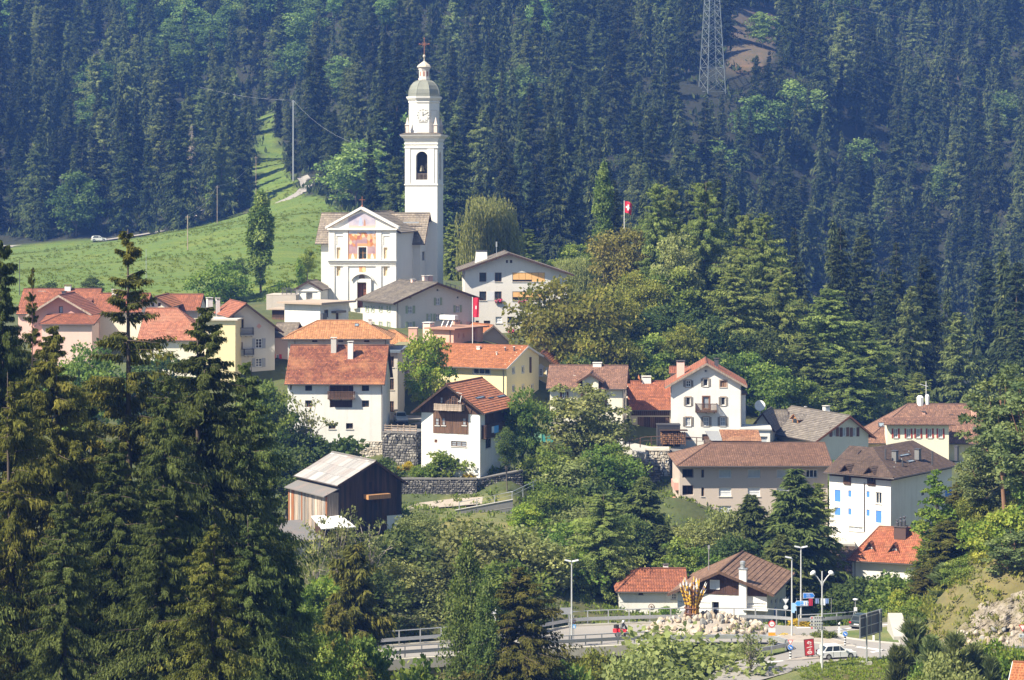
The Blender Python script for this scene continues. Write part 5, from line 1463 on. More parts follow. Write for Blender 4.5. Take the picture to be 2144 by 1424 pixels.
B=House("main_wing","",1215,1918,395,348.5,-2,12,plaster("butter_render",(0.72,0.60,0.38),amt=.15),zm=Z8,sink=4,root=H)
ze=B.z(1800,336);yr=6;zr=B.at_y(1650,136,yr)[1]
B.roof_x(ze,ze,yr,zr,T_BRMIX,oe=.9,og=.5,hl=7.2,e=.35,under=M_WOODM)
B.guards(7,34,flat("guard_tan",(0.62,0.45,0.32),.6));B.skylight(1290,264,1326,240);B.skylight(1844,290,1876,270)
B.chimney(1838,135,1866,208,3.2,M_TERRA,M_STONE_TRIM,drop=1.6);B.chimney(1547,172,1564,198,4,M_TERRA,M_METALD,drop=1);B.chimney(1703,190,1728,215,4,M_METALD,M_METALD,drop=1)
mb=MB();u,z=B.at_y(1568,125,6);mb.bar((u,6,z-1),(u,6,z+3.4),.08);mb.bar((u-1,6,z+3),(u+.3,6,z+2.6),.06);mb.lathe([(.5,-.7),(.55,.6),(.3,.9)],8,(u-.9,6,z+.3));mb.lathe([(.3,-.7),(.35,.6),(.2,.9)],8,(u+.2,6,z+.5));B.add(mb,"antenna",M_FRAMEW)
mb=MB()
for x in(1745,1765,1815,1835):
 u,z=B.at_y(x,345,0);mb.box(u-.35,u+.35,-.06,-.002,z-.35,z+.35)
B.add(mb,"attic_windows",M_WOODD)
# ---- red-roofed house, low brown hall, white house by the roundabout ------------------------------------
H=House("red_roofed_house","white house with red tiled roof, two dormers and dark chimney",615,1170,486,283,-20,10,M_WHITE,zm=Z10,sink=3)
ze=H.z(800,296);yr=5;zr=H.at_y(950,28,yr)[1]
H.roof_x(ze,ze,yr,zr,tiles("worn_red_tiles",(0.55,0.20,0.10),(0.42,0.14,0.08),w=.26,patch=(0.40,0.24,0.14),amt=.4),oe=.7,og=.5,hl=2.4,e=.3,under=M_GUTTER)
H.dormer(745,190,800,262,150,1.2,T_RED,2.6,M_WOODM,M_FRAMEW,.4);H.dormer(962,205,1016,280,165,1.2,T_RED,2.6,M_WOODM,M_FRAMEW,.4)
o=H.chimney(985,10,1090,150,3.0,flat("dark_brick",(0.10,0.06,0.05),.8),M_GUTTER,dep=1.6,drop=1.2,hood=False)
mb=MB()
u0,z0=H.at_y(985,10,3.0);u1,_=H.at_y(1090,10,3.0)
for k,hh in((.2,.8),(.5,1.15),(.8,1.3)):
 u=u0+(u1-u0)*k;mb.lathe([(.16,z0),(.2,z0+hh*.5),(.08,z0+hh*.7),(.22,z0+hh*.85),(.05,z0+hh)],7,(u,3.7,0))
H.add(mb,"chimney_cowls",M_METALD);H.pipe("front",640,300,480)
H=House("brown_roofed_hall","low hall with a broad plain brown roof beside the red-roofed house",330,640,560,286,-6,12,M_WOODD,zm=Z10,sink=3,cat="hall")
ze=H.z(500,530);H.roof_x(ze,ze,8,H.at_y(500,205,8)[1],T_DKBR,oe=.5,og=.3,e=.4,under=M_WOODD)
H=House("terraced_ledge","grey concrete ledge below the blue-blind building",330,640,192,297,-6,4,M_CONC,zm=Z10,sink=3,cat="wall");H.flat_roof(H.z(500,172),M_CONC,o=.0,th=.1)
H=House("red_tiled_cottage","long white cottage with red tiled roof beside the roundabout",200,790,895,262,0,8,M_WHITE,zm=Z9,sink=2.5)
H.window("front",372,592,414,625,frame=M_FRAMEB,pane=M_DARK,nx=2,ny=1);H.window("front",347,750,392,798,frame=M_FRAMEW,nx=2,ny=2);H.window("front",668,612,714,666,frame=M_FRAMEW,nx=2,ny=2)
ze=H.z(400,584);H.roof_x(ze,ze,4,H.at_y(600,402,4)[1],T_RED,oe=.5,og=.4,hl=2.4,e=.36,under=M_WOODD)
zz=H.z(400,683);q=MB();q.box(0.02,H.w,-.03,-.002,zz-.08,zz+.04);H.add(q,"string_course",M_WHITE)
H.chimney(597,350,640,400,4,M_WHITE,M_GUTTER,drop=1.5)
u,z=H.at_y(488,730,0)
for r_,m_,o_ in((.34,flat("plaque_brown",(0.20,0.13,0.10),.7),.05),(.25,M_WHITE,.08),(.13,MATS["plaque_brown"],.1)):
 q=MB();q.prism([(u+r_*math.cos(i*.393),z+r_*math.sin(i*.393))for i in range(16)],.004,o_,lambda a,b,t:(a,-t,b));H.add(q,"plaque",m_)
H=House("brown_gabled_building","white building with dark timber gable and tall white chimney",722,1526,882,254,-16,13,M_WHITE,zm=Z9,pivot="r",sink=2,cat="building")
H.window("front",1014,487,1102,576,frame=M_FRAMEW,pane=M_ROLL,nx=1,ny=1,depth=.05,off=.07,sill=None)
H.window("front",735,682,1018,702,frame=M_FRAMEW,pane=M_GLASS,nx=5,ny=1,sill=None)
H.window("front",1030,686,1094,842,frame=flat("pale_blue_frame",(0.35,0.42,0.60),.6),pane=M_DARK,nx=1,ny=2,sill=None,depth=.6,name="doorway")
H.window("front",1350,692,1520,722,frame=M_FRAMEW,pane=M_ROLLG,nx=3,ny=1);H.window("front",1345,765,1512,880,frame=M_ROLL,pane=M_ROLL,nx=1,ny=5,sill=None,depth=.4,name="garage_door")
for x in(1560,1600,1640,1680,1720):H.window("right",x,672-(x-1560)*.1,x+22,702-(x-1560)*.1,frame=M_FRAMEW,nx=1,ny=1,sill=None)
H.window("right",1590,745,1618,870,frame=M_FRAMEW,pane=M_BLUE,nx=1,ny=1,name="door",sill=None)
xa,za=H.at_y(1112,415,0);zl,zr_=H.z(722,585),H.z(1526,592)
H.roof_y(zl,zr_,xa,za,tiles("ribbed_brown_tiles",(0.30,0.19,0.13),(0.22,0.13,0.09),w=.3,patch=(.34,.22,.15),amt=.3),os=.9,og=1.0,ob=.8,e=.55,under=M_WOODM)
zc=H.z(1100,620)
H.boards("front",clip_convex([(0,zc),(H.w,zc),(H.w,za),(0,za)],[(0,zc),(H.w,zc),(H.w,zr_),(xa,za),(0,zl)]),wood("red_brown_boards",(0.13,0.06,0.04)),pitch=.2,out0=.002,out1=.06)
H.chimney(1274,388,1340,730,-.75,M_WHITE,M_METAL,dep=.74,drop=3,hood=False)
u,z=H.at_y(1307,388,-.5);q=MB();q.lathe([(.26,z),(.26,z+.45),(.32,z+.5),(.3,z+.75),(.1,z+.85)],10,(u,-.4,0));H.add(q,"flue",M_METAL)
H.blk("canopy",M_FRAMEW,"front",1318,735,1545,758,.01,1.0)
H=House("corner_roof_house","orange tiled roof corner at the lower right edge",2112,2330,1490,186,-20,8,M_WHITE,sink=4)
ze=H.z(2150,1458);H.roof_x(ze,ze,4,H.at_y(2200,1396,4)[1],T_ORANGE,oe=.3,og=.2,under=flat("white_barge",(0.75,0.73,0.7),.7))
# ---- the row at the left, behind the spruces ---------------------------------------------------------------
H=House("long_tiled_house","long house with red tiled roof and flat dormer at the far left",255,1328,800,356,0,10,M_PINK,zm=ZL,sink=6)
ze=H.z(900,640);H.roof_x(ze,ze,5,H.at_y(900,318,5)[1],T_RED,oe=.4,og=.2,e=.34)
H.chimney(905,245,990,380,4.4,M_WHITE,T_RED,drop=1.2);H.chimney(865,330,920,400,3.4,M_METALD,M_GUTTER,drop=1.2,hood=False);H.chimney(540,330,640,362,4.5,M_GREYR,M_STONE_TRIM,drop=1,hood=False)
mb=MB();a,z1=H.at_y(1075,500,1.2);b,z0=H.at_y(1255,590,1.2);mb.box(a,b,1.2,3.5,z0-.3,z1);dm=H.add(mb,"dormer",M_GREYR)
mb=MB();mb.hexa([(a-.3,.9,z1+.01),(b+.3,.9,z1+.01),(b+.3,4.2,z1+.9),(a-.3,4.2,z1+.9),(a-.3,.9,z1+.13),(b+.3,.9,z1+.13),(b+.3,4.2,z1+1.02),(a-.3,4.2,z1+1.02)]);mb.build("roof",T_RED,dm)
mb=MB();mb.box(a+.2,b-.2,1.17,1.198,z0,z1-.15);mb.build("window",M_CURT,dm)
H=House("rose_gable_house","rose gabled house with a single attic window and hipped porch roof",440,1250,900,346,-2,9,M_ROSE,zm=ZL,sink=6)
H.window("front",826,545,884,640,frame=M_FRAMEB,pane=M_CURT,nx=1,ny=1)
xa,za=H.at_y(845,402,0);H.roof_y(H.z(440,655),H.z(1250,640),xa,za,T_RED,os=.6,og=1.1,under=M_WOODG)
Q=House("porch","",590,1290,900,341,-2,4.8,M_PINK,zm=ZL,sink=6,root=H);ze=Q.z(900,800);Q.roof_x(ze,ze+1.0,4,Q.at_y(900,672,4)[1],T_RED,oe=.4,og=.4,hl=2,hr=2,ob=.01)
H=House("low_tiled_house","low red-tiled house with white chimneys left of the tall spruce",1345,2035,800,353,0,9,M_CREAM,zm=ZL,sink=6)
ze=H.z(1700,622);H.roof_x(ze,ze,4.5,H.at_y(1700,382,4.5)[1],T_RED,oe=.4,og=.2,e=.34);H.chimney(1568,305,1620,430,3.6,M_WHITE,drop=1);H.chimney(1895,455,1955,545,2,M_WHITE,drop=1,hood=False)
H=House("cream_gable_house","cream gable with two tiny windows under an orange roof",960,1150,420,349,-2,10,M_CREAM,zm=Z3,sink=6)
H.window("front",1026,240,1045,265,frame=M_FRAMEB,nx=1,ny=1,sill=None);H.window("front",1070,240,1089,265,frame=M_FRAMEB,nx=1,ny=1,sill=None)
xa,za=H.at_y(1057,205,0);H.roof_y(H.z(960,262),H.z(1150,262),xa,za,T_ORANGE,os=.4,og=.5,under=M_WOODD)
H=House("back_tiled_house","red-tiled house behind the cream gable",1080,1345,420,356,0,9,M_CREAM,zm=Z3,sink=6)
ze=H.z(1200,290);H.roof_x(ze,ze,4.5,H.at_y(1200,190,4.5)[1],T_RED,oe=.4,og=.2);H.chimney(1132,188,1156,228,3.5,M_WHITE,drop=1)
H=House("broad_tiled_roof_house","house with a broad faded red roof sloping down between the spruces",940,1400,640,338,0,12,M_CREAM,zm=Z3,sink=6)
ze=H.z(1200,492);H.roof_x(ze,ze,8,H.at_y(1100,285,8)[1],tiles("faded_red_tiles",(0.55,0.24,0.15),(0.45,0.18,0.11),w=.3,patch=(0.5,0.30,0.2),amt=.5),oe=.4,og=.2,hr=5.5,e=.5)
H=House("grey_gable_house","tall grey gabled house with iron balconies and grey shutters",640,1248,1424,340,18,11,plaster("cool_grey_render",(0.60,0.56,0.50),amt=.3),zm=ZG,sink=6)
for y0,y1 in((778,918),(1072,1195)):H.window("front",962,y0,1058,y1,frame=M_FRAMEW,nx=2,ny=3,shut=flat("blue_grey_shutter",(0.30,0.31,0.34),.7),surround=M_STONE_TRIM)
H.window("front",745,490,785,620,frame=M_FRAMEB,nx=1,ny=1,name="balcony_door",sill=None);H.window("front",715,830,770,940,frame=M_FRAMEB,nx=1,ny=2)
xa,za=H.at_y(800,265,0);H.roof_y(H.z(640,390),H.z(1248,610),xa,za,T_RED,os=1.0,og=1.3,under=M_WOODD,e=.34)
H.balcony("front",730,615,940,722,out=1.0,wood=M_METALD,gap=.13,bal=.03,floor=M_CONC);H.balcony("front",800,930,945,1020,out=1.0,wood=M_METALD,gap=.13,bal=.03,floor=M_CONC)
u,z=H.at_y(1012,590,0);q=MB();q.prism([(u-.8,z),(u,z-.8),(u+.8,z),(u,z+.8)],.003,.05,lambda a,b,t:(a,-t,b));H.add(q,"lozenge",M_STONE_TRIM);q=MB();q.prism([(u-.4,z),(u,z-.4),(u+.4,z),(u,z+.4)],.051,.07,lambda a,b,t:(a,-t,b));H.add(q,"lozenge",MATS["rose_render"])
H.chimney(243,165,325,300,8,M_WHITE,drop=2);H.chimney(375,170,432,290,8,M_WHITE,drop=2)
H=House("pale_yellow_wing","pale yellow flat-roofed wing seen through the spruce tops",215,660,1300,336,-4,6,M_YELLOW,zm=ZG,sink=6)
H.window("front",262,585,308,700,frame=M_FRAMEW,nx=1,ny=2);H.flat_roof(H.z(400,505),plaster("wing_roof",(0.55,0.50,0.42)),o=.4,th=.2)
H=House("pale_pink_house","pale pink house with red shutters between grey gable and red roof",1252,1500,1420,345,-4,9,plaster("pale_pink_render",(0.70,0.52,0.47),amt=.2),zm=ZG,sink=6)
for y0,y1 in((1012,1150),(1285,1420)):H.window("front",1262,y0,1310,y1,frame=M_FRAMEW,pane=M_CURT,nx=1,ny=2,shut=flat("bright_red_shutter",(0.60,0.03,0.05),.6),shw=.8)
ze=H.z(1350,745);H.roof_x(ze,ze,4.5,ze+1.6,T_SLATEL,oe=.5,og=.5)
# --- road, bridge, walls, street furniture
Z11=ZM(760,1140,3.829);ZS=ZM(1640,1220,7.9125)
def tess(name,pts,mat,z,kind="structure",skirt=None):
 vs=[Vector((p.x,p.y,0))for p in pts]
 tri=geometry.tessellate_polygon([vs])
 mb=MB();n=len(vs)
 mb.v=[(p.x,p.y,z)for p in vs]
 for t in tri:mb.f.append(tuple(t));mb.m.append(0);mb.uv.append([(0,0)]*3)
 if skirt:
  mb.v+=[(p.x,p.y,z-skirt)for p in vs]
  for i in range(n):
   j=(i+1)%n;mb.f.append((i,j,n+j,n+i));mb.m.append(0);mb.uv.append([(0,0)]*4)
 o=mb.build(name,mat)
 return tag(o,kind=kind)
m,nt,b,_=_new("asphalt")
n1=_noise(nt,0.12,5);n2=_noise(nt,9.0,3);n3=_noise(nt,.8,4,vec=_stretch(nt,(.25,1.6,1)))
c=_ramp(nt,n1,[(0.3,(0.24,0.22,0.20)),(0.7,(0.31,0.285,0.26))])
c=_mixrgb(nt,_ramp(nt,n2,[(0.4,0.0),(0.7,0.5)]),c,(0.25,0.235,0.215))
c=_mixrgb(nt,_ramp(nt,n3,[(0.55,0.0),(0.75,0.4)]),c,(0.20,0.19,0.18))
nt.links.new(c,b.inputs["Base Color"]);b.inputs["Roughness"].default_value=.9
M_ASPH=m
tess("road",ROAD_W,M_ASPH,ROAD_Z)
M_GRASS=None
m,nt,b,_=_new("lawn")
c=_ramp(nt,_noise(nt,.35,6),[(0.3,(0.10,0.15,0.035)),(0.55,(0.17,0.18,0.06)),(0.75,(0.24,0.22,0.09))])
c=_mixrgb(nt,_ramp(nt,_noise(nt,6,4),[(.4,0),(.7,.6)]),c,(0.06,0.08,0.02));nt.links.new(c,b.inputs["Base Color"]);b.inputs["Roughness"].default_value=.95
_bump(nt,b,_noise(nt,7,4),.8,.15);M_GRASS=m
M_KERB=flat("kerb_stone",(0.45,0.42,0.38),.9);M_PAINT=flat("road_paint",(0.72,0.71,0.68),.7)
def island(name,px,top,h=.12,kind="structure",inset=.25):
 pts=[RP(*p)for p in px];c=sum(pts,Vector())/len(pts)
 tess(name.replace("island","kerb")if "island" in name else name+"_kerb",pts,M_KERB,ROAD_Z+h,skirt=h+.3)
 tess(name,[c+(p-c)*(1-inset/max(.3,(p-c).length))for p in pts],top,ROAD_Z+h+.015)
island("grass_island",[(1753,1329),(1760,1325),(1775,1322),(1809,1319),(1840,1316),(1868,1312),(1880,1330),(1886,1349),(1850,1346),(1809,1342),(1772,1337)],M_GRASS)
island("planted_island",[(1612,1338),(1635,1331),(1680,1330),(1722,1333),(1750,1340),(1790,1353),(1740,1350),(1690,1345),(1640,1343)],M_GRAVEL)
island("traffic_island",[(1645,1385),(1680,1383),(1720,1379),(1724,1376),(1700,1376),(1660,1379)],M_GRAVEL,inset=.15)
island("roundabout_island",[(1475+118*math.cos(t),1319+15.5*math.sin(t))for t in[i*math.pi/16 for i in range(32)]],M_GRAVEL)
for pts in([(1790,1355),(1850,1363),(1856,1361),(1797,1353.5)],[(1820,1365),(1852,1360),(1858,1361),(1828,1366.5)],[(1668,1313.8),(1700,1313.2),(1700,1314.6),(1668,1315.2)],[(1752,1318),(1790,1313.2),(1868,1306),(1868,1307.2),(1790,1314.4),(1756,1319.5)],[(1560,1391),(1620,1384.5),(1640,1383),(1640,1384.2),(1620,1386),(1562,1392.4)]):
 tess("road_marking",[RP(*p)for p in pts],M_PAINT,ROAD_Z+.004)
tess("verge",[RP(*p)for p in[(1500,1350),(1560,1349),(1618,1351),(1646,1358),(1648,1364),(1612,1371),(1560,1376),(1520,1382),(1470,1395),(1450,1380),(1470,1358)]],M_GRASS,ROAD_Z+.05,skirt=1.2)
near_edge=[(1560,1460),(1598,1426),(1640,1413),(1710,1391),(1790,1382),(1851,1377),(1950,1373)]
mb=MB();L0=[RP(*p)+Vector((0,0,.03))for p in near_edge];rows=[L0]+[[p+Vector((0,-d_,-dz))for p in L0]for d_,dz in((1.5,.1),(4,.6),(8,1.5),(16,3.6))]
for a,b_ in zip(rows[:-1],rows[1:]):
 for i in range(len(L0)-1):mb.poly([a[i],a[i+1],b_[i+1],b_[i]])
tag(mb.build("lawn",M_GRASS,smooth=True),kind="structure")
# ---- bridge
BR=empty("bridge",RP(1131,1361),0,"curved concrete road bridge with steel railings crossing the gorge","bridge")
inv=Matrix.Translation(BR.location).inverted()
def child(mb,name,mat,root,**k):
 mb.v=[tuple(root.matrix_basis.inverted()@Vector(v))for v in mb.v]
 return mb.build(name,mat,root,**k)
near=[RP(*p)for p in[(560,1398),(700,1391),(770,1386),(838,1381),(943,1374),(1040,1368),(1131,1361),(1225,1356),(1319,1351),(1400,1348)]]
far=[RP(*p)for p in[(560,1370),(700,1363),(770,1358),(838,1353),(943,1345),(1040,1336),(1126,1325),(1204,1312),(1319,1307),(1400,1305)]]
mb=MB()
for(a0,a1,b0,b1)in zip(near[:-1],near[1:],far[:-1],far[1:]):
 dn=Vector((0,-.45,0));df=Vector((0,.4,0))
 def slab(p,q,r,s,zt,zb):mb.hexa([Vector((v.x,v.y,ROAD_Z+zb))for v in(p,q,r,s)]+[Vector((v.x,v.y,ROAD_Z+zt))for v in(p,q,r,s)])
 slab(a0+dn,a1+dn,b1+df,b0+df,-.03,-.55)
 slab(a0+dn*1.3,a1+dn*1.3,a1-dn*.3,a0-dn*.3,.16,-.9)
 slab(b0-df*.3,b1-df*.3,b1+df*1.3,b0+df*1.3,.16,-.9)
 slab(a0.lerp(b0,.2),a1.lerp(b1,.2),a1.lerp(b1,.8),a0.lerp(b0,.8),-.56,-1.9)
child(mb,"deck",plaster("bridge_concrete",(0.42,0.39,0.32),amt=.6),BR)
for i in(3,6):
 mb=MB();c=near[i].lerp(far[i],.5);mb.box(c.x-1,c.x+1,c.y-2,c.y+2,-62,ROAD_Z-1.9);child(mb,"pier",MATS["bridge_concrete"],BR)
def resample(pts,st):
 out=[pts[0].copy()];acc=0
 for a,b_ in zip(pts[:-1],pts[1:]):
  L=(b_-a).length;t=st-acc
  while t<=L:out.append(a.lerp(b_,t/L));t+=st
  acc=(acc+L)%st if L+acc>=st else acc+L
 return out
def railing(name,label,pts,st,top,kind="bridge",mat=M_METAL,beam=True,mid=None,group="railings along the roads"):
 r=empty(name,pts[0],0,label,"railing",group)
 rs=resample(pts,st)
 for p in rs:
  mb=MB();mb.box(p.x-.06,p.x+.06,p.y-.06,p.y+.06,p.z-.3,p.z+top);child(mb,"post",mat,r)
 mb=MB();mb.tube([p+Vector((0,0,top))for p in pts],.055,6);child(mb,"handrail",mat,r)
 if beam:
  mb=MB()
  for a,b_ in zip(pts[:-1],pts[1:]):
   d=(b_-a).normalized();s_=Vector((d.y,-d.x,0))*.1
   for z0,z1,o in((.42,.52,0),(.52,.60,.05),(.60,.68,0),(.68,.78,.05)):
    mb.hexa([a+s_*(1+o)+Vector((0,0,z0)),b_+s_*(1+o)+Vector((0,0,z0)),b_+s_*(1.4+o)+Vector((0,0,z0)),a+s_*(1.4+o)+Vector((0,0,z0)),a+s_*(1+o)+Vector((0,0,z1)),b_+s_*(1+o)+Vector((0,0,z1)),b_+s_*(1.4+o)+Vector((0,0,z1)),a+s_*(1.4+o)+Vector((0,0,z1))])
  child(mb,"guard_beam",mat,r)
 if mid:
  mb=MB();mb.tube([p+Vector((0,0,mid))for p in pts],.03,5);child(mb,"rail",mat,r)
 return r
def smooth(pts,n=4):
 out=[]
 for i in range(len(pts)-1):
  p0,p1,p2,p3=pts[max(i-1,0)],pts[i],pts[i+1],pts[min(i+2,len(pts)-1)]
  for k in range(n):
   t=k/n
   out.append(0.5*((2*p1)+(p2-p0)*t+(2*p0-5*p1+4*p2-p3)*t*t+(3*p1-p0-3*p2+p3)*t**3))
 return out+[pts[-1]]
up=Vector((0,0,.16))
railing("bridge_railing","dark-posted railing on the near edge of the curved bridge",[p+up for p in smooth(near)],1.75,1.15,mat=flat("grey_steel",(0.24,0.25,0.26),.5,.4))
railing("bridge_railing","pale steel railing round the outer far edge of bridge and roundabout",[p+up for p in smooth(far+[RP(*p)for p in[(1500,1304.5),(1600,1306),(1660,1310)]])],2.3,1.45)
railing("guard_rail","short steel guard rail curving round the grass verge by the road signs",smooth([RP(*p)for p in[(1400,1347.5),(1500,1345.5),(1580,1346),(1622,1348.5),(1650,1357),(1650,1362),(1615,1370),(1562,1377)]]),2.2,.8)
railing("guard_rail","steel rail before the laundry and hedge behind the road",smooth([RP(*p)for p in[(1672,1309),(1720,1307),(1760,1304.5),(1795,1301)]]),2.2,1.1)
railing("guard_rail","steel guard rail along the upper road below the rock slope",[Vector((p.x,p.y,p.z))for p in[RP(2035,1372),RP(2090,1371),RP(2144,1370),RP(2220,1369)]],1.0,.75,mid=.45)
# ---- stone walls
def stonework(H,face,u0,u1,z0,z1,size,mat,seed=1,parent=None,ztop=None):
 rn=random.Random(seed);mb=MB();z=z0
 while z<z1:
  hh=size*rn.uniform(.7,1.15);u=u0+rn.uniform(-.5,0)*size
  while u<u1:
   ww=size*rn.uniform(.7,1.9)
   a,b_=max(u,u0),min(u+ww,u1);t=min(z+hh,z1)
   if ztop:t=min(t,ztop((a+b_)/2))
   if b_-a>.08 and t-z>.06:
    j=lambda:rn.uniform(-.13,.13)*size;g=.02+.02*rn.random()
    c=[(a+g+j(),z+g+j()),(b_-g+j(),z+g+j()),(b_-g+j(),t-g+j()),(a+g+j(),t-g+j())]
    o=rn.uniform(.04,.14);m_=(sum(p[0]for p in c)/4,sum(p[1]for p in c)/4);k=rn.uniform(.6,.8)
    q=[(m_[0]+(p[0]-m_[0])*k,m_[1]+(p[1]-m_[1])*k)for p in c]
    A=[H.fxyz(face,*p,0.0)for p in c];B_=[H.fxyz(face,*p,o+rn.uniform(-.02,.03))for p in q]
    mi=rn.choices([0,1,2],[4,3,2])[0]
    mb.poly(B_,mi)
    for i in range(4):mb.poly([A[i],A[(i+1)%4],B_[(i+1)%4],B_[i]],mi)
   u+=ww
  z+=hh
 o=H.add(mb,"stonework",mat);o["kind"]="stuff";return o
ST=[flat("stone_grey",(0.17,0.16,0.15),.9,var=.4),flat("stone_dark",(0.09,0.087,0.083),.9,var=.4),flat("stone_pale",(0.28,0.26,0.23),.9,var=.3)]
STP=[flat("stone_buff",(0.52,0.46,0.38),.9,var=.3),flat("stone_tan",(0.42,0.37,0.30),.9,var=.3),flat("stone_white",(0.60,0.56,0.50),.9,var=.2)]
M_MORT=flat("dark_mortar",(0.06,0.058,0.055),.95)
stonework(PL,"front",0,PL.w,-2,PL.z(780,1012)-.02,.34,STP,3)
def wallhouse(name,label,xl,xr,yb,yt,D,yaw,dep,zm,stones=ST,size=.42,sink=2,mortar=M_MORT,right=False,ytr=None,pivot="l"):
 H=House(name,label,xl,xr,yb,D,yaw,dep,mortar,zm=zm,sink=sink,cat="wall",pivot=pivot)
 z0=H.z(xl,yt);z1=z0 if ytr is None else H.z(xr,ytr)
 H.walls([(0,-sink),(H.w,-sink),(H.w,z1),(0,z0)],[(0,-sink),(dep,-sink),(dep,z1),(0,z1)],faces=("front","right","back"))
 mb=MB();mb.hexa([(0,-.12,z0-.05),(H.w,-.12,z1-.05),(H.w,dep,z1-.05),(0,dep,z0-.05),(0,-.12,z0+.12),(H.w,-.12,z1+.12),(H.w,dep,z1+.12),(0,dep,z0+.12)])
 H.add(mb,"coping",stones[0])
 stonework(H,"front",0,H.w,-sink,max(z0,z1)-.06,size,stones,len(label),ztop=lambda u:z0+(z1-z0)*u/H.w-.06)
 if right:stonework(H,"right",0,dep,-sink,z1-.06,size,stones,len(label)+1)
 H.z0,H.z1=z0,z1
 return H
W1=wallhouse("stone_retaining_wall","tall rough grey stone retaining wall between white house and chalet",858,1112,1190,945,314.5,-16,5.0,Z4,right=True,size=.38,sink=2.5)
F1=empty("timber_fence",W1.o+Vector((0,0,W1.z0)),W1.yaw,"weathered timber rail fence on top of the tall stone wall","fence")
for i in range(6):
 mb=MB();u=.3+(W1.w-.5)*i/5;mb.box(u-.07,u+.07,.3,.44,-.1,1.15);mb.build("post",M_WOODG,F1)
for z in(.35,.65,.95):
 mb=MB();mb.box(.1,W1.w-.05,.24,.29,z-.07,z+.07);mb.build("rail",M_WOODG,F1)
for i in range(4):
 mb=MB();mb.bar((.6+i*1.25,.0,-.35),(.6+i*1.25,-.5,-.35),.18);W1_=mb.build("spout",M_STONE_TRIM,W1.root);W1_.location.z=W1.z0
wallhouse("garden_wall","long dark stone garden wall above the grass path",985,1560,560,368,297,0,.8,Z5,size=.3)
wallhouse("garden_wall","grey stone wall climbing right towards the tree clump",1562,1905,500,372,297.5,22,.8,Z5,size=.34,ytr=305)
wallhouse("terrace_stone_wall","pale rough stone terrace wall below the white gable house",968,1180,1090,935,322,-3,4,Z7,stones=STP,size=.4,right=True)
wallhouse("terrace_stone_wall","shaded sloping stone wall beside the village ramp",835,1100,1205,985,318,12,3,Z7,size=.4,ytr=1080)
wallhouse("terrace_stone_wall","low dry stone wall behind the taupe apartment block",1182,1420,1120,945,325,-3,3,Z7,stones=ST,size=.34,ytr=960)
H=House("concrete_wall","dark stained concrete wall under the sloping grass path",1395,1830,690,286,6,1.0,M_CONCD,zm=Z5,sink=2,cat="wall")
za_,zb_=H.z(1395,603),H.z(1830,522)
H.walls([(0,-2),(H.w,-2),(H.w,zb_),(0,za_)],[(0,-2),(1,-2),(1,za_),(0,za_)],name="slab")
mb=MB();mb.hexa([(0,0,za_-.1),(H.w,0,zb_-.1),(H.w,.4,zb_-.1),(0,.4,za_-.1),(0,-.1,za_+.05),(H.w,-.1,zb_+.05),(H.w,.4,zb_+.05),(0,.4,za_+.05)]);H.add(mb,"coping",M_CONC)
for y in(.25,.55,.8):
 mb=MB();mb.hexa([(.3,-.03,-2+(za_+2)*y),(H.w,-.03,-2+(zb_+2)*y),(H.w,-.002,-2+(zb_+2)*y),(.3,-.002,-2+(za_+2)*y),(.3,-.03,-1.97+(za_+2)*y),(H.w,-.03,-1.97+(zb_+2)*y),(H.w,-.002,-1.97+(zb_+2)*y),(.3,-.002,-1.97+(za_+2)*y)]);H.add(mb,"formwork_line",M_CONC)
A_=H.mat4@Vector((.6,.3,za_));B_=H.mat4@Vector((H.w,.3,zb_));C_=B_+Vector((3,4,.9))
railing("path_railing","galvanised railing along the sloping grass path",[A_,B_,C_],2.25,1.0,beam=False,mid=.55)
# ---- street by the stone wall, ramp and yard surfaces
def patch(name,px,mat,lift=.05):
 pts=[hit(*p,d0=270)for p in px];tri=geometry.tessellate_polygon([[Vector((p.x,p.y,0))for p in pts]])
 mb=MB();mb.v=[(p.x,p.y,p.z+lift)for p in pts]
 for t in tri:mb.f.append(tuple(t));mb.m.append(0);mb.uv.append([(0,0)]*3)
 return tag(mb.build(name,mat),kind="structure")
 # ---- lamps
def lamp(label,px,py0,ytop,heads,base=None,arm="flat",r=.085):
 b0=base or RP(px,py0);h=-(ytop-CY)/F*b0.y-b0.z
 L=empty("street_lamp",b0,0,label,"street lamp","street lamps round the roundabout")
 mb=MB();mb.tube([(0,0,-.6),(0,0,1.2),(0,0,h)],[r*1.25,r*1.15,r*.75],8);mb.build("pole",M_LAMP,L)
 for s in heads:
  mb=MB()
  if arm=="flat":
   for k in range(2):pass
   mb.hexa([(s*.05,-.17,h-.02),(s*.72,-.15,h+.12),(s*.72,.15,h+.12),(s*.05,.17,h-.02),(s*.05,-.1,h+.1),(s*.68,-.1,h+.24),(s*.68,.1,h+.24),(s*.05,.1,h+.1)])
   mb.build("lamp_head",M_LAMP,L)
   q=MB();q.hexa([(s*.25,-.12,h+.01),(s*.66,-.12,h+.095),(s*.66,.12,h+.095),(s*.25,.12,h+.01),(s*.25,-.12,h+.05),(s*.66,-.12,h+.13),(s*.66,.12,h+.13),(s*.25,.12,h+.05)]);q.build("lens",M_ROLL,L)
  else:
   mb.tube([(0,0,h-1.6),(s*.12,0,h-1.1),(s*.5,0,h-.55),(s*.75,0,h-.3)],.055,7);mb.build("arm",M_LAMP,L)
   q=MB();q.lathe([(.06,-.3),(.2,-.12),(.24,.1),(.16,.26),(.05,.32)],10,(0,0,0));o=q.build("lamp_head",M_FRAMEW,L,smooth=True)
   o.matrix_basis=Matrix.Translation((s*.92,0,h-.2))@Matrix.Rotation(R(-55*s),4,"Y")
 return L
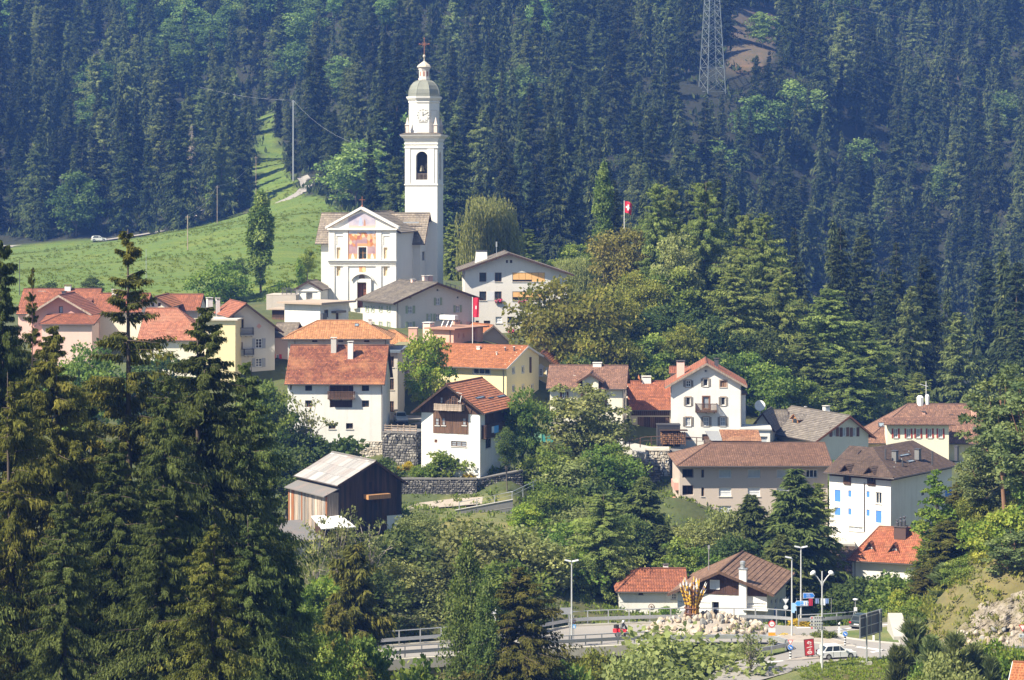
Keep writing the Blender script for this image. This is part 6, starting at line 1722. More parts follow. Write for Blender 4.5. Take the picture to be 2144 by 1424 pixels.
M_LAMP=flat("lamp_metal",(0.62,0.62,0.62),.4,.3)
L1=lamp("tall twin-headed street lamp on the bridge edge",1197,1357,1176,(-1,1))
L2=lamp("single-headed street lamp carrying a pale sign by the planted island",1658,1333,1169,(-1,))
L3=lamp("tall twin-headed street lamp carrying blue direction signs",1677,1304,1147,(-1,1))
L4=lamp("street lamp with two curved arms and round heads in front",1733,0,1196,(-1,1),base=Vector((RP(1733,1418).x,RP(1733,1400).y,ROAD_Z-.4)),arm="curved")
def post(name,label,cat,base,h,r=.04,mat=M_METAL,group=None):
 e=empty(name,base,0,label,cat,group);mb=MB();mb.tube([(0,0,-.3),(0,0,h)],r,7);mb.build("post",mat,e);return e
p=P(1484,1205,263);e=post("thin_lamp","thin grey lamp post behind the red tiled cottage","lamp post",p,(1205-1150)/F*263,.05);mb=MB();h=(1205-1150)/F*263;mb.box(-.1,.1,-.1,.1,h,h+.45);mb.build("lamp_head",M_METAL,e)
p=RP(1791,1306);h=(1306-1254)/F*p.y;e=post("garden_lamp","small mushroom-headed lamp with a little plate by the hedge","lamp",p,h,.05);mb=MB();mb.lathe([(.08,h-.2),(.27,h-.1),(.29,h-.02),(.08,h+.05)],10);mb.build("lamp_head",M_FRAMEW,e);mb=MB();mb.box(-.18,.18,-.1,-.06,h-1.3,h-.9);mb.build("plate",M_FRAMEW,e)
# ---- signs
RED=flat("sign_red",(0.62,0.03,0.04),.5,var=.03);BLU=flat("sign_blue",(0.03,0.17,0.55),.5,var=.03);LBL=flat("sign_pale_blue",(0.35,0.55,0.80),.5,var=.05);ORG=flat("sign_orange",(0.85,0.33,0.02),.5,var=.03);BLK=flat("sign_black",(0.02,0.02,0.02),.5)
GRY=flat("sign_back",(0.38,0.38,0.40),.5,.3)
def disc(root,name,cx,cz,r,mat,y=-.06,n=20,th=.02):
 mb=MB();mb.prism([(cx+r*math.cos(2*math.pi*i/n),cz+r*math.sin(2*math.pi*i/n))for i in range(n)],y,y+th,lambda a,b_,t:(a,t,b_));return mb.build(name,mat,root)
def plate(root,name,x0,x1,z0,z1,mat,y=-.06,th=.02,pts=None):
 mb=MB();mb.prism(pts or[(x0,z0),(x1,z0),(x1,z1),(x0,z1)],y,y+th,lambda a,b_,t:(a,t,b_));return mb.build(name,mat,root)
def text(root,name,body,x,z,size,mat,y=-.085,align="LEFT",rz=0):
 cu=bpy.data.curves.new(name,"FONT");cu.body=body;cu.size=size;cu.extrude=.004;cu.resolution_u=2;cu.align_x=align;cu.materials.append(mat)
 o=bpy.data.objects.new(name,cu);COL.objects.link(o)
 me=bpy.data.meshes.new_from_object(o);bpy.data.objects.remove(o);
 q=bpy.data.objects.new(name,me);COL.objects.link(q);q.parent=root;q.location=(x,y,z);q.rotation_euler=(R(90),0,rz)
 return q
def tri(root,cx,cz,r,y=-.06,inner=True):
 P3=lambda k,zz:[(cx-k,zz+k*.58),(cx,zz-k*1.15),(cx+k,zz+k*.58)]
 plate(root,"yield_triangle",0,0,0,0,RED,y,pts=P3(r,cz)[::1]);
 if inner:plate(root,"sign_face",0,0,0,0,M_FRAMEW,y-.012,pts=P3(r*.68,cz))
b0=RP(1616,1360);s=F/b0.y;h=(1360-1330)/s
e=post("road_sign","round red-rimmed traffic sign above white and orange plates","road sign",b0,(1360-1297)/s)
zc=(1360-1306.5)/s;disc(e,"sign_rim",0,zc,.36,RED);disc(e,"sign_face",0,zc,.25,M_FRAMEW,-.075);plate(e,"sign_bar",-.15,.15,zc-.03,zc+.03,flat("faded_bar",(0.5,0.35,0.35),.6),-.09)
plate(e,"white_plate",-.36,.36,zc-.84,zc-.44,M_FRAMEW);plate(e,"orange_plate",-.36,.36,zc-1.2,zc-.88,ORG)
def bollard(label,px,py,h0,hb,triangle=False):
 b0=RP(px,py);s=F/b0.y
 e=empty("traffic_bollard",b0,0,label,"bollard","striped bollards with blue keep-right discs")
 n=7
 for i in range(n):
  mb=MB();mb.tube([(0,0,hb*i/n),(0,0,hb*(i+1)/n)],.11,8);mb.build("band",BLK if i%2==0 else M_FRAMEW,e)
 disc(e,"blue_disc",0,hb+.3,.25,BLU,-.02);disc(e,"disc_rim",0,hb+.3,.28,M_FRAMEW,.0)
 a=R(-42);c_,s_=math.cos(a),math.sin(a);P_=lambda u,v:(.62*(u*c_-v*s_),hb+.3+.62*(u*s_+v*c_))
 plate(e,"arrow",0,0,0,0,M_FRAMEW,-.035,pts=[P_(-.26,-.05),(P_(.08,-.05)),P_(.08,-.15),P_(.3,0),P_(.08,.15),P_(.08,.05),P_(-.26,.05)])
 return e
e=bollard("black and white striped bollard with blue disc under a yield triangle",1655,1381.5,0,.95,True)
mb=MB();mb.tube([(0,.06,.9),(0,.06,2.0)],.035,6);mb.build("post",M_METAL,e);tri(e,0,1.82,.3,0)
bollard("black and white striped bollard with blue disc by the grass island tip",1769.5,1351.5,0,.9)
for x,y,lab in((1757,1325,"white marker post at the tip of the grass island"),(1869.5,1313,"white marker post by the stone ramp"),(1829,1343.5,"white rounded marker post under the grey board")):
 b0=RP(x,y);e=empty("marker_post",b0,0,lab,"marker post");mb=MB();mb.hexa([(-.1,-.06,-.1),(.1,-.06,-.1),(.1,.06,-.1),(-.1,.06,-.1),(-.1,-.06,1.0),(.1,-.06,1.15),(.1,.06,1.15),(-.1,.06,1.0)]);mb.build("body",M_FRAMEW,e);mb=MB();mb.box(-.105,.105,-.065,.065,.7,.9);mb.build("band",BLK,e)
b0=RP(1696,1378);s=F/b0.y;e=empty("advertising_board",b0,R(8),"tilted red advertising board with white emblem on two short legs","board");e.scale=(.56,.6,.56)
mb=MB();mb.box(-.92,.92,-.04,.06,.45,3.45);o=mb.build("board_rim",flat("board_dark",(0.08,0.02,0.02),.6),e);o.rotation_euler=(0,R(-4),0)
mb=MB();mb.box(-.8,.8,-.055,-.041,.56,3.34);o=mb.build("board_face",flat("board_red",(0.42,0.03,0.035),.5,var=.05),e);o.rotation_euler=(0,R(-4),0)
for x in(-.4,.4):
 mb=MB();mb.box(x-.12,x+.12,-.05,.05,-.1,.46);mb.build("leg",BLK,e)
def em(pts,name="emblem",mat=M_FRAMEW,y=-.062):
 mb=MB();mb.prism(pts,y,y+.006,lambda a,b_,t:(a,t,b_));o=mb.build(name,mat,e);o.rotation_euler=(0,R(-4),0)
em([(-.42,2.75),(-.05,2.5),(-.05,2.66),(.4,2.62),(.42,2.9),(-.02,3.0),(-.08,3.12)]);em([(-.16,2.72),(.2,2.7),(.2,2.84),(-.1,2.86)],mat=MATS["board_red"],y=-.07)
em([(.05,2.38),(.4,2.5),(.42,2.4),(.1,2.28)]);em([(-.5,1.98),(.52,2.12),(.5,1.98),(-.48,1.86)]);em([(-.15,1.6),(.3,1.68),(.3,1.56),(-.15,1.5)])
em([(.44*math.cos(i*.4),1.05+.3*math.sin(i*.4))for i in range(16)]);em([(.3*math.cos(i*.4),1.05+.17*math.sin(i*.4))for i in range(16)],mat=MATS["board_red"],y=-.07);em([(-.2,.98),(.2,1.04),(.2,1.14),(-.2,1.08)],y=-.078)
s=F/L3.location.y;zz=lambda y:(1304-y)/s
def zs(x,y):px,py=ZS(x,y);return(px-1677)/s,zz(py)
def dirsign(label,x0,x1,y0,y1,tip,side,lines,mat,num=None):
 (a,zt),(b_,zb)=zs(x0,y0),zs(x1,y1);zm_=(zt+zb)/2;t=zs(tip,y0)[0]
 e=empty("direction_sign",L3.location+Vector((0,-.16,0)),0,label,"sign")
 pts=[(a,zb),(b_,zb),(t,zm_),(b_,zt),(a,zt)]if side>0 else[(a,zb),(b_,zb),(b_,zt),(a,zt),(t,zm_)]
 plate(e,"sign_rim",0,0,0,0,M_FRAMEW,-.03,pts=pts);c0=Vector((sum(p[0]for p in pts)/5,sum(p[1]for p in pts)/5))
 plate(e,"sign_face",0,0,0,0,mat,-.042,pts=[(c0.x+(p[0]-c0.x)*.95,c0.y+(p[1]-c0.y)*.86)for p in pts])
 H_=zt-zb
 for i,l in enumerate(lines):text(e,"lettering",l,(a if side>0 else a)+.25+(.12 if side>0 else .12),zt-H_*(i+1)/(len(lines)+.35),H_/(len(lines)+.25)*.92,M_FRAMEW,-.06)
 if num:
  plate(e,"number_plate",b_-.5,b_-.12,zm_-.22,zm_+.22,M_FRAMEW,-.06,.015);text(e,"number",num,b_-.42,zm_-.14,.42,BLU,-.075)
dirsign("right-pointing blue direction sign, upper of the two on the lamp",322,486,165,258,516,1,["Chur","Thusis","Lenzerheide"],BLU)
dirsign("left-pointing blue direction sign reading St. Moritz on the lamp",218,410,296,384,186,-1,["St. Moritz","Julierpass"],flat("sign_blue_light",(0.05,0.30,0.75),.5,var=.03),"3")
e=empty("direction_sign",L2.location,0,"pale angled direction sign seen nearly edge-on on the single lamp","sign");s2=F/L2.location.y
def z2_(x,y):px,py=ZS(x,y);return(px-1658)/s2,(1333-py)/s2
plate(e,"sign_face",0,0,0,0,LBL,-.14,pts=[z2_(132,490),z2_(185,500),z2_(190,465),z2_(220,455),z2_(200,395),z2_(222,370),z2_(190,335),z2_(132,330)])
e=empty("sign_stack",L4.location,0,"stack of four small grey pointed signs on the curved lamp","sign");s4=F/L4.location.y
def z4_(x,y):px,py=ZS(x,y);return(px-1733)/s4,-(py-CY)/F*L4.location.y-L4.location.z
for y0,y1 in((555,605),(614,660),(672,716),(728,766)):
 (a,zt),(b_,zb)=z4_(548,y0),z4_(735,y1);t=z4_(522,y0)[0]
 plate(e,"sign_face",0,0,0,0,flat("sign_grey_face",(0.50,0.50,0.49),.6,var=.05),-.12,pts=[(a,zb),(b_,zb),(b_,zt),(a,zt),(t,(zt+zb)/2)])
 plate(e,"emblem",a+.02,a+.16,(zt+zb)/2-.07,(zt+zb)/2+.07,RED if y0<600 or y0>700 else BLK,-.135)
 for k in range(5):plate(e,"dash",a+.35+k*.22,a+.49+k*.22,(zt+zb)/2-.05,(zt+zb)/2+.06,BLK,-.135)
b0=RP(1645,1309);s=F/b0.y;e=post("road_sign","pale back of a triangle sign above a round one by the long wall","road sign",b0,(1309-1250)/s)
plate(e,"sign_back",0,0,0,0,M_ROLL,-.07,pts=[(-.34,2.85),(0,2.27),(.34,2.85)]);disc(e,"sign_back",0,1.95,.25,M_ROLL,-.07)
b0=RP(1201,1354);s=F/b0.y;e=post("road_sign","post with small yield triangle and blue sign beside the bridge lamp","road sign",b0,(1354-1288)/s,.05);tri(e,.05,2.6,.24);plate(e,"blue_plate",-.13,.23,1.9,2.3,flat("sign_sky_blue",(0.15,0.40,0.75),.5));plate(e,"arrow",0,0,0,0,M_FRAMEW,-.075,pts=[(-.05,1.96),(.15,1.96),(.05,2.24)])
e=empty("direction_sign",RP(1193,1357),0,"grey back of a left-pointing sign on the bridge lamp","sign");s=F/e.location.y
q=lambda x,y:((lambda a,b_:((a-1193)/s,(1357-b_)/s))(*Z11(x,y)));plate(e,"sign_back",0,0,0,0,GRY,.1,pts=[q(1585,562),q(1666,562),q(1666,508),q(1585,508),q(1558,538)]);mb=MB();mb.tube([(0,.2,-.3),(0,.2,q(1660,508)[1])],.05,6);mb.build("post",M_METAL,e)
b0=RP(1034,1337);s=F/b0.y;e=post("road_sign","white plate sign half hidden by the drooping spruce on the bridge","road sign",b0,(1337-1272)/s);plate(e,"plate",-.24,.24,2.6,3.1,M_FRAMEW);plate(e,"plate",-.2,.2,1.9,2.4,M_FRAMEW)
pa,pb=RP(1814.5,1387),RP(1842,1378);e=empty("grey_board",pa,0,"large dark grey framed back of a road board on two steel posts","sign board")
hb=(1387-1285)/F*pa.y;d=pb-pa
for v in(Vector(),d):
 mb=MB();mb.tube([v+Vector((0,0,-.4)),v+Vector((0,0,hb+.05))],.085,8);mb.build("post",M_METAL,e)
n=d.normalized();x0,x1=n*-1.15,d+n*.62;zt_,zb_=hb,(1387-1334)/F*pa.y
mb=MB();bk=Vector((n.y*-.12,.12,0));mb.hexa([x0+bk+Vector((0,0,zb_)),x1+bk+Vector((0,0,zb_)),x1+bk*1.5+Vector((0,0,zb_)),x0+bk*1.5+Vector((0,0,zb_)),x0+bk+Vector((0,0,zt_)),x1+bk+Vector((0,0,zt_)),x1+bk*1.5+Vector((0,0,zt_)),x0+bk*1.5+Vector((0,0,zt_))]);mb.build("panel",flat("board_back",(0.11,0.115,0.13),.5,.2,var=.1),e)
for z in(zb_+.12,(zt_*.45+zb_*.55),zt_-.35,zt_-.03):mb=MB();mb.bar(x0+bk*.8+Vector((0,0,z)),x1+bk*.8+Vector((0,0,z)),.07);mb.build("crossbar",M_METAL,e)
for v in(x0,(x0+x1)/2,x1):mb=MB();mb.bar(v+bk*.8+Vector((0,0,zb_)),v+bk*.8+Vector((0,0,zt_)),.07);mb.build("upright",M_METAL,e)
mb=MB();mb.box(-.7,.5,-.4,.4,-.4,.1);mb.build("foot",M_CONC,e)
mb=MB();mb.box(d.x-.5,d.x+.5,d.y-.4,d.y+.4,-.4,.06);mb.build("foot",M_CONC,e)
b0=RP(2141,1362);s=F/b0.y;e=post("road_sign","yield triangle over a small distance plate at the right edge","road sign",b0,(1362-1306)/s);tri(e,0,2.4,.42);plate(e,"plate",-.4,.4,1.35,1.72,M_ROLL);text(e,"lettering","50 m",-.34,1.43,.3,BLK,-.08)
b0=RP(1718.5,1393);e=post("marker_pole","thin pale pole standing before the white hatchback's tail","pole",b0,(1393-1352)/F*b0.y,.05,M_FRAMEW);mb=MB();h=(1393-1352)/F*b0.y;mb.box(-.12,.12,-.06,.06,h-.95,h+.1);mb.build("head",M_FRAMEW,e)
# ---- roundabout rocks and sculpture
c0=RP(1476,1322);M_ROCK=[flat("limestone",(0.38,0.305,0.22),.95,var=.35),flat("pale_limestone",(0.45,0.385,0.31),.95,var=.3),flat("grey_boulder",(0.22,0.215,0.20),.95,var=.25)]
rocks=[rock_mesh("boulder",i,M_ROCK[i%3])for i in range(9)]
MO=empty("rock_mound",c0,0,"mound of pale limestone boulders in the roundabout","rock mound")
rn=random.Random(11)
def mz(x,y):q=1-(x/6.6)**2-(y/4.2)**2;return 1.65*max(0,q)**.8
mb=MB();g=14
grid=[[Vector((-6.4+12.8*i/g,-4+8*j/g,0))for i in range(g+1)]for j in range(g+1)]
for r_ in grid:
 for v in r_:v.z=mz(v.x,v.y)-.05+rn.uniform(-.1,.1)
for j in range(g):
 for i in range(g):mb.poly([grid[j][i],grid[j][i+1],grid[j+1][i+1],grid[j+1][i]])
mb.build("earth",M_GRAVEL,MO)
k=0
while k<210:
 x,y=rn.uniform(-6.5,6.5),rn.uniform(-4.1,4.1)
 if(x/6.6)**2+(y/4.2)**2>1:continue
 o=bpy.data.objects.new("boulder",rocks[rn.choices(range(9),[2,2,1]*3)[0]]);COL.objects.link(o);o.parent=MO
 s=rn.uniform(.25,1.05)**1.25;o.location=(x,y,mz(x,y)+s*.1);o.scale=(s*rn.uniform(.9,1.3),s,s*rn.uniform(.6,.9));o.rotation_euler=(rn.uniform(0,6),rn.uniform(0,6),rn.uniform(0,6));k+=1
b0=c0+Vector((RP(1449,1322).x-c0.x,.2,1.55));SCL=empty("sculpture",b0,0,"sheaf-shaped sculpture of bound yellow and brown posts on the rocks","sculpture");SCL.scale=(.82,.82,.9)
pc=[flat("post_yellow",(0.70,0.42,0.04),.6,var=.15),flat("post_brown",(0.14,0.06,0.03),.7,var=.3),flat("post_ochre",(0.50,0.24,0.05),.6,var=.2),flat("post_violet",(0.16,0.12,0.16),.6,var=.2)]
for i in range(64):
 a=rn.uniform(0,6.283);rr=rn.uniform(.2,.98)**.5*.92;fl=rn.uniform(.25,1.0);top=rn.uniform(2.6,4.1)
 p0=Vector((rr*math.cos(a),rr*math.sin(a),-.3));p1=Vector((p0.x*1.0,p0.y,1.4));p2=Vector((p0.x*(1+1.1*fl),p0.y*(1+.9*fl),top))
 mb=MB();w_=rn.uniform(.06,.12);mb.tube([p0,p1,p1.lerp(p2,.5),p2],[w_,w_,w_*1.1,w_*.8],6);
 nmax=4
 for q in range(nmax):
  c=p1.lerp(p2,(q+.5)/nmax);mb.tube([c-(p2-p1).normalized()*.12,c+(p2-p1).normalized()*.12],w_*1.5,6,1)
 mb.build("post",[rn.choices(pc,[4,4,3,3])[0],pc[rn.choice((0,1,3))]],SCL)
 mb=MB();d=(p2-p1).normalized();mb.tube([p2,p2+d*.3,p2+d*.5],[w_*.9,w_*.5,.02],6);mb.build("post_tip",M_FRAMEW if i%3 else pc[0],SCL)
for z in(.35,1.0):
 mb=MB();mb.lathe([(1.0,z),(1.05,z+.06),(1.0,z+.12)],18);mb.build("binding",pc[1],SCL)
 # ---- flags
def flag(label,base,h,w_,ht,wave,mast=.05,hang=False):
 e=empty("flag",base,0,label,"flag");mb=MB();mb.tube([(0,0,-.5),(0,0,h)],mast,7);mb.build("mast",M_FRAMEW,e)
 rd=flat("flag_red",(0.68,0.02,0.05),.8,var=.05)
 n=12;mb=MB();g=[]
 for j in range(n+1):
  row=[]
  for i in range(n+1):
   u,v=i/n,j/n
   x=.06+u*w_*(1-.12*v*wave);y=wave*.18*math.sin(u*7+v*1.4)*u;z=h-.1-v*ht-(.25*u*u*ht if not hang else 0)
   row.append(Vector((x,y,z)))
  g.append(row)
 for j in range(n):
  for i in range(n):
   c=(4<=i<=7 and 2<=j<=9)and False
   u,v=(i+.5)/n-.5,(j+.5)/n-.5
   u*=w_;v*=ht;q=min(w_,ht)
   cr=(abs(u)<q*.1 and abs(v)<q*.32)or(abs(v)<q*.1 and abs(u)<q*.32)
   mb.poly([g[j][i],g[j+1][i],g[j+1][i+1],g[j][i+1]],1 if cr else 0)
 mb.build("cloth",[rd,M_FRAMEW],e,smooth=True,fix=False);return e
b0=P(989.5,726,351);flag("long red flag with white cross hanging by the school",b0,(726-622)/F*351,.95,3.0,.5,.06,True)
b0=P(1307,500,403);flag("red flag with white cross flying above the treetops",b0-Vector((0,0,6)),6+(500-420)/F*403,1.35,2.0,1.2,.06)
# ---- poles, wires, pylon
def pole(label,px,ytop,ybase,r=.13,mat=M_WOODG,name="utility_pole",arms=True):
 b0=hit(px,ybase,d0=380);h=-(ytop-CY)/F*b0.y-b0.z;e=empty(name,b0,0,label,"pole",None);mb=MB();mb.tube([(0,0,-.5),(0,0,h)],[r,r*.7],7);mb.build("mast",mat,e)
 if arms:mb=MB();mb.bar((-.6,0,h-.5),(.6,0,h-.5),.1);mb.build("crossarm",mat,e)
 return b0+Vector((0,0,h))
t1=pole("tall pale steel pole where the meadow road meets the wood",614,210,379,.28,M_METAL,"power_pole")
t2=pole("timber pole in the open meadow below the road",393,450,523);t3=pole("timber pole just below the meadow road with an orange band",455,388,470);t4=pole("dark timber pole at the edge of the spruce wood",536,327,408)
t5=pole("thin grey pole in the lower meadow behind the tall spruce",306,522,590,.07,M_METAL,arms=False);t6=pole("thin dark pole at the far left of the meadow",41,545,618,.08,M_METALD,arms=False)
def cable(label,pts,r=.035,sag=1.0,mat=M_METAL):
 L=[]
 for a,b_ in zip(pts[:-1],pts[1:]):
  for i in range(10):
   t=i/10;L.append(a.lerp(b_,t)-Vector((0,0,sag*4*t*(1-t))))
 L.append(pts[-1]);mb=MB();mb.tube(L,r,4);return tag(mb.build("power_line",mat),label,"power line")
cable("power line from the steel pole into the left wood",[P(418,182,760),t1],.028,1);cable("power line from the steel pole down to the right wood",[t1,P(745,300,640)],.028,2);cable("slack wire between the two meadow poles",[t2,t3,P(520,350,700)],.035,1.5)
for i,(ya,yb)in enumerate(((-30,60),(12,150),(30,215),(62,268),(95,330))):
 cable(["highest","second","third","fourth","lowest"][i]+" of five long power cables across the right forest",[P(1610,ya,800),P(2200,yb,760)],.022,4,M_METALD)
b0=hit(1491,192,d0=600);s=F/b0.y;PY=empty("electricity_pylon",b0,R(22),"tall lattice steel pylon rising out of the forest","pylon")
HT=52;wb,wt=3.6,1.7;cor=[(-1,-1),(1,-1),(1,1),(-1,1)];ww=lambda z:wb+(wt-wb)*min(1,z/40)
M_PYL=flat("pylon_steel",(0.25,0.28,0.28),.5,.3)
for a,b_ in cor:
 mb=MB();mb.bar((a*ww(-1),b_*ww(-1),-1),(a*ww(40),b_*ww(40),40),.22);mb.bar((a*ww(40),b_*ww(40),40),(a*.3,b_*.3,HT),.18);mb.build("leg",M_PYL,PY)
zs_=[0];
while zs_[-1]<39:zs_.append(zs_[-1]+ww(zs_[-1])*1.25)
for k in range(len(zs_)-1):
 z0,z1=zs_[k],zs_[k+1];mb=MB()
 for i in range(4):
  (a,b_),(c,d)=cor[i],cor[(i+1)%4];w0,w1=ww(z0),ww(z1)
  mb.bar((a*w0,b_*w0,z0),(c*w1,d*w1,z1),.1);mb.bar((c*w0,d*w0,z0),(a*w1,b_*w1,z1),.1)
  if k%2==0:mb.bar((a*w0,b_*w0,z0),(c*w0,d*w0,z0),.1)
 mb.build("brace",M_PYL,PY)
for z,L_ in((40,7),(46,5.5)):
 mb=MB();mb.bar((-L_,0,z),(L_,0,z),.25);mb.bar((-L_,0,z),(0,0,z+1.6),.15);mb.bar((L_,0,z),(0,0,z+1.6),.15);mb.build("crossarm",M_PYL,PY)
 # ---- small yard things
W=empty("woodpile",P(1435,930,329.5),0,"brown stacked firewood against the white gable house","woodpile");mbs=329.5/F
rn=random.Random(4)
for j in range(6):
 for i in range(12):
  mb=MB();x=-3.4+i*.3+rn.uniform(-.03,.03);z=.15+j*.29;mb.tube([(x,-.5+rn.uniform(-.05,.05),z),(x,.5,z)],.14,6);mb.build("log",wood("log_end",(0.34,0.17,0.08))if(i+j)%3 else M_WOODM,W)
mb=MB();mb.box(-3.7,.3,-.7,.7,1.95,2.05);mb.build("cover",M_WOODD,W)
mb=MB();mb.box(-2.2,2.2,-1.5,1.5,0,3.2);mb.box(-2.3,2.3,-1.6,1.6,3.2,3.35);
for i in range(10):mb.box(-2.15+i*.44,-1.95+i*.44,-1.54,-1.5,0,3.15)
o=mb.build("tool_shed",flat("shed_black",(0.04,0.04,0.045),.7));o.location=P(1399,925,331);o.location.z+=-.6;o.scale=(.75,.7,.95);tag(o,"small black shed between red barn and white gable house","shed")
rl=[P(1318,938,322),P(1350,930,322.5),P(1392,928,322),P(1440,930,322),P(1475,932,322)]
railing("yard_fence","weathered timber fence along the yard below the gable house",rl,1.6,1.0,beam=False,mid=.5,mat=M_WOODM,group=None)
for i,(xa,xb,lab)in enumerate(((1098,1136,"green netting screen behind the birch"),(1134,1158,"teal tarpaulin beside the green netting"))):
 e=empty("screen",P(xa,930,331),0,lab,"screen");s=F/331
 mb=MB();mb.box(0,(xb-xa)/s,-.03,.03,.3,1.9-i*.4);mb.build("cloth",flat("net_green" if i==0 else "tarp_teal",(0.22,0.42,0.26)if i==0 else(0.04,0.26,0.24),.8),e)
 for k in range(4):mb=MB();x=(xb-xa)/s*k/3;mb.bar((x,.06,-.5),(x,.06,2.1),.07);mb.build("post",M_WOODM,e)
LN=empty("laundry_line",RP(1695,1300)+Vector((0,2.5,.7)),0,"washing line with red, blue and white laundry by the hedge","washing line");LN.scale=(.62,.62,.62)
for i,(x,w_,hgt,c,nme)in enumerate(((-1.2,.5,1.2,(0.10,0.07,0.09),"dark_cloth"),(.35,.7,1.3,(0.42,0.02,0.05),"red_cloth"),(1.5,.7,.9,(0.16,0.22,0.40),"blue_cloth"),(2.5,.8,1.2,(0.75,0.77,0.8),"white_cloth"),(3.3,.6,.9,(0.16,0.25,0.48),"navy_cloth"))):
 mb=MB();n=5
 for k in range(n):
  xa,xb=x+w_*k/n,x+w_*(k+1)/n;ya,yb=.05*math.sin(k*2),.05*math.sin(k*2+2);mb.poly([(xa,ya,2.1-hgt),(xb,yb,2.1-hgt),(xb,yb*.3,2.1),(xa,ya*.3,2.1)])
 mb.build("cloth",flat(nme,c,.9),LN,fix=False)
for x in(-1.8,4.4):mb=MB();mb.tube([(x,0,-2.4),(x,0,2.2)],.05,6);mb.build("post",M_METAL,LN)
mb=MB();mb.tube([(-1.8,0,2.12),(4.4,0,2.12)],.012,4);mb.build("line",M_METAL,LN)
RMP=empty("stone_ramp",RP(1878,1338),0,"pale stone block wall end by the grass island","wall");mb=MB();mb.hexa([(-.6,-1.2,-.3),(1.4,-1.2,-.3),(1.4,4,-.3),(-.4,4,-.3),(-.5,-1.2,.5),(1.2,-1.2,.5),(1.2,4,2.0),(-.3,4,2.0)]);mb.build("block",M_CONC,RMP);mb=MB();mb.box(.5,1.5,-1.9,-1.21,-.3,.95);mb.build("block",M_GREYR,RMP)
from mathutils import noise
rn=random.Random(21)
def face_pt(i,j,n,m_):
 v=j/m_;x0=1948+(2052-1948)*v**.8;px=x0+(2240-x0)*i/n;yt=1300-(px-1948)*.36 if px<2060 else max(1222,1260-(px-2060)*.3)
 p=hit(px,1350+(yt-1350)*v,d0=200);k=noise.fractal(Vector((p.x*.9,p.y*.5,p.z*.9)),1.0,2.0,4)
 return p+Vector((-.2,-.75,.25))*(.05+1.0*max(-.5,k)+.5*abs(noise.noise(Vector((p.x*.5,p.z*1.6,3)))))*(.15+.85*min(1,5*v,6*(1-v),6*i/n))
n,m_=64,30;gr=[[face_pt(i,j,n,m_)for i in range(n+1)]for j in range(m_+1)];mb=MB()
for j in range(m_):
 for i in range(n):
  c=gr[j][i]
  if noise.fractal(Vector((c.x*.45,c.z*.6,7.0)),1.0,2.0,3)>.34:continue
  mb.poly([gr[j][i],gr[j][i+1],gr[j+1][i+1],gr[j+1][i]])
m,nt,b,_=_new("limestone_face");q1=_noise(nt,.9,6);q2=_noise(nt,5,4)
c=_ramp(nt,q1,[(.35,(.20,.165,.11)),(.5,(.32,.27,.205)),(.65,(.40,.35,.29))]);c=_mixrgb(nt,_ramp(nt,_noise(nt,.5,5),[(.52,0),(.66,.8)]),c,(.20,.17,.08));c=_mixrgb(nt,_ramp(nt,q2,[(.45,0),(.7,.5)]),c,(.24,.21,.18))
nt.links.new(c,b.inputs["Base Color"]);b.inputs["Roughness"].default_value=.95;_bump(nt,b,q2,.9,.3)
CF=tag(mb.build("limestone_outcrop",m,fix=False),"broken pale limestone cliff on the slope right of the road","rock")
for k in range(46):
 p=gr[rn.randrange(2,12)][rn.randrange(4,n)]
 o=bpy.data.objects.new("rock",rocks[rn.choices(range(9),[3,2,1]*3)[0]]);COL.objects.link(o);o.parent=CF
 s=rn.uniform(.3,1.1);o.location=p+Vector((0,-.2,-s*.1));o.scale=(s*1.2,s*.8,s);o.rotation_euler=(rn.uniform(0,6),rn.uniform(0,6),0)
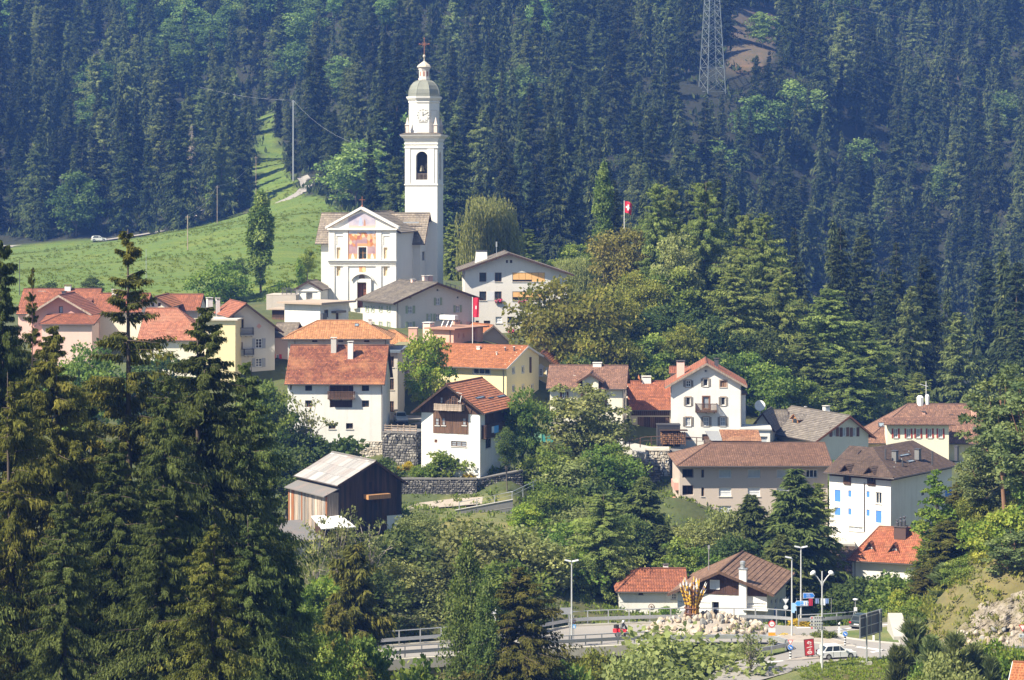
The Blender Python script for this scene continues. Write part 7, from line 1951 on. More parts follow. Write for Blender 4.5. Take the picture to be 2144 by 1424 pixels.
 # ---- vehicles
M_TYRE=flat("tyre",(0.02,0.02,0.02),.8);M_RIM=flat("wheel_rim",(0.42,0.42,0.43),.35,.6);M_CGL=glass("car_glass",(0.015,0.02,0.022))
def car(name,label,base,yaw,L,Wd,Ht,paint,kind="hatch",grp=None,cat="car"):
 e=empty(name,base,yaw,label,cat,grp)
 hw=Wd/2
 if kind=="hatch":body=[(-.5,.22),(-.485,.30),(-.49,.50),(-.46,.57),(.20,.58),(.46,.47),(.495,.42),(.5,.2),(.47,.13),(-.46,.13)];cab=[(-.445,.57),(-.33,.93),(-.22,.985),(.0,1.0),(.06,.97),(.235,.58)]
 else:body=[(-.5,.24),(-.49,.35),(-.495,.55),(-.47,.60),(.20,.60),(.46,.54),(.495,.46),(.5,.22),(.47,.15),(-.47,.15)];cab=[(-.475,.60),(-.44,.94),(-.34,.99),(.02,1.0),(.07,.98),(.225,.61)]
 X=lambda u:u*L;Z=lambda v:v*Ht
 mb=MB();n=len(body)
 ring=[]
 for s,k in((-1,.96),(-1,1.0),(1,1.0),(1,.96)):pass
 secs=[(-hw,.90),(-hw*.93,1.0),(hw*.93,1.0),(hw,.90)]
 vs=[]
 for y,k in secs:
  for u,v in body:vs.append((X(u*(.985 if k<1 else 1)),y,Z(.35+(v-.35)*k)))
 fs=[tuple(range(n))[::-1],tuple(range(3*n,4*n))]
 for j in range(3):fs+=[(j*n+i,j*n+(i+1)%n,(j+1)*n+(i+1)%n,(j+1)*n+i)for i in range(n)]
 mb.mesh(vs,fs);mb.build("body",paint,e)
 def cp(u,v,s):k=(v-.57)/.43;return Vector((X(u),s*(hw*.93-.17*max(0,k)),Z(v)))
 mb=MB();m_=len(cab);vs=[cp(u,v,-1)for u,v in cab]+[cp(u,v,1)for u,v in cab]
 mb.mesh(vs,[tuple(range(m_))[::-1],tuple(range(m_,2*m_))]+[(i,i+1,m_+i+1,m_+i)for i in range(m_-1)]);mb.build("cabin",paint,e)
 for s in(-1,1):
  for(u0,u1,u2,u3)in((-.40,-.20,-.17,-.31),(-.17,.02,.02,-.15)if kind=="hatch" else(-.19,.0,.0,-.18),(.035,.19,.045,.035)):
   z0,z1=.605,.93
   q=[cp(u0,z0,s),cp(u1,z0,s),cp(u2,z1,s),cp(u3,z1,s)];off=Vector((0,s*.012,0))
   mb=MB();mb.mesh([p+off for p in q]+[p-off for p in q],[(0,1,2,3),(7,6,5,4),(0,4,5,1),(1,5,6,2),(2,6,7,3),(3,7,4,0)]);mb.build("side_window",M_CGL,e)
 def pane(name,a,b_,k0=.12,k1=.9):
  q=[]
  for t in(k0,k1):
   u=a[0]+(b_[0]-a[0])*t;v=a[1]+(b_[1]-a[1])*t
   q+=[cp(u,v,-.93),cp(u,v,.93)]
  d=Vector((q[2].z-q[0].z,0,-(q[2].x-q[0].x))).normalized()*.012
  if(a[0]<0)==(d.x>0):d=-d
  mb=MB();mb.mesh([q[0]+d,q[1]+d,q[3]+d,q[2]+d,q[0]-d,q[1]-d,q[3]-d,q[2]-d],[(0,1,2,3),(7,6,5,4),(0,4,5,1),(1,5,6,2),(2,6,7,3),(3,7,4,0)]);mb.build(name,M_CGL,e)
 pane("rear_window",cab[0],cab[1]);pane("windscreen",cab[-1],cab[-2])
 wr=Ht*(.2 if kind=="hatch" else .22)
 for u in(-.30,.325):
  for s in(-1,1):
   w=empty("wheel",(X(u),s*(hw-.1),wr));w.parent=e
   mb=MB();mb.prism([(wr*1.12*math.cos(t*.3927),wr*1.12*math.sin(t*.3927))for t in range(16)],-.105*1,.108,lambda a,b_,t:(a,t,b_));mb.build("wheel_arch",BLK,w)
   mb=MB();mb.prism([(wr*math.cos(t*.3927),wr*math.sin(t*.3927))for t in range(16)],-.1,.13,lambda a,b_,t:(a,t*s,b_));mb.build("tyre",M_TYRE,w)
   mb=MB();mb.prism([(wr*.62*math.cos(t*.5236),wr*.62*math.sin(t*.5236))for t in range(12)],.1,.15,lambda a,b_,t:(a,t*s,b_));mb.build("rim",M_RIM,w)
 for s in(-1,1):
  mb=MB();mb.box(X(-.5)-.01,X(-.47),s*hw*.9-.13,s*hw*.9+.1,Z(.42),Z(.54));mb.build("tail_light",flat("tail_red",(0.5,0.02,0.02),.3),e)
  mb=MB();mb.box(X(.46),X(.5)+.005,s*hw*.72-.18,s*hw*.72+.18,Z(.36),Z(.45));mb.build("headlight",M_ROLL,e)
  mb=MB();mb.box(X(.17),X(.22),s*hw-.02,s*hw+.16*s,Z(.6),Z(.69))if s>0 else mb.box(X(.17),X(.22),-hw-.16,-hw+.02,Z(.6),Z(.69));mb.build("mirror",paint,e)
  for u in(.03,-.17):
   mb=MB();mb.box(X(u)-.012,X(u)+.012,s*(hw+.004)-.006,s*(hw+.004)+.006,Z(.2),Z(.56));mb.build("door_gap",BLK,e)
 bm_=paint if kind!="hatch" else flat("bumper_grey",(0.12,0.12,0.12),.6)
 mb=MB();mb.box(X(-.5)-.06,X(-.46),-hw*.97,hw*.97,Z(.2),Z(.32));mb.build("bumper",bm_,e);mb=MB();mb.box(X(.46),X(.5)+.06,-hw*.97,hw*.97,Z(.17),Z(.29));mb.build("bumper",bm_,e)
 mb=MB();mb.box(X(-.5)-.075,X(-.5)-.055,-.27,.27,Z(.33),Z(.41));mb.build("number_plate",M_FRAMEW,e)
 return e
def carpaint(name,c):
 m,nt,b,_=_new(name);b.inputs["Base Color"].default_value=(*c,1);b.inputs["Roughness"].default_value=.3;b.inputs["Coat Weight"].default_value=.6;b.inputs["Coat Roughness"].default_value=.08;return m
PW,PD,PS=carpaint("white_paint",(.68,.68,.66)),carpaint("dark_paint",(.015,.03,.03)),carpaint("silver_paint",(.42,.45,.48))
b0=RP(1751,1377);car("parked_car" if False else "hatchback_car","white three-door hatchback driving away past the red board",b0,R(14),3.75,1.62,1.38,PW)
b0=RP(1806,1311.5);car("hatchback_car","dark green car with lit red tail lights behind the grey board",b0,R(62),3.9,1.66,1.45,PD)
b0=hit(207,506.5,d0=500);car("estate_car","white estate car on the meadow road",b0+Vector((0,0,.2)),R(8),4.6,1.75,1.65,PW,"suv")
b0=P(839,884,328);b0.z=ground(b0.x,b0.y)+.1;car("hatchback_car","silver blue car parked nose-out beside the narrow old wing",P(839,884,328),R(-80),3.8,1.65,1.5,PS)
tg=[P(824,886,331),P(884,892,325),P(884,868,342),P(826,862,342)]
tess("yard",tg,M_ASPH,min(v.z for v in tg)+.35,skirt=2.5)
rp=[P(1300,936,329),P(1352,952,320),P(1362,935,330),P(1315,925,336)]
tess("ramp",rp,M_CONC,sum(v.z for v in rp)/4,skirt=2)
# ---- motorcycle and rider
def moto(label,plabel,base,yaw,col,jacket):
 e=empty("motorcycle",base,yaw,label,"motorcycle")
 for x in(-.68,.72):
  w=empty("wheel",(x,0,.32));w.parent=e
  mb=MB();ring=[(.32,-.06),(.32,.06),(.22,.05),(.22,-.05)];n=16
  vs=[(r*math.cos(2*math.pi*k/n),y,r*math.sin(2*math.pi*k/n))for k in range(n)for r,y in ring]
  mb.mesh(vs,[(k*4+i,k*4+(i+1)%4,((k+1)%n)*4+(i+1)%4,((k+1)%n)*4+i)for k in range(n)for i in range(4)]);mb.build("tyre",M_TYRE,w)
  mb=MB();mb.prism([(.21*math.cos(t*.628),.21*math.sin(t*.628))for t in range(10)],-.02,.02,lambda a,b_,t:(a,t,b_));mb.build("rim",M_RIM,w)
 mb=MB();mb.prism([(-.75,.78),(-.35,.62),(.1,.68),(.25,.62),(.55,.66),(.68,.95),(.5,1.08),(.3,.98),(.05,1.0),(-.2,.84),(-.7,.92)],-.17,.17,lambda a,b_,t:(a,t,b_));mb.build("fairing",col,e)
 mb=MB();mb.box(-.3,.35,-.16,.16,.28,.62);mb.build("engine",M_METALD,e)
 mb=MB();mb.tube([(.72,0,.32),(.5,0,1.02)],.05,6);mb.build("fork",M_METAL,e);mb=MB();mb.tube([(.38,-.38,1.08),(.5,0,1.02),(.38,.38,1.08)],.025,6);mb.build("handlebar",M_METALD,e)
 mb=MB();mb.hexa([(.5,-.16,1.02),(.62,-.1,.98),(.62,.1,.98),(.5,.16,1.02),(.38,-.14,1.35),(.44,-.08,1.38),(.44,.08,1.38),(.38,.14,1.35)]);mb.build("windscreen",M_CGL,e)
 for s in(-1,1):mb=MB();mb.box(-.95,-.45,s*.3-.12,s*.3+.12,.55,.95);mb.build("pannier",col,e)
 mb=MB();mb.box(-1.0,-.62,-.22,.22,.98,1.32);mb.build("top_box",BLK,e)
 mb=MB();mb.lathe([(.02,-.02),(.09,0),(.09,.06)],10);o=mb.build("headlight",M_FRAMEW,e);o.matrix_basis=Matrix.Translation((.68,0,.9))@Matrix.Rotation(R(90),4,"Y")
 J={"pelvis":(-.15,0,.98),"spine":(-.05,0,1.25),"chest":(.05,0,1.47),"neck":(.1,0,1.6),"head":(.14,0,1.72),"crown":(.15,0,1.84)}
 ed=[("pelvis","spine"),("spine","chest"),("chest","neck"),("neck","head"),("head","crown")];rad={"pelvis":.17,"spine":.16,"chest":.18,"neck":.065,"head":.1,"crown":.08}
 for s,t in((-1,"R"),(1,"L")):
  J.update({"hip"+t:(-.12,s*.1,.95),"knee"+t:(.28,s*.24,.82),"ankle"+t:(-.02,s*.22,.42),"toe"+t:(.16,s*.22,.36),"sh"+t:(.06,s*.2,1.48),"el"+t:(.22,s*.32,1.22),"wr"+t:(.40,s*.34,1.11),"hand"+t:(.43,s*.34,1.09)})
  ed+=[("pelvis","hip"+t),("hip"+t,"knee"+t),("knee"+t,"ankle"+t),("ankle"+t,"toe"+t),("chest","sh"+t),("sh"+t,"el"+t),("el"+t,"wr"+t),("wr"+t,"hand"+t)]
  rad.update({"hip"+t:.12,"knee"+t:.075,"ankle"+t:.055,"toe"+t:.05,"sh"+t:.085,"el"+t:.06,"wr"+t:.045,"hand"+t:.05})
 names=list(J);me=bpy.data.meshes.new("person");me.from_pydata([J[k]for k in names],[(names.index(a),names.index(b_))for a,b_ in ed],[])
 p=bpy.data.objects.new("person",me);COL.objects.link(p);p.location=base;p.rotation_euler=(0,0,yaw);me.materials.append(jacket)
 sk=p.modifiers.new("skin","SKIN")
 for i,k in enumerate(names):me.skin_vertices[0].data[i].radius=(rad[k],)*2
 me.skin_vertices[0].data[names.index("pelvis")].use_root=True
 p.modifiers.new("sub","SUBSURF").levels=1;p.modifiers["sub"].render_levels=2
 tag(p,plabel,"person")
 mb=MB();mb.lathe([(.03,-.13),(.13,-.1),(.155,0),(.13,.1),(.07,.155),(.01,.17)],12);o=mb.build("helmet",M_FRAMEW,p,smooth=True);o.location=(.14,0,1.76)
 mb=MB();mb.hexa([(.26,-.1,1.7),(.3,-.06,1.7),(.3,.06,1.7),(.26,.1,1.7),(.25,-.1,1.8),(.29,-.06,1.8),(.29,.06,1.8),(.25,.1,1.8)]);mb.build("visor",M_CGL,p)
moto("red touring motorcycle with panniers on the bridge road","motorcyclist in grey jacket and white helmet riding the red motorcycle",RP(1303,1336.5),R(-42),carpaint("bike_red",(.55,.02,.03)),flat("jacket_grey",(0.10,0.105,0.11),.8))
moto("dark motorcycle half hidden behind the drooping spruce","motorcyclist in green jacket half hidden by the drooping spruce",RP(1112,1338),R(-30),PD,flat("jacket_green",(0.02,0.35,0.18),.8))
# --- vegetation
def np_mesh(name,quads,tint,mats,trunk=None):
 """quads (N,4,3) leaf faces with a tint each; trunk = MB with the wood"""
 N=len(quads);v=quads.reshape(-1,3);nt=N*4
 tv=np.array(trunk.v,float).reshape(-1,3)if trunk else np.zeros((0,3));tf=trunk.f if trunk else[]
 me=bpy.data.meshes.new(name)
 me.vertices.add(nt+len(tv));me.vertices.foreach_set("co",np.concatenate([v,tv]).astype(np.float32).ravel())
 ln=np.array([4]*N+[len(f)for f in tf],np.int32);st=np.concatenate([[0],np.cumsum(ln)[:-1]]).astype(np.int32)
 li=np.concatenate([np.arange(nt),np.array([i+nt for f in tf for i in f],np.int64)]).astype(np.int32)
 me.loops.add(len(li));me.loops.foreach_set("vertex_index",li)
 me.polygons.add(len(ln));me.polygons.foreach_set("loop_start",st);me.polygons.foreach_set("loop_total",ln)
 me.polygons.foreach_set("material_index",np.array([0]*N+[1]*len(tf),np.int32))
 me.update(calc_edges=True)
 a=me.attributes.new("tint","FLOAT","FACE");a.data.foreach_set("value",np.concatenate([tint,np.zeros(len(tf))]).astype(np.float32))
 for m in mats:me.materials.append(m)
 return me
def nrm(a):return a/(np.linalg.norm(a,axis=-1,keepdims=True)+1e-9)
def kite(pos,d,side,ln,wd,mid=.45):
 tip=pos+d*ln[:,None];m=pos+d*(ln*mid)[:,None]
 return np.stack([pos,m+side*wd[:,None],tip,m-side*wd[:,None]],1)
def bark(c=(0.10,0.075,0.055)):return flat("bark_%d"%int(c[0]*1000),c,.95,var=.4,scale=1.2)
def conifer(name,H,Rm,seed,mat,whorls=60,nb=6,nk=9,spr=3,bare=.08,droop=.3,rise=.15,gap=.0,pw=.85,slen=.55,swid=.09,hang=.35,irr=.3,leader=1,trunk_r=.28,bcol=(0.10,0.075,0.055),twigs=True,asym=.15,drape=2.1):
 r=np.random.default_rng(seed)
 hz=np.linspace(bare,.985,whorls)+r.normal(0,.3/whorls,whorls)
 hz=np.clip(hz,bare*.8,.99)
 keep=r.random(whorls)>gap*(hz*0+1)
 hz=hz[keep]
 B=np.repeat(hz,nb);nB=len(B)
 az=r.random(nB)*2*np.pi
 prof=(1-B)**pw*np.minimum(1,.45+2.2*(B-bare)/(1-bare)+.25)
 lump=1+irr*np.sin(B*23+seed)*.35+asym*np.cos(az-seed)
 L=Rm*prof*r.uniform(1-irr*1.2,1.08,nB)*lump+.18
 B=np.clip(B+r.normal(0,.42/whorls,nB),.03,.995);z0=B*H
 up=rise*(.2+1.0*B)+r.normal(0,.13,nB);dn=droop*(1.15-B)*r.uniform(.6,1.3,nB)
 s=np.linspace(.12,1,nk)
 rad=L[:,None]*s[None]
 zz=z0[:,None]+L[:,None]*(up[:,None]*s-dn[:,None]*s**1.6+.12*dn[:,None]*s**4)
 wob=az[:,None]+r.normal(0,.05,(nB,nk))
 pos=np.stack([rad*np.cos(wob),rad*np.sin(wob),zz],-1)
 tan=nrm(np.gradient(pos,axis=1))
 perp=np.stack([-np.sin(wob),np.cos(wob),np.zeros_like(wob)],-1)
 Q,T=[],[]
 bt=r.normal(0,.16,nB)
 for k in range(spr):
  sd=[1,-1,0][k%3]
  p=pos.reshape(-1,3)+r.normal(0,.07,(nB*nk,3))*L.repeat(nk)[:,None]*.4
  p[:,2]-=np.abs(r.normal(0,.09,len(p)))*L.repeat(nk)
  t=tan.reshape(-1,3);pr=perp.reshape(-1,3)
  hv=k%2==0;hg=hang*r.uniform(.3,1.5,len(p))*((1.2+.7*drape)if hv else .8)
  d=nrm(t*r.uniform(.5,1.0,(len(p),1))+pr*(sd*r.uniform(.45,1.0,len(p)))[:,None]+np.array([0,0,-1.])*hg[:,None]+r.normal(0,.12,(len(p),3)))
  sfull=np.tile(s,nB)
  ln=slen*(.5+.5*np.minimum(1,L.repeat(nk)/(Rm*.5)))*r.uniform(.6,1.25,len(p))*(1.15-.45*sfull)
  ln=ln*(drape if hv else 1.0)
  n=nrm(np.cross(d,r.normal(0,1,(len(p),3))*(1 if hv else .8)+np.array([0,0,0 if hv else .6])))
  Q.append(kite(p,d,n,ln,ln*swid/slen*(.6 if hv else 1.0)*r.uniform(.8,1.5,len(p))))
  T.append(np.clip(.45+bt.repeat(nk)+r.normal(0,.14,len(p))+.12*(sfull-.6),0,1))
 Q,T=np.concatenate(Q),np.concatenate(T)
 mb=MB();n=7
 lean=lambda t:Vector((.012*H*math.sin(3*t+seed),.012*H*math.sin(2*t+2*seed),t*H))
 mb.tube([lean(0)-Vector((0,0,1.0))]+[lean(t)for t in(0,.2,.4,.6,.8,.93,1.0)],[trunk_r*1.25]+[trunk_r*(1-t)+.015 for t in(0,.2,.4,.6,.8,.93,1.0)],n)
 if twigs:
  for i in r.choice(nB,min(nB,90),replace=False):
   pp=[Vector(pos[i,k])for k in(0,nk//2,nk-1)];mb.tube([Vector((0,0,z0[i]))]+pp,[.05,.04,.025,.01],3,cap=False)
  for i in range(14):
   a_=r.random()*6.28;z=H*bare*r.uniform(.2,1.1);l=r.uniform(.6,Rm*.5);mb.tube([(0,0,z),(l*math.cos(a_),l*math.sin(a_),z-l*.25)],[.04,.01],3,cap=False)
 return(Q,T,mb,[mat,bark(bcol)],H)
def leafy(name,H,W,seed,mat,trunk=.18,nclump=70,leaves=70,leaf=.32,flatn=1.0,top=.75,bot=.25,rough=.35,hang=.0,cr=(.10,.20),bcol=(0.13,0.11,0.09),shape="round",limbs=7,trunk_r=.2):
 r=np.random.default_rng(seed)
 u=nrm(r.normal(0,1,(nclump,3)));q=r.random(nclump)**.45
 C=u*q[:,None];zc0,zc1=trunk*H,H*.97
 hh=(C[:,2]+1)/2
 if shape=="column":wz=np.clip(np.minimum(hh*5+.35,(1-hh)*2.6+.12),0,1)
 elif shape=="cone":wz=np.clip(1.15-hh,0,1)
 elif shape=="vase":wz=np.clip(.55+.6*hh,0,1)
 else:wz=np.ones_like(hh)
 lob=1+rough*np.sin(3*np.arctan2(C[:,1],C[:,0])+seed)*.3+r.normal(0,rough*.22,nclump)
 X=C[:,0]*W/2*wz*lob;Y=C[:,1]*W/2*wz*lob;Z=zc0+(zc1-zc0)*(hh*.94+.03)
 cc=np.stack([X,Y,Z],-1);rc=W*r.uniform(*cr,nclump)*(.6+.4*wz)
 n=nclump*leaves
 ci=np.repeat(np.arange(nclump),leaves)
 d=nrm(r.normal(0,1,(n,3)));d[:,2]=np.where(d[:,2]<-.25,-d[:,2]*.5,d[:,2])
 rr=rc[ci]*r.uniform(.35,1.0,n)**.6
 sq=np.array([1,1,flatn if shape!="column" else 1.8])
 p=cc[ci]+d*rr[:,None]*sq
 ld=nrm(d*.5+r.normal(0,.6,(n,3))+np.array([0,0,-.25-hang]))
 sd=nrm(np.cross(ld,d+r.normal(0,.55,(n,3))))
 ln=leaf*r.uniform(.6,1.4,n)
 Q=kite(p,ld,sd,ln,ln*(.34 if hang<.5 else .12),.5)
 T=np.clip(.5+np.repeat(r.normal(0,.17,nclump),leaves)+r.normal(0,.12,n),0,1)
 if hang>=.5:
  m=nclump*26;ci=np.repeat(np.arange(nclump),26);d=nrm(r.normal(0,1,(m,3)));p0=cc[ci]+d*rc[ci][:,None]
  QQ=[];TT=[]
  ns=7;cl=r.uniform(.5,1.0,m)*H*.34
  for k in range(ns):
   off=np.stack([r.normal(0,.06,m),r.normal(0,.06,m),-cl*k/ns],-1);pk=p0+off+d*np.array([1,1,0])*(.25*np.sqrt(k/ns))*W*.08
   ok=pk[:,2]>H*.06
   ldk=nrm(np.stack([r.normal(0,.18,m),r.normal(0,.18,m),-np.ones(m)],-1));sdk=nrm(np.cross(ldk,r.normal(0,1,(m,3))))
   QQ.append(kite(pk,ldk,sdk,cl/ns*1.25,np.full(m,.06+.02*W/8))[ok]);TT.append(np.clip(.55+r.normal(0,.18,m),0,1)[ok])
  Q=np.concatenate([Q]+QQ);T=np.concatenate([T]+TT)
 mb=MB();fk=Vector((r.normal(0,.02*H),r.normal(0,.02*H),H*(trunk+.18)))
 mb.tube([(0,0,-1.0),(0,0,0),fk*.5,fk,Vector((fk.x,fk.y,H*.8))],[trunk_r*1.4,trunk_r*1.2,trunk_r,trunk_r*.7,.03],7)
 for i in r.choice(nclump,min(limbs,nclump),replace=False):
  e=Vector(cc[i]);b_=fk*r.uniform(.55,1.0);mb.tube([b_,b_.lerp(e,.5)+Vector((0,0,.05*H)),e],[trunk_r*.5,trunk_r*.32,.03],5,cap=False)
 return(Q,T,mb,[mat,bark(bcol)],H)
def LM(n,a,b_,c,g=1.9,**k):return leaf_mat(n,[(p_,tuple(x*g for x in q_))for p_,q_ in((0.0,a),(0.5,b_),(1.0,c))],**k)
L_SPR=LM("needles_spruce",(0.020,0.028,0.010),(0.050,0.062,0.019),(0.086,0.100,0.032),trans=.35,g=2.4)
L_SPF=LM("needles_far_spruce",(0.012,0.019,0.009),(0.028,0.038,0.015),(0.055,0.062,0.022),trans=.25,var=.5,g=1.85)
L_SPO=LM("needles_open",(0.025,0.030,0.009),(0.060,0.062,0.016),(0.13,0.11,0.024),trans=.3)
L_SPY=LM("needles_olive",(0.035,0.040,0.010),(0.080,0.082,0.020),(0.14,0.125,0.030),trans=.35)
L_LAR=LM("needles_larch",(0.036,0.052,0.016),(0.080,0.098,0.029),(0.13,0.145,0.045),trans=.4,g=2.6)
L_LAF=LM("needles_far_larch",(0.032,0.046,0.018),(0.065,0.082,0.030),(0.10,0.115,0.042),trans=.35,var=.4,g=2.2)
L_PIN=LM("needles_pine",(0.032,0.046,0.020),(0.070,0.086,0.034),(0.125,0.135,0.052),trans=.35,g=2.1)
L_LEF=LM("leaves_green",(0.028,0.050,0.012),(0.062,0.088,0.020),(0.12,0.14,0.035),trans=.4,g=2.5)
L_LFF=LM("leaves_far",(0.032,0.055,0.018),(0.060,0.092,0.028),(0.095,0.13,0.04),trans=.35,var=.35,g=2.3)
L_DRK=LM("leaves_dark",(0.016,0.030,0.010),(0.038,0.056,0.018),(0.075,0.095,0.03),trans=.35,g=2.2)
L_GLD=LM("leaves_gold",(0.042,0.052,0.012),(0.100,0.108,0.024),(0.175,0.155,0.04),trans=.4,g=2.35)
L_BRN=LM("leaves_bronze",(0.048,0.046,0.014),(0.115,0.100,0.030),(0.18,0.135,0.048),trans=.35)
L_GRY=LM("leaves_willow",(0.055,0.066,0.026),(0.115,0.128,0.048),(0.19,0.19,0.075),trans=.4,g=2.1)
L_BRI=LM("leaves_bright",(0.05,0.085,0.014),(0.11,0.15,0.026),(0.20,0.20,0.04),trans=.4)
L_POP=LM("leaves_poplar",(0.030,0.050,0.014),(0.068,0.092,0.026),(0.14,0.16,0.055),trans=.4,g=2.2)
L_YEL=LM("leaves_yellow",(0.14,0.12,0.015),(0.26,0.20,0.025),(0.38,0.28,0.04),trans=.4)
PROTO={}
def proto(key,split=True,n=1):
 """key -> list of (crown mesh, trunk mesh, height); far trees are one mesh"""
 if key in PROTO:return PROTO[key]
 S={"spruce_near":lambda i:conifer("c",30,6.4,3+i,L_SPR,60,6,18,13,.14,.78,.26,.12,.74,.30,.045,1.2,.5,asym=.25,trunk_r=.3),"spruce_olive":lambda i:conifer("c",30,5.8,13+i,L_SPY,58,6,17,13,.1,.75,.24,.12,.76,.30,.045,1.2,.5,asym=.25,trunk_r=.3),"spruce_open":lambda i:conifer("c",30,6.2,23+i,L_SPO,52,5,17,13,.12,.55,.36,.14,.86,.29,.042,1.0,.6,asym=.2,trunk_r=.3),"spruce_mid":lambda i:conifer("c",18,3.6,33+i,L_SPR,48,6,11,6,.04,.65,.2,.03,.82,.6,.1,.7,.45),"larch_near":lambda i:conifer("c",18,3.8,43+i,L_SPY,46,6,13,7,.08,.22,.25,.12,.62,.48,.07,.8,.65),"larch_mid":lambda i:conifer("c",24,4.6,53+i,L_LAR,66,7,13,10,.05,.55,.34,.08,.52,.38,.06,1.0,.65,drape=1.6),"pine_young":lambda i:conifer("c",9,2.0,63+i,L_PIN,26,6,8,5,.03,.0,.75,.03,.7,.62,.06,-.25,.35,trunk_r=.1),"pine_near":lambda i:leafy("c",20,7.5,73+i,L_PIN,.16,130,80,.42,.75,rough=.6,cr=(.08,.15),bcol=(.22,.12,.07),limbs=30,trunk_r=.22),"leafy":lambda i:leafy("c",12,9.0,83+i,L_LEF,.12,80,95,.42,.8,rough=.5),"leafy_dark":lambda i:leafy("c",12,9.0,93+i,L_DRK,.1,80,95,.42,.8,rough=.5),"leafy_gold":lambda i:leafy("c",14,13,103+i,L_GLD,.08,150,100,.46,.75,rough=.5,limbs=14),"leafy_bronze":lambda i:leafy("c",12,9.5,113+i,L_BRN,.1,90,95,.42,.8,rough=.45),"leafy_bright":lambda i:leafy("c",10,6.5,123+i,L_BRI,.1,70,90,.36,.8,rough=.55),"birch":lambda i:leafy("c",14,7.0,133+i,L_GRY,.12,85,95,.36,.9,rough=.5,hang=.3,bcol=(.42,.40,.37),trunk_r=.13),"willow_bush":lambda i:leafy("c",8,8.5,143+i,L_GRY,.03,95,100,.34,.8,rough=.5,bcol=(.16,.13,.1),shape="vase",limbs=16,trunk_r=.1),"weeping_willow":lambda i:leafy("c",14,9.5,153+i,L_GRY,.2,90,30,.4,.8,rough=.35,hang=.8),"poplar":lambda i:leafy("c",20,4.4,163+i,L_POP,.03,130,100,.5,1.0,rough=.2,shape="column",cr=(.16,.26),trunk_r=.2),"poplar_near":lambda i:leafy("c",16,4.6,173+i,L_POP,.02,110,110,.26,1.0,rough=.35,shape="column",cr=(.13,.22),trunk_r=.16),"thuja":lambda i:leafy("c",6,1.7,183+i,L_LEF,.01,46,60,.22,1.0,rough=.1,shape="column",cr=(.16,.24),trunk_r=.06),"bush":lambda i:leafy("c",4,5.0,193+i,L_LEF,.0,60,80,.3,.8,rough=.5,shape="vase",limbs=8,trunk_r=.06),"bush_dark":lambda i:leafy("c",4,5.0,203+i,L_DRK,.0,60,80,.3,.8,rough=.5,shape="vase",limbs=8,trunk_r=.06),"bush_gold":lambda i:leafy("c",1.2,2.2,213+i,L_YEL,.0,40,60,.16,.8,rough=.4,limbs=4,trunk_r=.03),"bush_bright":lambda i:leafy("c",4,5.0,223+i,L_BRI,.0,60,80,.3,.8,rough=.5,limbs=8,trunk_r=.06),"sapling":lambda i:leafy("c",12,4.8,233+i,L_BRI,.05,60,55,.3,.9,rough=.6,shape="cone",cr=(.08,.15),limbs=30,trunk_r=.08),"sparse":lambda i:leafy("c",10,6.0,243+i,L_GRY,.25,46,26,.3,.9,rough=.7,cr=(.06,.13),bcol=(.30,.26,.22),limbs=40,trunk_r=.09),"spruce_far":lambda i:conifer("c",32,5.2,303+i*7,L_SPF,46,6,7,7,.06+.03*(i%3),.62,.2,.06,.8+.14*(i%3),1.05,.17,.8,.5,drape=1.15,asym=.3,twigs=False,trunk_r=.3),"larch_far":lambda i:conifer("c",26,4.6,403+i*7,L_LAF,44,6,7,7,.05,.35,.3,.05,.56,.95,.15,.8,.6,drape=1.15,asym=.3,twigs=False,trunk_r=.26,bcol=(.15,.12,.1)),"leafy_far":lambda i:leafy("c",20,12,503+i*7,L_LFF,.06,90,60,.75,.9,rough=.5,cr=(.09,.19),limbs=6,trunk_r=.25),"snag_far":lambda i:conifer("c",20,2.2,603+i,LM("dead_needles",(.10,.09,.08),(.17,.15,.13),(.24,.21,.18)),30,4,4,2,.1,.3,.1,.2,.8,.8,.06,.4,.5,bcol=(.30,.27,.24)),}
 out=[]
 for i in range(n):
  Q,T,mb,mats,H=S[key](i)
  H=float(np.percentile(Q[:,:,2],99.8));wd=float(np.percentile(np.abs(Q[:,:,:2]),97.5))*2
  if split:
   cm=np_mesh("crown",Q,T,[mats[0]]);tm=bpy.data.meshes.new("trunk");tm.from_pydata(mb.v,[],mb.f);tm.materials.append(mats[1]);tm.polygons.foreach_set("use_smooth",[True]*len(tm.polygons));tm.update()
   out.append((cm,tm,H,wd))
  else:out.append((np_mesh("tree",Q,T,mats,mb),None,H,wd))
 PROTO[key]=out
 return out
NV={"spruce_near":2,"spruce_olive":2,"larch_mid":3,"spruce_mid":2,"leafy":3,"leafy_dark":2,"willow_bush":2,"pine_young":2,"bush":2,"birch":2}
TR=random.Random(99)
def tree(kind,name,label,px,ytop,wpx,D,cat=None,group=None,zb=None,var=None):
 ps=proto(kind,True,NV.get(kind,1));cm,tm,H,wd=ps[TR.randrange(len(ps))if var is None else var]
 t=P(px,ytop,D);b0=ground(t.x,t.y)if zb is None else zb;w_=wpx/F*D;h=t.z-b0;hm=w_*(.45 if 'gold' in kind and 'bush' in kind else .8 if 'bush' in kind else 1.15)
 if h<hm:b0=t.z-hm;h=hm
 k=h/H;kw=w_/wd
 e=empty(name,(t.x,t.y,b0),TR.uniform(0,6.28),label,cat or "tree",group);e.scale=(kw,kw,k)
 for me,nm in((tm,"trunk"),(cm,"crown")):
  o=bpy.data.objects.new(nm,me);COL.objects.link(o);o.parent=e
 kc=min(k,1.5*kw)
 if kc<k:o.scale.z=kc/k;o.location.z=(h-kc*H)/k
 return e
SPL="spruces in the left foreground"
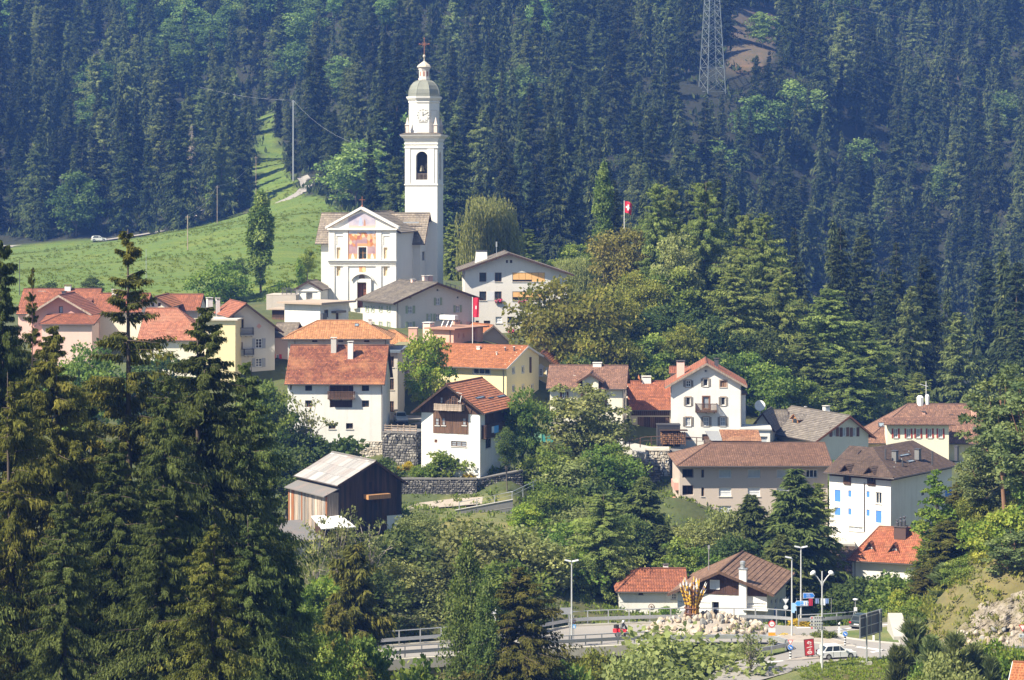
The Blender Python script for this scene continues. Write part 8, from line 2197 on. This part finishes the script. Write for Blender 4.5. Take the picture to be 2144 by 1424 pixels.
for a in[("spruce_open","spruce_tree","very tall open-topped spruce rising above the village roofs at left",265,486,290,160),("spruce_near","spruce_tree","tall dark spruce whose forked bare top stands before the grey gable",432,645,310,158),("spruce_olive","spruce_tree","broad olive spruce left of the very tall one",110,685,250,152),("spruce_near","spruce_tree","dark drooping spruce cut by the left picture edge",6,505,190,158),("spruce_open","spruce_tree","thin young spruce tip showing before the far-left tiled house",68,562,80,172),("spruce_near","spruce_tree","dark spruce in the middle of the left foreground wood",345,790,230,150),("spruce_near","spruce_tree","broad dark spruce at the right side of the foreground wood",515,760,230,170),("spruce_olive","spruce_tree","olive spruce low in the left corner",30,800,200,146),("spruce_near","spruce_tree","dark spruce behind the olive one at the far left",185,800,200,166),("spruce_near","spruce_tree","dark spruce filling the foreground between the two tallest tops",240,920,240,146),("spruce_near","spruce_tree","deep green spruce left of the barn",560,950,150,190),("spruce_mid","spruce_tree","small bright green spruce at the right foot of the foreground wood",600,1140,110,172),("spruce_near","spruce_tree","spruce beyond the left picture edge",-95,640,240,155),("spruce_olive","spruce_tree","olive spruce beyond the left picture edge",-190,720,240,150),("spruce_near","spruce_tree","farther spruce beyond the left picture edge",-270,660,240,168),("spruce_near","spruce_tree","low spruce beyond the left picture edge",-120,900,240,140),("spruce_olive","spruce_tree","young spruce with drooping yellowish top in front of the dark wood",446,1100,190,138),("spruce_near","spruce_tree","dark low spruce behind the young drooping one",525,1080,180,150),("spruce_near","spruce_tree","dark spruce at the bottom of the foreground wood",340,1020,210,140),("spruce_near","spruce_tree","bottom left dark spruce with bare lower trunk",130,1030,190,140),]:tree(*a,group=SPL)
for x,dy in((24,1150),(96,1180),(205,1170),(290,1190),(160,1230)):
 e=empty("bare_trunk",(P(x,1400,148).x,148+TR.uniform(-6,10),-36.5),0,"pale bare conifer trunk low in the left corner","tree trunk","bare trunks in the left corner");mb=MB();hgt=9;mb.tube([(0,0,-1),(.1,0,hgt*.5),(0,.1,hgt)],[.2,.16,.08],7)
 for k in range(9):a_=TR.uniform(0,6.28);z=TR.uniform(1,hgt);l=TR.uniform(.6,1.8);mb.tube([(0,0,z),(l*math.cos(a_),l*math.sin(a_),z-.3*l)],[.04,.012],4)
 mb.build("trunk",bark((0.24,0.19,0.15)),e)
LOW="trees and bushes in the gorge"
for a in[("larch_near","larch_tree","yellow-green larch left of the near poplars",745,1140,160,216),("larch_near","larch_tree","small golden larch at the left end of the bridge",700,1270,130,200),("poplar_near","poplar_tree","tall bright poplar in front of the bridge",980,1132,96,208),("poplar_near","poplar_tree","lower poplar right beside the tall bright one",1020,1215,76,205),("spruce_olive","spruce_tree","drooping olive spruce in front of the bridge",1085,1190,240,205),("leafy_gold","broadleaf_tree","rounded golden bush below the bridge lamp",1230,1362,150,220),("willow_bush","willow_bush","big grey-green willow in front of the roundabout",1440,1322,330,226),("willow_bush","willow_bush","lower grey-green willow at the bottom edge",1340,1378,200,215),("sparse","young_tree","thin sparse young tree before the verge",1572,1298,90,224),("spruce_mid","spruce_tree","small olive spruce behind the bridge lamp",1160,1150,120,268),("larch_mid","larch_tree","tall larch with dark trunk left of the red tiled cottage",1262,1035,140,268),("larch_mid","larch_tree","smaller larch left of the tall one by the bridge lamp",1215,1150,80,270),("willow_bush","willow_bush","broad pale willow under the grass path",1020,1090,260,262),("willow_bush","willow_bush","pale willow thicket behind the bridge's middle",930,1225,190,254),("leafy_dark","broadleaf_tree","dark rounded tree right of the barn's white plinth",830,1105,210,258),("willow_bush","willow_bush","small grey willow beside the barn corner",880,1075,90,272),("leafy_bright","broadleaf_tree","bright pale tree left below the barn",690,1200,140,236),("sparse","young_tree","sparse pale-stemmed tree before the low shed",655,1085,100,240),("sparse","young_tree","sparse pale-stemmed tree right of the low shed",705,1060,100,244),("sparse","young_tree","tall bare-twigged tree before the barn",775,1075,130,250),("leafy_dark","broadleaf_tree","dark tree under the bare-twigged one",760,1185,190,240),("leafy","broadleaf_tree","green tree hiding the shed's lower wall",640,1225,130,228),("willow_bush","willow_bush","grey willow behind the near larch",850,1170,150,254),("leafy_dark","broadleaf_tree","dark thicket behind the bridge's left end",855,1245,130,254),("willow_bush","willow_bush","pale willow between poplars and larch",1100,1110,200,264),("leafy","broadleaf_tree","green tree right of the pale willow",1180,1095,170,268),("leafy_bright","broadleaf_tree","yellow-green tree on the slope under the concrete wall",1102,1055,80,276),("bush","bush","green bush below the bridge's right half",1180,1395,160,212),("bush","bush","green bush at the bottom left of the bridge",770,1335,110,205),("bush","bush","olive bush at the very bottom by the poplars",880,1385,150,200),("leafy","broadleaf_tree","dark green tree at the bottom before the bridge",690,1330,120,190),("bush_bright","bush","yellowish bush at the foot of the drooping spruce",1090,1380,150,206),("leafy","broadleaf_tree","green tree behind the olive spruce and poplars",1060,1180,170,246),("leafy_gold","broadleaf_tree","olive tree behind the bridge, right of the dark thicket",905,1270,90,252),]:tree(*a,group=LOW)
VIL="trees on the slope between the houses"
for a in[("birch","birch_tree","big grey-green birch before the brown-roofed house",1208,808,175,316),("birch","birch_tree","lower birch overlapping the brown-roofed house corner",1255,850,110,314),("leafy","broadleaf_tree","green tree below the birch, left",1155,935,120,300),("leafy","broadleaf_tree","green tree below the birch, right",1262,930,150,302),("leafy_dark","broadleaf_tree","dark green tree in the middle of the slope thicket",1235,1000,160,294),("birch","birch_tree","grey-green birch in the slope thicket",1190,960,140,298),("leafy","broadleaf_tree","green tree at the foot of the slope thicket",1150,1010,120,288),("leafy_dark","broadleaf_tree","dark round tree right in the slope thicket",1290,985,120,300),("willow_bush","willow_bush","grey willow below the slope thicket",1230,1060,170,282),("spruce_mid","spruce_tree","dark spruce right of the slope thicket",1350,1000,110,284),("spruce_mid","spruce_tree","small dark spruce at the foot of the slope",1385,1100,90,280),("leafy_dark","broadleaf_tree","dark tree left of the small spruce",1310,1080,120,278),("leafy","broadleaf_tree","green tree right of the chalet",1092,815,105,306),("leafy_dark","broadleaf_tree","dark ivy-like tree against the chalet's right wall",1062,895,52,297),("leafy_bright","broadleaf_tree","slender yellow-green tree before the yellow house",893,700,105,328,None,None,-33),("bush","bush","round green garden bush left of the chalet door",932,940,95,300.5,None,None,-38),("bush_bright","bush","bright low bush in the chalet garden",880,975,40,300,None,None,-38),("bush_dark","bush","dark hedge bush under the white house",690,918,190,307),("bush_dark","bush","dark bush at the white house's left foot",620,900,130,306),("sparse","young_tree","sparse tree leaning on the white house's left wall",643,825,110,308),("leafy","broadleaf_tree","green tree left of the white house",570,800,120,306),("leafy","broadleaf_tree","bluish green tree behind the foreground spruces",190,720,150,300),("leafy_dark","broadleaf_tree","dark tree under the broad tiled roof",330,740,190,318),("leafy_dark","broadleaf_tree","dark tree far left under the tiled houses",60,740,160,318),("bush_dark","bush","dark shrub between barn and stone wall",790,960,90,300),("leafy_dark","broadleaf_tree","dark tree left of the barn roof",600,930,110,290),("spruce_mid","spruce_tree","tall dark spruce before the taupe apartment block's right end",1668,983,150,280),("spruce_mid","spruce_tree","dark spruce before the middle of the apartment block",1573,1036,105,283),("larch_mid","larch_tree","pale larch beside the tall dark spruce",1712,1012,80,288),("willow_bush","willow_bush","grey willow before the apartment block's windows",1515,1062,120,284),("willow_bush","willow_bush","grey willow between the two dark spruces",1622,1062,80,286),("willow_bush","willow_bush","grey willow at the apartment block's left corner",1452,1098,100,282),("leafy","broadleaf_tree","green tree above the red tiled cottage",1440,1130,130,274),("leafy_dark","broadleaf_tree","dark green tree behind the brown gable",1530,1120,130,276),("spruce_mid","spruce_tree","low spruce right behind the brown gable",1640,1120,110,272),("bush","bush","green bush above the cottage ridge",1490,1165,80,272),("bush","bush","green bush before the cottage wall",1402,1270,42,255),("bush_dark","bush","dark hedge bush below the red-roofed house",1815,1205,120,272),("bush_dark","bush","dark bush right of the laundry",1765,1240,90,266),("bush","bush","green bush below the red-roofed house's corner",1870,1200,110,268),("bush","bush","rounded olive bush by the ramp",1850,1250,90,262),("bush","bush","small dark green shrub on the planted island",1725,1318,46,241),("bush_gold","bush","yellow shrub at the left of the planted island",1640,1326,46,242.5),("bush_dark","bush","low dark shrub in the middle of the planted island",1690,1328,40,242),("bush_gold","bush","yellow ground shrub beneath the twin lamp",1675,1298,62,249),("bush_gold","bush","yellow shrub beside the planted island's dark shrub",1704,1330,26,242),("bush_dark","bush","dark shrub behind the grey sign stack",1742,1285,40,250),("bush_gold","flower_clump","yellow flowers left of the chalet garden",832,977,20,301,None,None,-37.6),("bush_gold","flower_clump","tall yellow flowers against the stone wall",853,966,22,302,None,None,-37.4),("bush_gold","flower_clump","yellow flowers at the chalet's front corner",985,986,34,299,None,None,-38),]:tree(*a[:7],group=VIL if len(a)<8 else VIL,zb=a[9]if len(a)>9 else None)
KN="trees on the knoll beside the school"
for a in[("leafy_bronze","broadleaf_tree","bronze-leaved round tree below the flag",1300,478,120,402),("poplar","poplar_tree","slim tall poplar left of the flag",1263,342,36,412),("leafy_gold","broadleaf_tree","broad gold-green maple before the school",1185,588,235,360),("leafy_gold","broadleaf_tree","gold-green tree right behind the broad maple",1265,600,150,366),("leafy_gold","broadleaf_tree","smaller gold tree at the maple's right foot",1240,680,140,356),("larch_mid","larch_tree","tall larch right of the flag",1375,385,96,398),("larch_mid","larch_tree","larch shoulder to shoulder with the tall one",1405,398,80,402),("larch_mid","larch_tree","tall broad larch in the knoll's middle",1475,382,125,398),("larch_mid","larch_tree","larch right of the knoll's middle",1560,450,110,394),("larch_mid","larch_tree","grey-green larch further right on the knoll",1598,448,110,390),("larch_mid","larch_tree","larch on the knoll's right shoulder",1640,560,110,386),("larch_mid","larch_tree","broad larch standing right of the knoll",1735,606,150,384),("larch_mid","larch_tree","lower larch at the right end of the knoll",1815,682,130,384),("larch_mid","larch_tree","larch between the knoll and the slate roofs",1780,740,110,376),("larch_mid","larch_tree","larch in front on the knoll's right slope",1535,560,130,384),("larch_mid","larch_tree","small larch behind the long yellow house",1925,780,60,400),("larch_mid","larch_tree","larch low on the knoll's right slope",1690,700,110,378),("leafy","broadleaf_tree","green tree below the tall larches",1400,560,130,388),("leafy_gold","broadleaf_tree","olive tree under the bronze one",1340,570,120,386),("birch","birch_tree","silvery birch between larches",1420,490,90,392),("leafy_dark","broadleaf_tree","dark tree in the knoll's shade",1380,640,130,374),("leafy_dark","broadleaf_tree","dark tree left in the knoll's shade",1320,660,120,370),("leafy","broadleaf_tree","green tree above the red barn",1345,700,120,362),("leafy_gold","broadleaf_tree","gold-edged tree above the red barn",1420,680,110,366),("leafy_dark","broadleaf_tree","dark tree behind the white gable house",1470,650,130,372),("leafy","broadleaf_tree","green tree on the gable house's right",1560,740,110,362),("leafy","broadleaf_tree","green round tree right of the gable house",1625,770,110,358),("leafy_dark","broadleaf_tree","dark tree behind the slate roofs",1600,690,120,374),("leafy_dark","broadleaf_tree","dark tree low behind the gable house",1500,740,120,360),("leafy_gold","broadleaf_tree","olive tree behind the brown-roofed house",1290,700,130,358),("leafy_dark","broadleaf_tree","dark tree behind the brown-roofed house",1225,735,120,352),("leafy","broadleaf_tree","green tree under the red barn's back",1390,770,110,354),("leafy","broadleaf_tree","green tree right behind the slate wing",1680,800,100,360),("weeping_willow","willow_tree","weeping willow behind the school's chimney",1022,413,125,422),("leafy","broadleaf_tree","round green tree behind the school roof",1208,512,90,420),("weeping_willow","willow_tree","small pale willow behind the school's right roof",1200,540,90,415),("leafy","broadleaf_tree","green bush tree right of the school roof",1140,545,70,430),("larch_mid","larch_tree","narrow larch right of the bell tower",945,470,60,440),("larch_mid","larch_tree","small larch behind the school",1105,480,60,445),("poplar","poplar_tree","dense poplar in the meadow left of the church",546,403,50,409),("leafy","broadleaf_tree","spreading apple tree left of the meadow poplar",465,548,125,398),("leafy_dark","broadleaf_tree","small dark tree behind the apple tree",488,538,60,405),("thuja","thuja_tree","narrow clipped thuja left of the chapel",626,540,15,393),("thuja","thuja_tree","lower clipped thuja beside the taller one",634,556,14,393),("leafy","broadleaf_tree","small green tree left of the church",644,522,36,402),("leafy_dark","broadleaf_tree","dark treetop behind the long tiled house",190,578,44,395),("bush_dark","bush","low dark bush behind the tiled roofs",100,590,50,392),("bush","bush","low bush under the meadow poplar",590,590,60,402),("larch_mid","larch_tree","small larch beside the meadow road",458,358,36,700),]:tree(*a,group=KN)
RG="trees on the slope at the right edge"
for a in[("pine_near","pine_tree","tall pine with reddish trunk at the right edge",2104,765,150,256),("pine_near","pine_tree","pine leaning in from the right edge",2150,800,160,250),("pine_near","pine_tree","pale pine left of the tall one",2050,940,100,262),("sapling","young_tree","slender pale young tree before the blue-blind building",1958,985,90,262),("sapling","young_tree","bright larch-like young tree right of the red-roofed house",1975,1080,90,256),("larch_near","larch_tree","bright green larch on the rocky slope",1990,1090,110,254),("leafy_bright","broadleaf_tree","yellow-green tree at the right edge",2110,1060,150,248),("leafy_bright","broadleaf_tree","yellowish tree under the tall pine",2060,1090,120,252),("pine_near","pine_tree","pine beyond the right picture edge",2260,760,170,256),("leafy","broadleaf_tree","green tree beyond the right picture edge",2230,960,170,250),("pine_near","pine_tree","far pine beyond the right picture edge",2350,800,170,262),("leafy_bright","broadleaf_tree","bright tree beyond the right picture edge",2330,1020,170,248),("pine_near","pine_tree","dark pine above the rock outcrop",2125,1110,110,244),("leafy","broadleaf_tree","green tree on the slope under the sapling",1955,1160,90,256),("pine_young","pine_tree","dark pine bush on the grassy slope",1985,1180,100,250),("leafy","broadleaf_tree","round green bush tree at the rock's left",2010,1170,70,247),("pine_near","pine_tree","pine behind the tall right one",2080,870,100,270),("larch_near","larch_tree","pale larch behind the right slope trees",2010,1010,90,266),("leafy_gold","broadleaf_tree","olive tree at the slope crest",2040,1030,90,262),("bush","bush","green bush beside the rock outcrop",1960,1250,70,250),("bush_bright","bush","bright scrub on the grassy hump above the stone ramp",1905,1235,80,252),("larch_near","larch_tree","small larch on the grassy hump",1935,1190,60,252),("bush","bush","olive scrub in front of the grassy hump",1925,1270,70,246),("leafy_gold","broadleaf_tree","olive tree behind the grassy hump",1990,1140,100,256),("bush","bush","scrub above the limestone face",2090,1205,90,247),("pine_young","pine_tree","tallest young pine at the lower right",1912,1296,100,206),("pine_young","pine_tree","young pine in the corner thicket, second from left",1952,1330,80,203),("pine_young","pine_tree","young pine with long top shoots before the outcrop",2000,1322,90,200),("pine_young","pine_tree","young pine before the guard rail",2040,1345,80,202),("pine_young","pine_tree","low young pine left in the corner thicket",1880,1350,70,204),("willow_bush","willow_bush","grey twiggy bush among the young pines",1985,1375,130,196),("bush_bright","bush","bright bush at the lower right lawn",2090,1345,120,204),("pine_young","pine_tree","thin young pine right of the thicket",2075,1375,60,198),("bush","bush","low green bush at the bottom right",1930,1395,90,198),("pine_young","pine_tree","small dark spruce-like pine on the outcrop",2046,1240,34,244),]:tree(*a,group=RG)
# ---- the forest on the far hillside
FAR={"spruce_far":proto("spruce_far",False,7),"larch_far":proto("larch_far",False,4),"leafy_far":proto("leafy_far",False,4)}
rn=random.Random(1234)
cand=[]
y=410.0
while y<1060:
 half=.32*y;x=-half
 while x<half:
  cand.append((x+rn.uniform(-4,4),y+rn.uniform(-7,7)));x+=rn.uniform(6.5,11)
 y+=13.5
cx=np.array([c[0]for c in cand]);cy=np.array([c[1]for c in cand]);cz=ground_np(cx,cy)
occ=np.full(3300,1e9)
keep={"spruce_far":[],"larch_far":[],"leafy_far":[]}
order=np.argsort(cy)
for i in order:
 x,y,z=cx[i],cy[i],cz[i];px=CX+F*x/y;py=CY-F*z/y
 if py<-120 or in_poly(px,py,MEADOW_PX):continue
 if 500<px<760 and y<500:continue
 if y<475 and px<1640:continue
 if y<640 and(px<735 or py<470 and px<900):
  if not(px>900):continue
 if y<560 and px<1250:continue
 if 1205<px<1262 and 405<py<470:continue
 if 1525<px<1625 and 20<py<130 and rn.random()<.8:continue
 u=rn.random();lf=(px<640 and py<330)
 if lf:k="leafy_far" if u<.34 else "larch_far" if u<.62 else "spruce_far"
 elif px<640:k="spruce_far" if u<.8 else "larch_far" if u<.94 else "leafy_far"
 elif px<900:k="leafy_far" if u<.34 else "larch_far" if u<.55 else "spruce_far"
 elif 1020<px<1200 and 250<py<340:k="leafy_far" if u<.6 else "spruce_far"
 else:k="spruce_far" if u<.74 else "larch_far" if u<.93 else "leafy_far"
 h={"spruce_far":rn.uniform(19,37),"larch_far":rn.uniform(18,30),"leafy_far":rn.uniform(13,21)}[k]
 if py>700:h*=.85
 if 500<px<640 and 200<py<420:h*=.6
 top=py-F*h/y;w_=F*(4.5 if k!="leafy_far" else 6.5)/y
 if 1405<px<1575 and y<PY.location.y+4 and top<195 and abs(px-1491)<36+F*6/y:
  h=(py-192-rn.uniform(0,25))*y/F;top=py-F*h/y
  if h<5:continue
 if 1525<px<1625 and y<845 and top<105:h=max(6,(py-115)*y/F);top=py-F*h/y
 a,b_=int(max(0,px-w_+600)),int(min(3299,px+w_+600))
 if b_<=a or px<-230 or px>2370:continue
 m=float(np.median(occ[a:b_]))
 if top>m-24:continue
 q4=(b_-a)//4;occ[a+q4:b_-q4]=np.minimum(occ[a+q4:b_-q4],top+12)
 keep[k].append((x,y,z,h,px,py,m-top))
def zone(px,py):
 if px<640:return("above the meadow","at the meadow's edge")[py>330]
 if px<930:return "behind the church tower"
 if px<1450:return "on the shaded slope right of the tower"
 return("on the upper right slope","low on the right slope behind the knoll")[py>420]
NM={"spruce_far":("spruce_tree","tall dark forest spruce"),"larch_far":("larch_tree","paler feathery forest larch"),"leafy_far":("broadleaf_tree","rounded forest broadleaf")}
counts={}
extra=[]
LIM={"spruce_far":262,"larch_far":150,"leafy_far":110}
for k,lst in keep.items():
 lst.sort(key=lambda t:(not-45<t[4]<2190,-t[6]*t[3]/t[1]))
 for n,(x,y,z,h,px,py,vis)in enumerate(lst):
  ps=FAR[k];me,_,H0,_w=ps[rn.randrange(len(ps))]
  if n>=LIM[k]or px<-45 or px>2190:extra.append((me,x,y,z,h/H0));continue
  o=bpy.data.objects.new(NM[k][0],me);COL.objects.link(o)
  s=h/H0;o.location=(x,y,z-.4);ws=s*rn.uniform(1.0,1.55);o.scale=(ws,ws,s);o.rotation_euler=(rn.uniform(-.04,.04),rn.uniform(-.04,.04),rn.uniform(0,6.28))
  zo=zone(px,py);tag(o,NM[k][1]+" "+zo,"tree",NM[k][1].replace("tall dark ","").replace("paler feathery ","").replace("rounded ","")+" trees "+zo)
  counts[k]=counts.get(k,0)+1
print("FOREST",counts,"extra",len(extra))
if extra:
 V,FC,TN,off=[],[],[],0
 lo={}
 for me,x,y,z,s in extra:
  if me.name not in lo:
   nv=len(me.vertices);co=np.empty(nv*3,np.float32);me.vertices.foreach_get("co",co);nq=sum(1 for p in me.polygons if p.material_index==0)
   ta=np.empty(len(me.polygons),np.float32);me.attributes["tint"].data.foreach_get("value",ta)
   lo[me.name]=(co.reshape(-1,3)[:nq*4].reshape(-1,4,3)[::11],ta[:nq][::11],me.materials[0])
  q,t,m_=lo[me.name]
  a_=rn.uniform(0,6.28);c_,s_=math.cos(a_),math.sin(a_);r_=np.array([[c_,-s_,0],[s_,c_,0],[0,0,1]])
  cq=q.mean(1,keepdims=True);V.append(((cq+(q-cq)*2.7)@r_.T)*s+np.array([x,y,z]));TN.append(t)
 o=bpy.data.objects.new("forest",np_mesh("forest",np.concatenate(V),np.concatenate(TN),[L_SPF]));COL.objects.link(o);tag(o,"remaining dense conifer wood between the single trees of the hillside","forest",kind="stuff")
o=bpy.data.objects.new("dead_tree",proto("snag_far",False)[0][0]);COL.objects.link(o);b0=hit(400,400,d0=600);o.location=P(400,405,b0.y-8);o.location.z=ground(o.location.x,o.location.y);o.scale=(1,1,max(.8,((405-292)/F*b0.y+6)/20));tag(o,"grey dead conifer in the wood above the meadow road","tree")
# ---- rough growth: undergrowth along the meadow's wood, grass tufts on the near slopes
def scatter(name,label,mat,pts,size,seed,up=.6):
 r=np.random.default_rng(seed);p=np.repeat(np.array(pts),14,0);n=len(p)
 p=p+r.normal(0,1,(n,3))*np.array([size*.5,size*.5,size*.12])
 d=nrm(r.normal(0,.6,(n,3))+np.array([0,0,up+.4]));sd=nrm(np.cross(d,r.normal(0,1,(n,3))));ln=size*r.uniform(.4,1.1,n)
 o=bpy.data.objects.new(name,np_mesh(name,kite(p,d,sd,ln,ln*.2),np.clip(r.normal(.5,.2,n),0,1),[mat]));COL.objects.link(o);return tag(o,label,name.replace("_"," "),kind="stuff")
r=np.random.default_rng(8)
def zone_pts(n,x0,x1,y0,y1,ok,px_=True):
 X,Y=r.uniform(x0,x1,n),r.uniform(y0,y1,n);Z=ground_np(X,Y);A,B_=CX+F*X/Y,CY-F*Z/Y
 return[(x,y,z)for x,y,z,a,b_ in zip(X,Y,Z,A,B_)if ok(a,b_)]
flatr=[(p.x,p.y)for p in ROAD_W]
noroad=lambda L:[q for q in L if not in_poly(q[0],q[1],flatr)]
scatter("undergrowth","dark undergrowth between the trees of the far wood",L_SPF,zone_pts(9500,-250,265,420,1000,lambda a,b_:-50<a<2200 and not in_poly(a,b_,MEADOW_PX)and b_<900 and not(a<1600 and b_>560)and not(a<1300 and b_>500)and not(1525<a<1625 and 20<b_<130)),2.9,1)
scatter("rough_grass","dry rough grass on the slope round the rock outcrop",L_GLD,noroad(zone_pts(2600,40,75,205,262,lambda a,b_:a>1860)),.55,2)
scatter("rough_grass","rough green growth on the village slope",L_LEF,noroad(zone_pts(5200,-85,50,240,345,lambda a,b_:560<a<1800 and b_>930)),.6,3)
scatter("undergrowth","undergrowth on the near slope and gorge sides",L_SPR,noroad(zone_pts(4200,-60,45,135,250,lambda a,b_:b_>1000 and a<1560)),.9,4)
scatter("meadow_grass","long grass of the sloping meadow left of the church",LM("grass_blades",(.115,.165,.022),(.165,.22,.032),(.22,.26,.045),g=1.0,trans=.5),[q for q in zone_pts(30000,-260,0,395,900,lambda a,b_:in_poly(a,b_,MEADOW_PX))][:6500],.45,6)
scatter("meadow_grass","short grass of the lawn beside the lower road",L_BRI,[(p[0],p[1],p[2]+.05)for p in noroad(zone_pts(2600,25,48,208,232,lambda a,b_:1560<a<2100))],.28,5)
# --- haze
mb=MB();mb.box(-640,640,-130,1260,-95,262)
hz=mb.build("haze",_new("haze_air")[0]);m=hz.data.materials[0];nt=m.node_tree;nt.nodes.clear()
out=nt.nodes.new("ShaderNodeOutputMaterial");pv=nt.nodes.new("ShaderNodeVolumePrincipled")
pv.inputs["Color"].default_value=(0.12,0.27,0.78,1);pv.inputs["Density"].default_value=0.00027;pv.inputs["Anisotropy"].default_value=0.1
pv.inputs["Absorption Color"].default_value=(0.45,0.45,0.45,1)
nt.links.new(pv.outputs[0],out.inputs["Volume"])
hz.display_type="WIRE";tag(hz,kind="stuff")
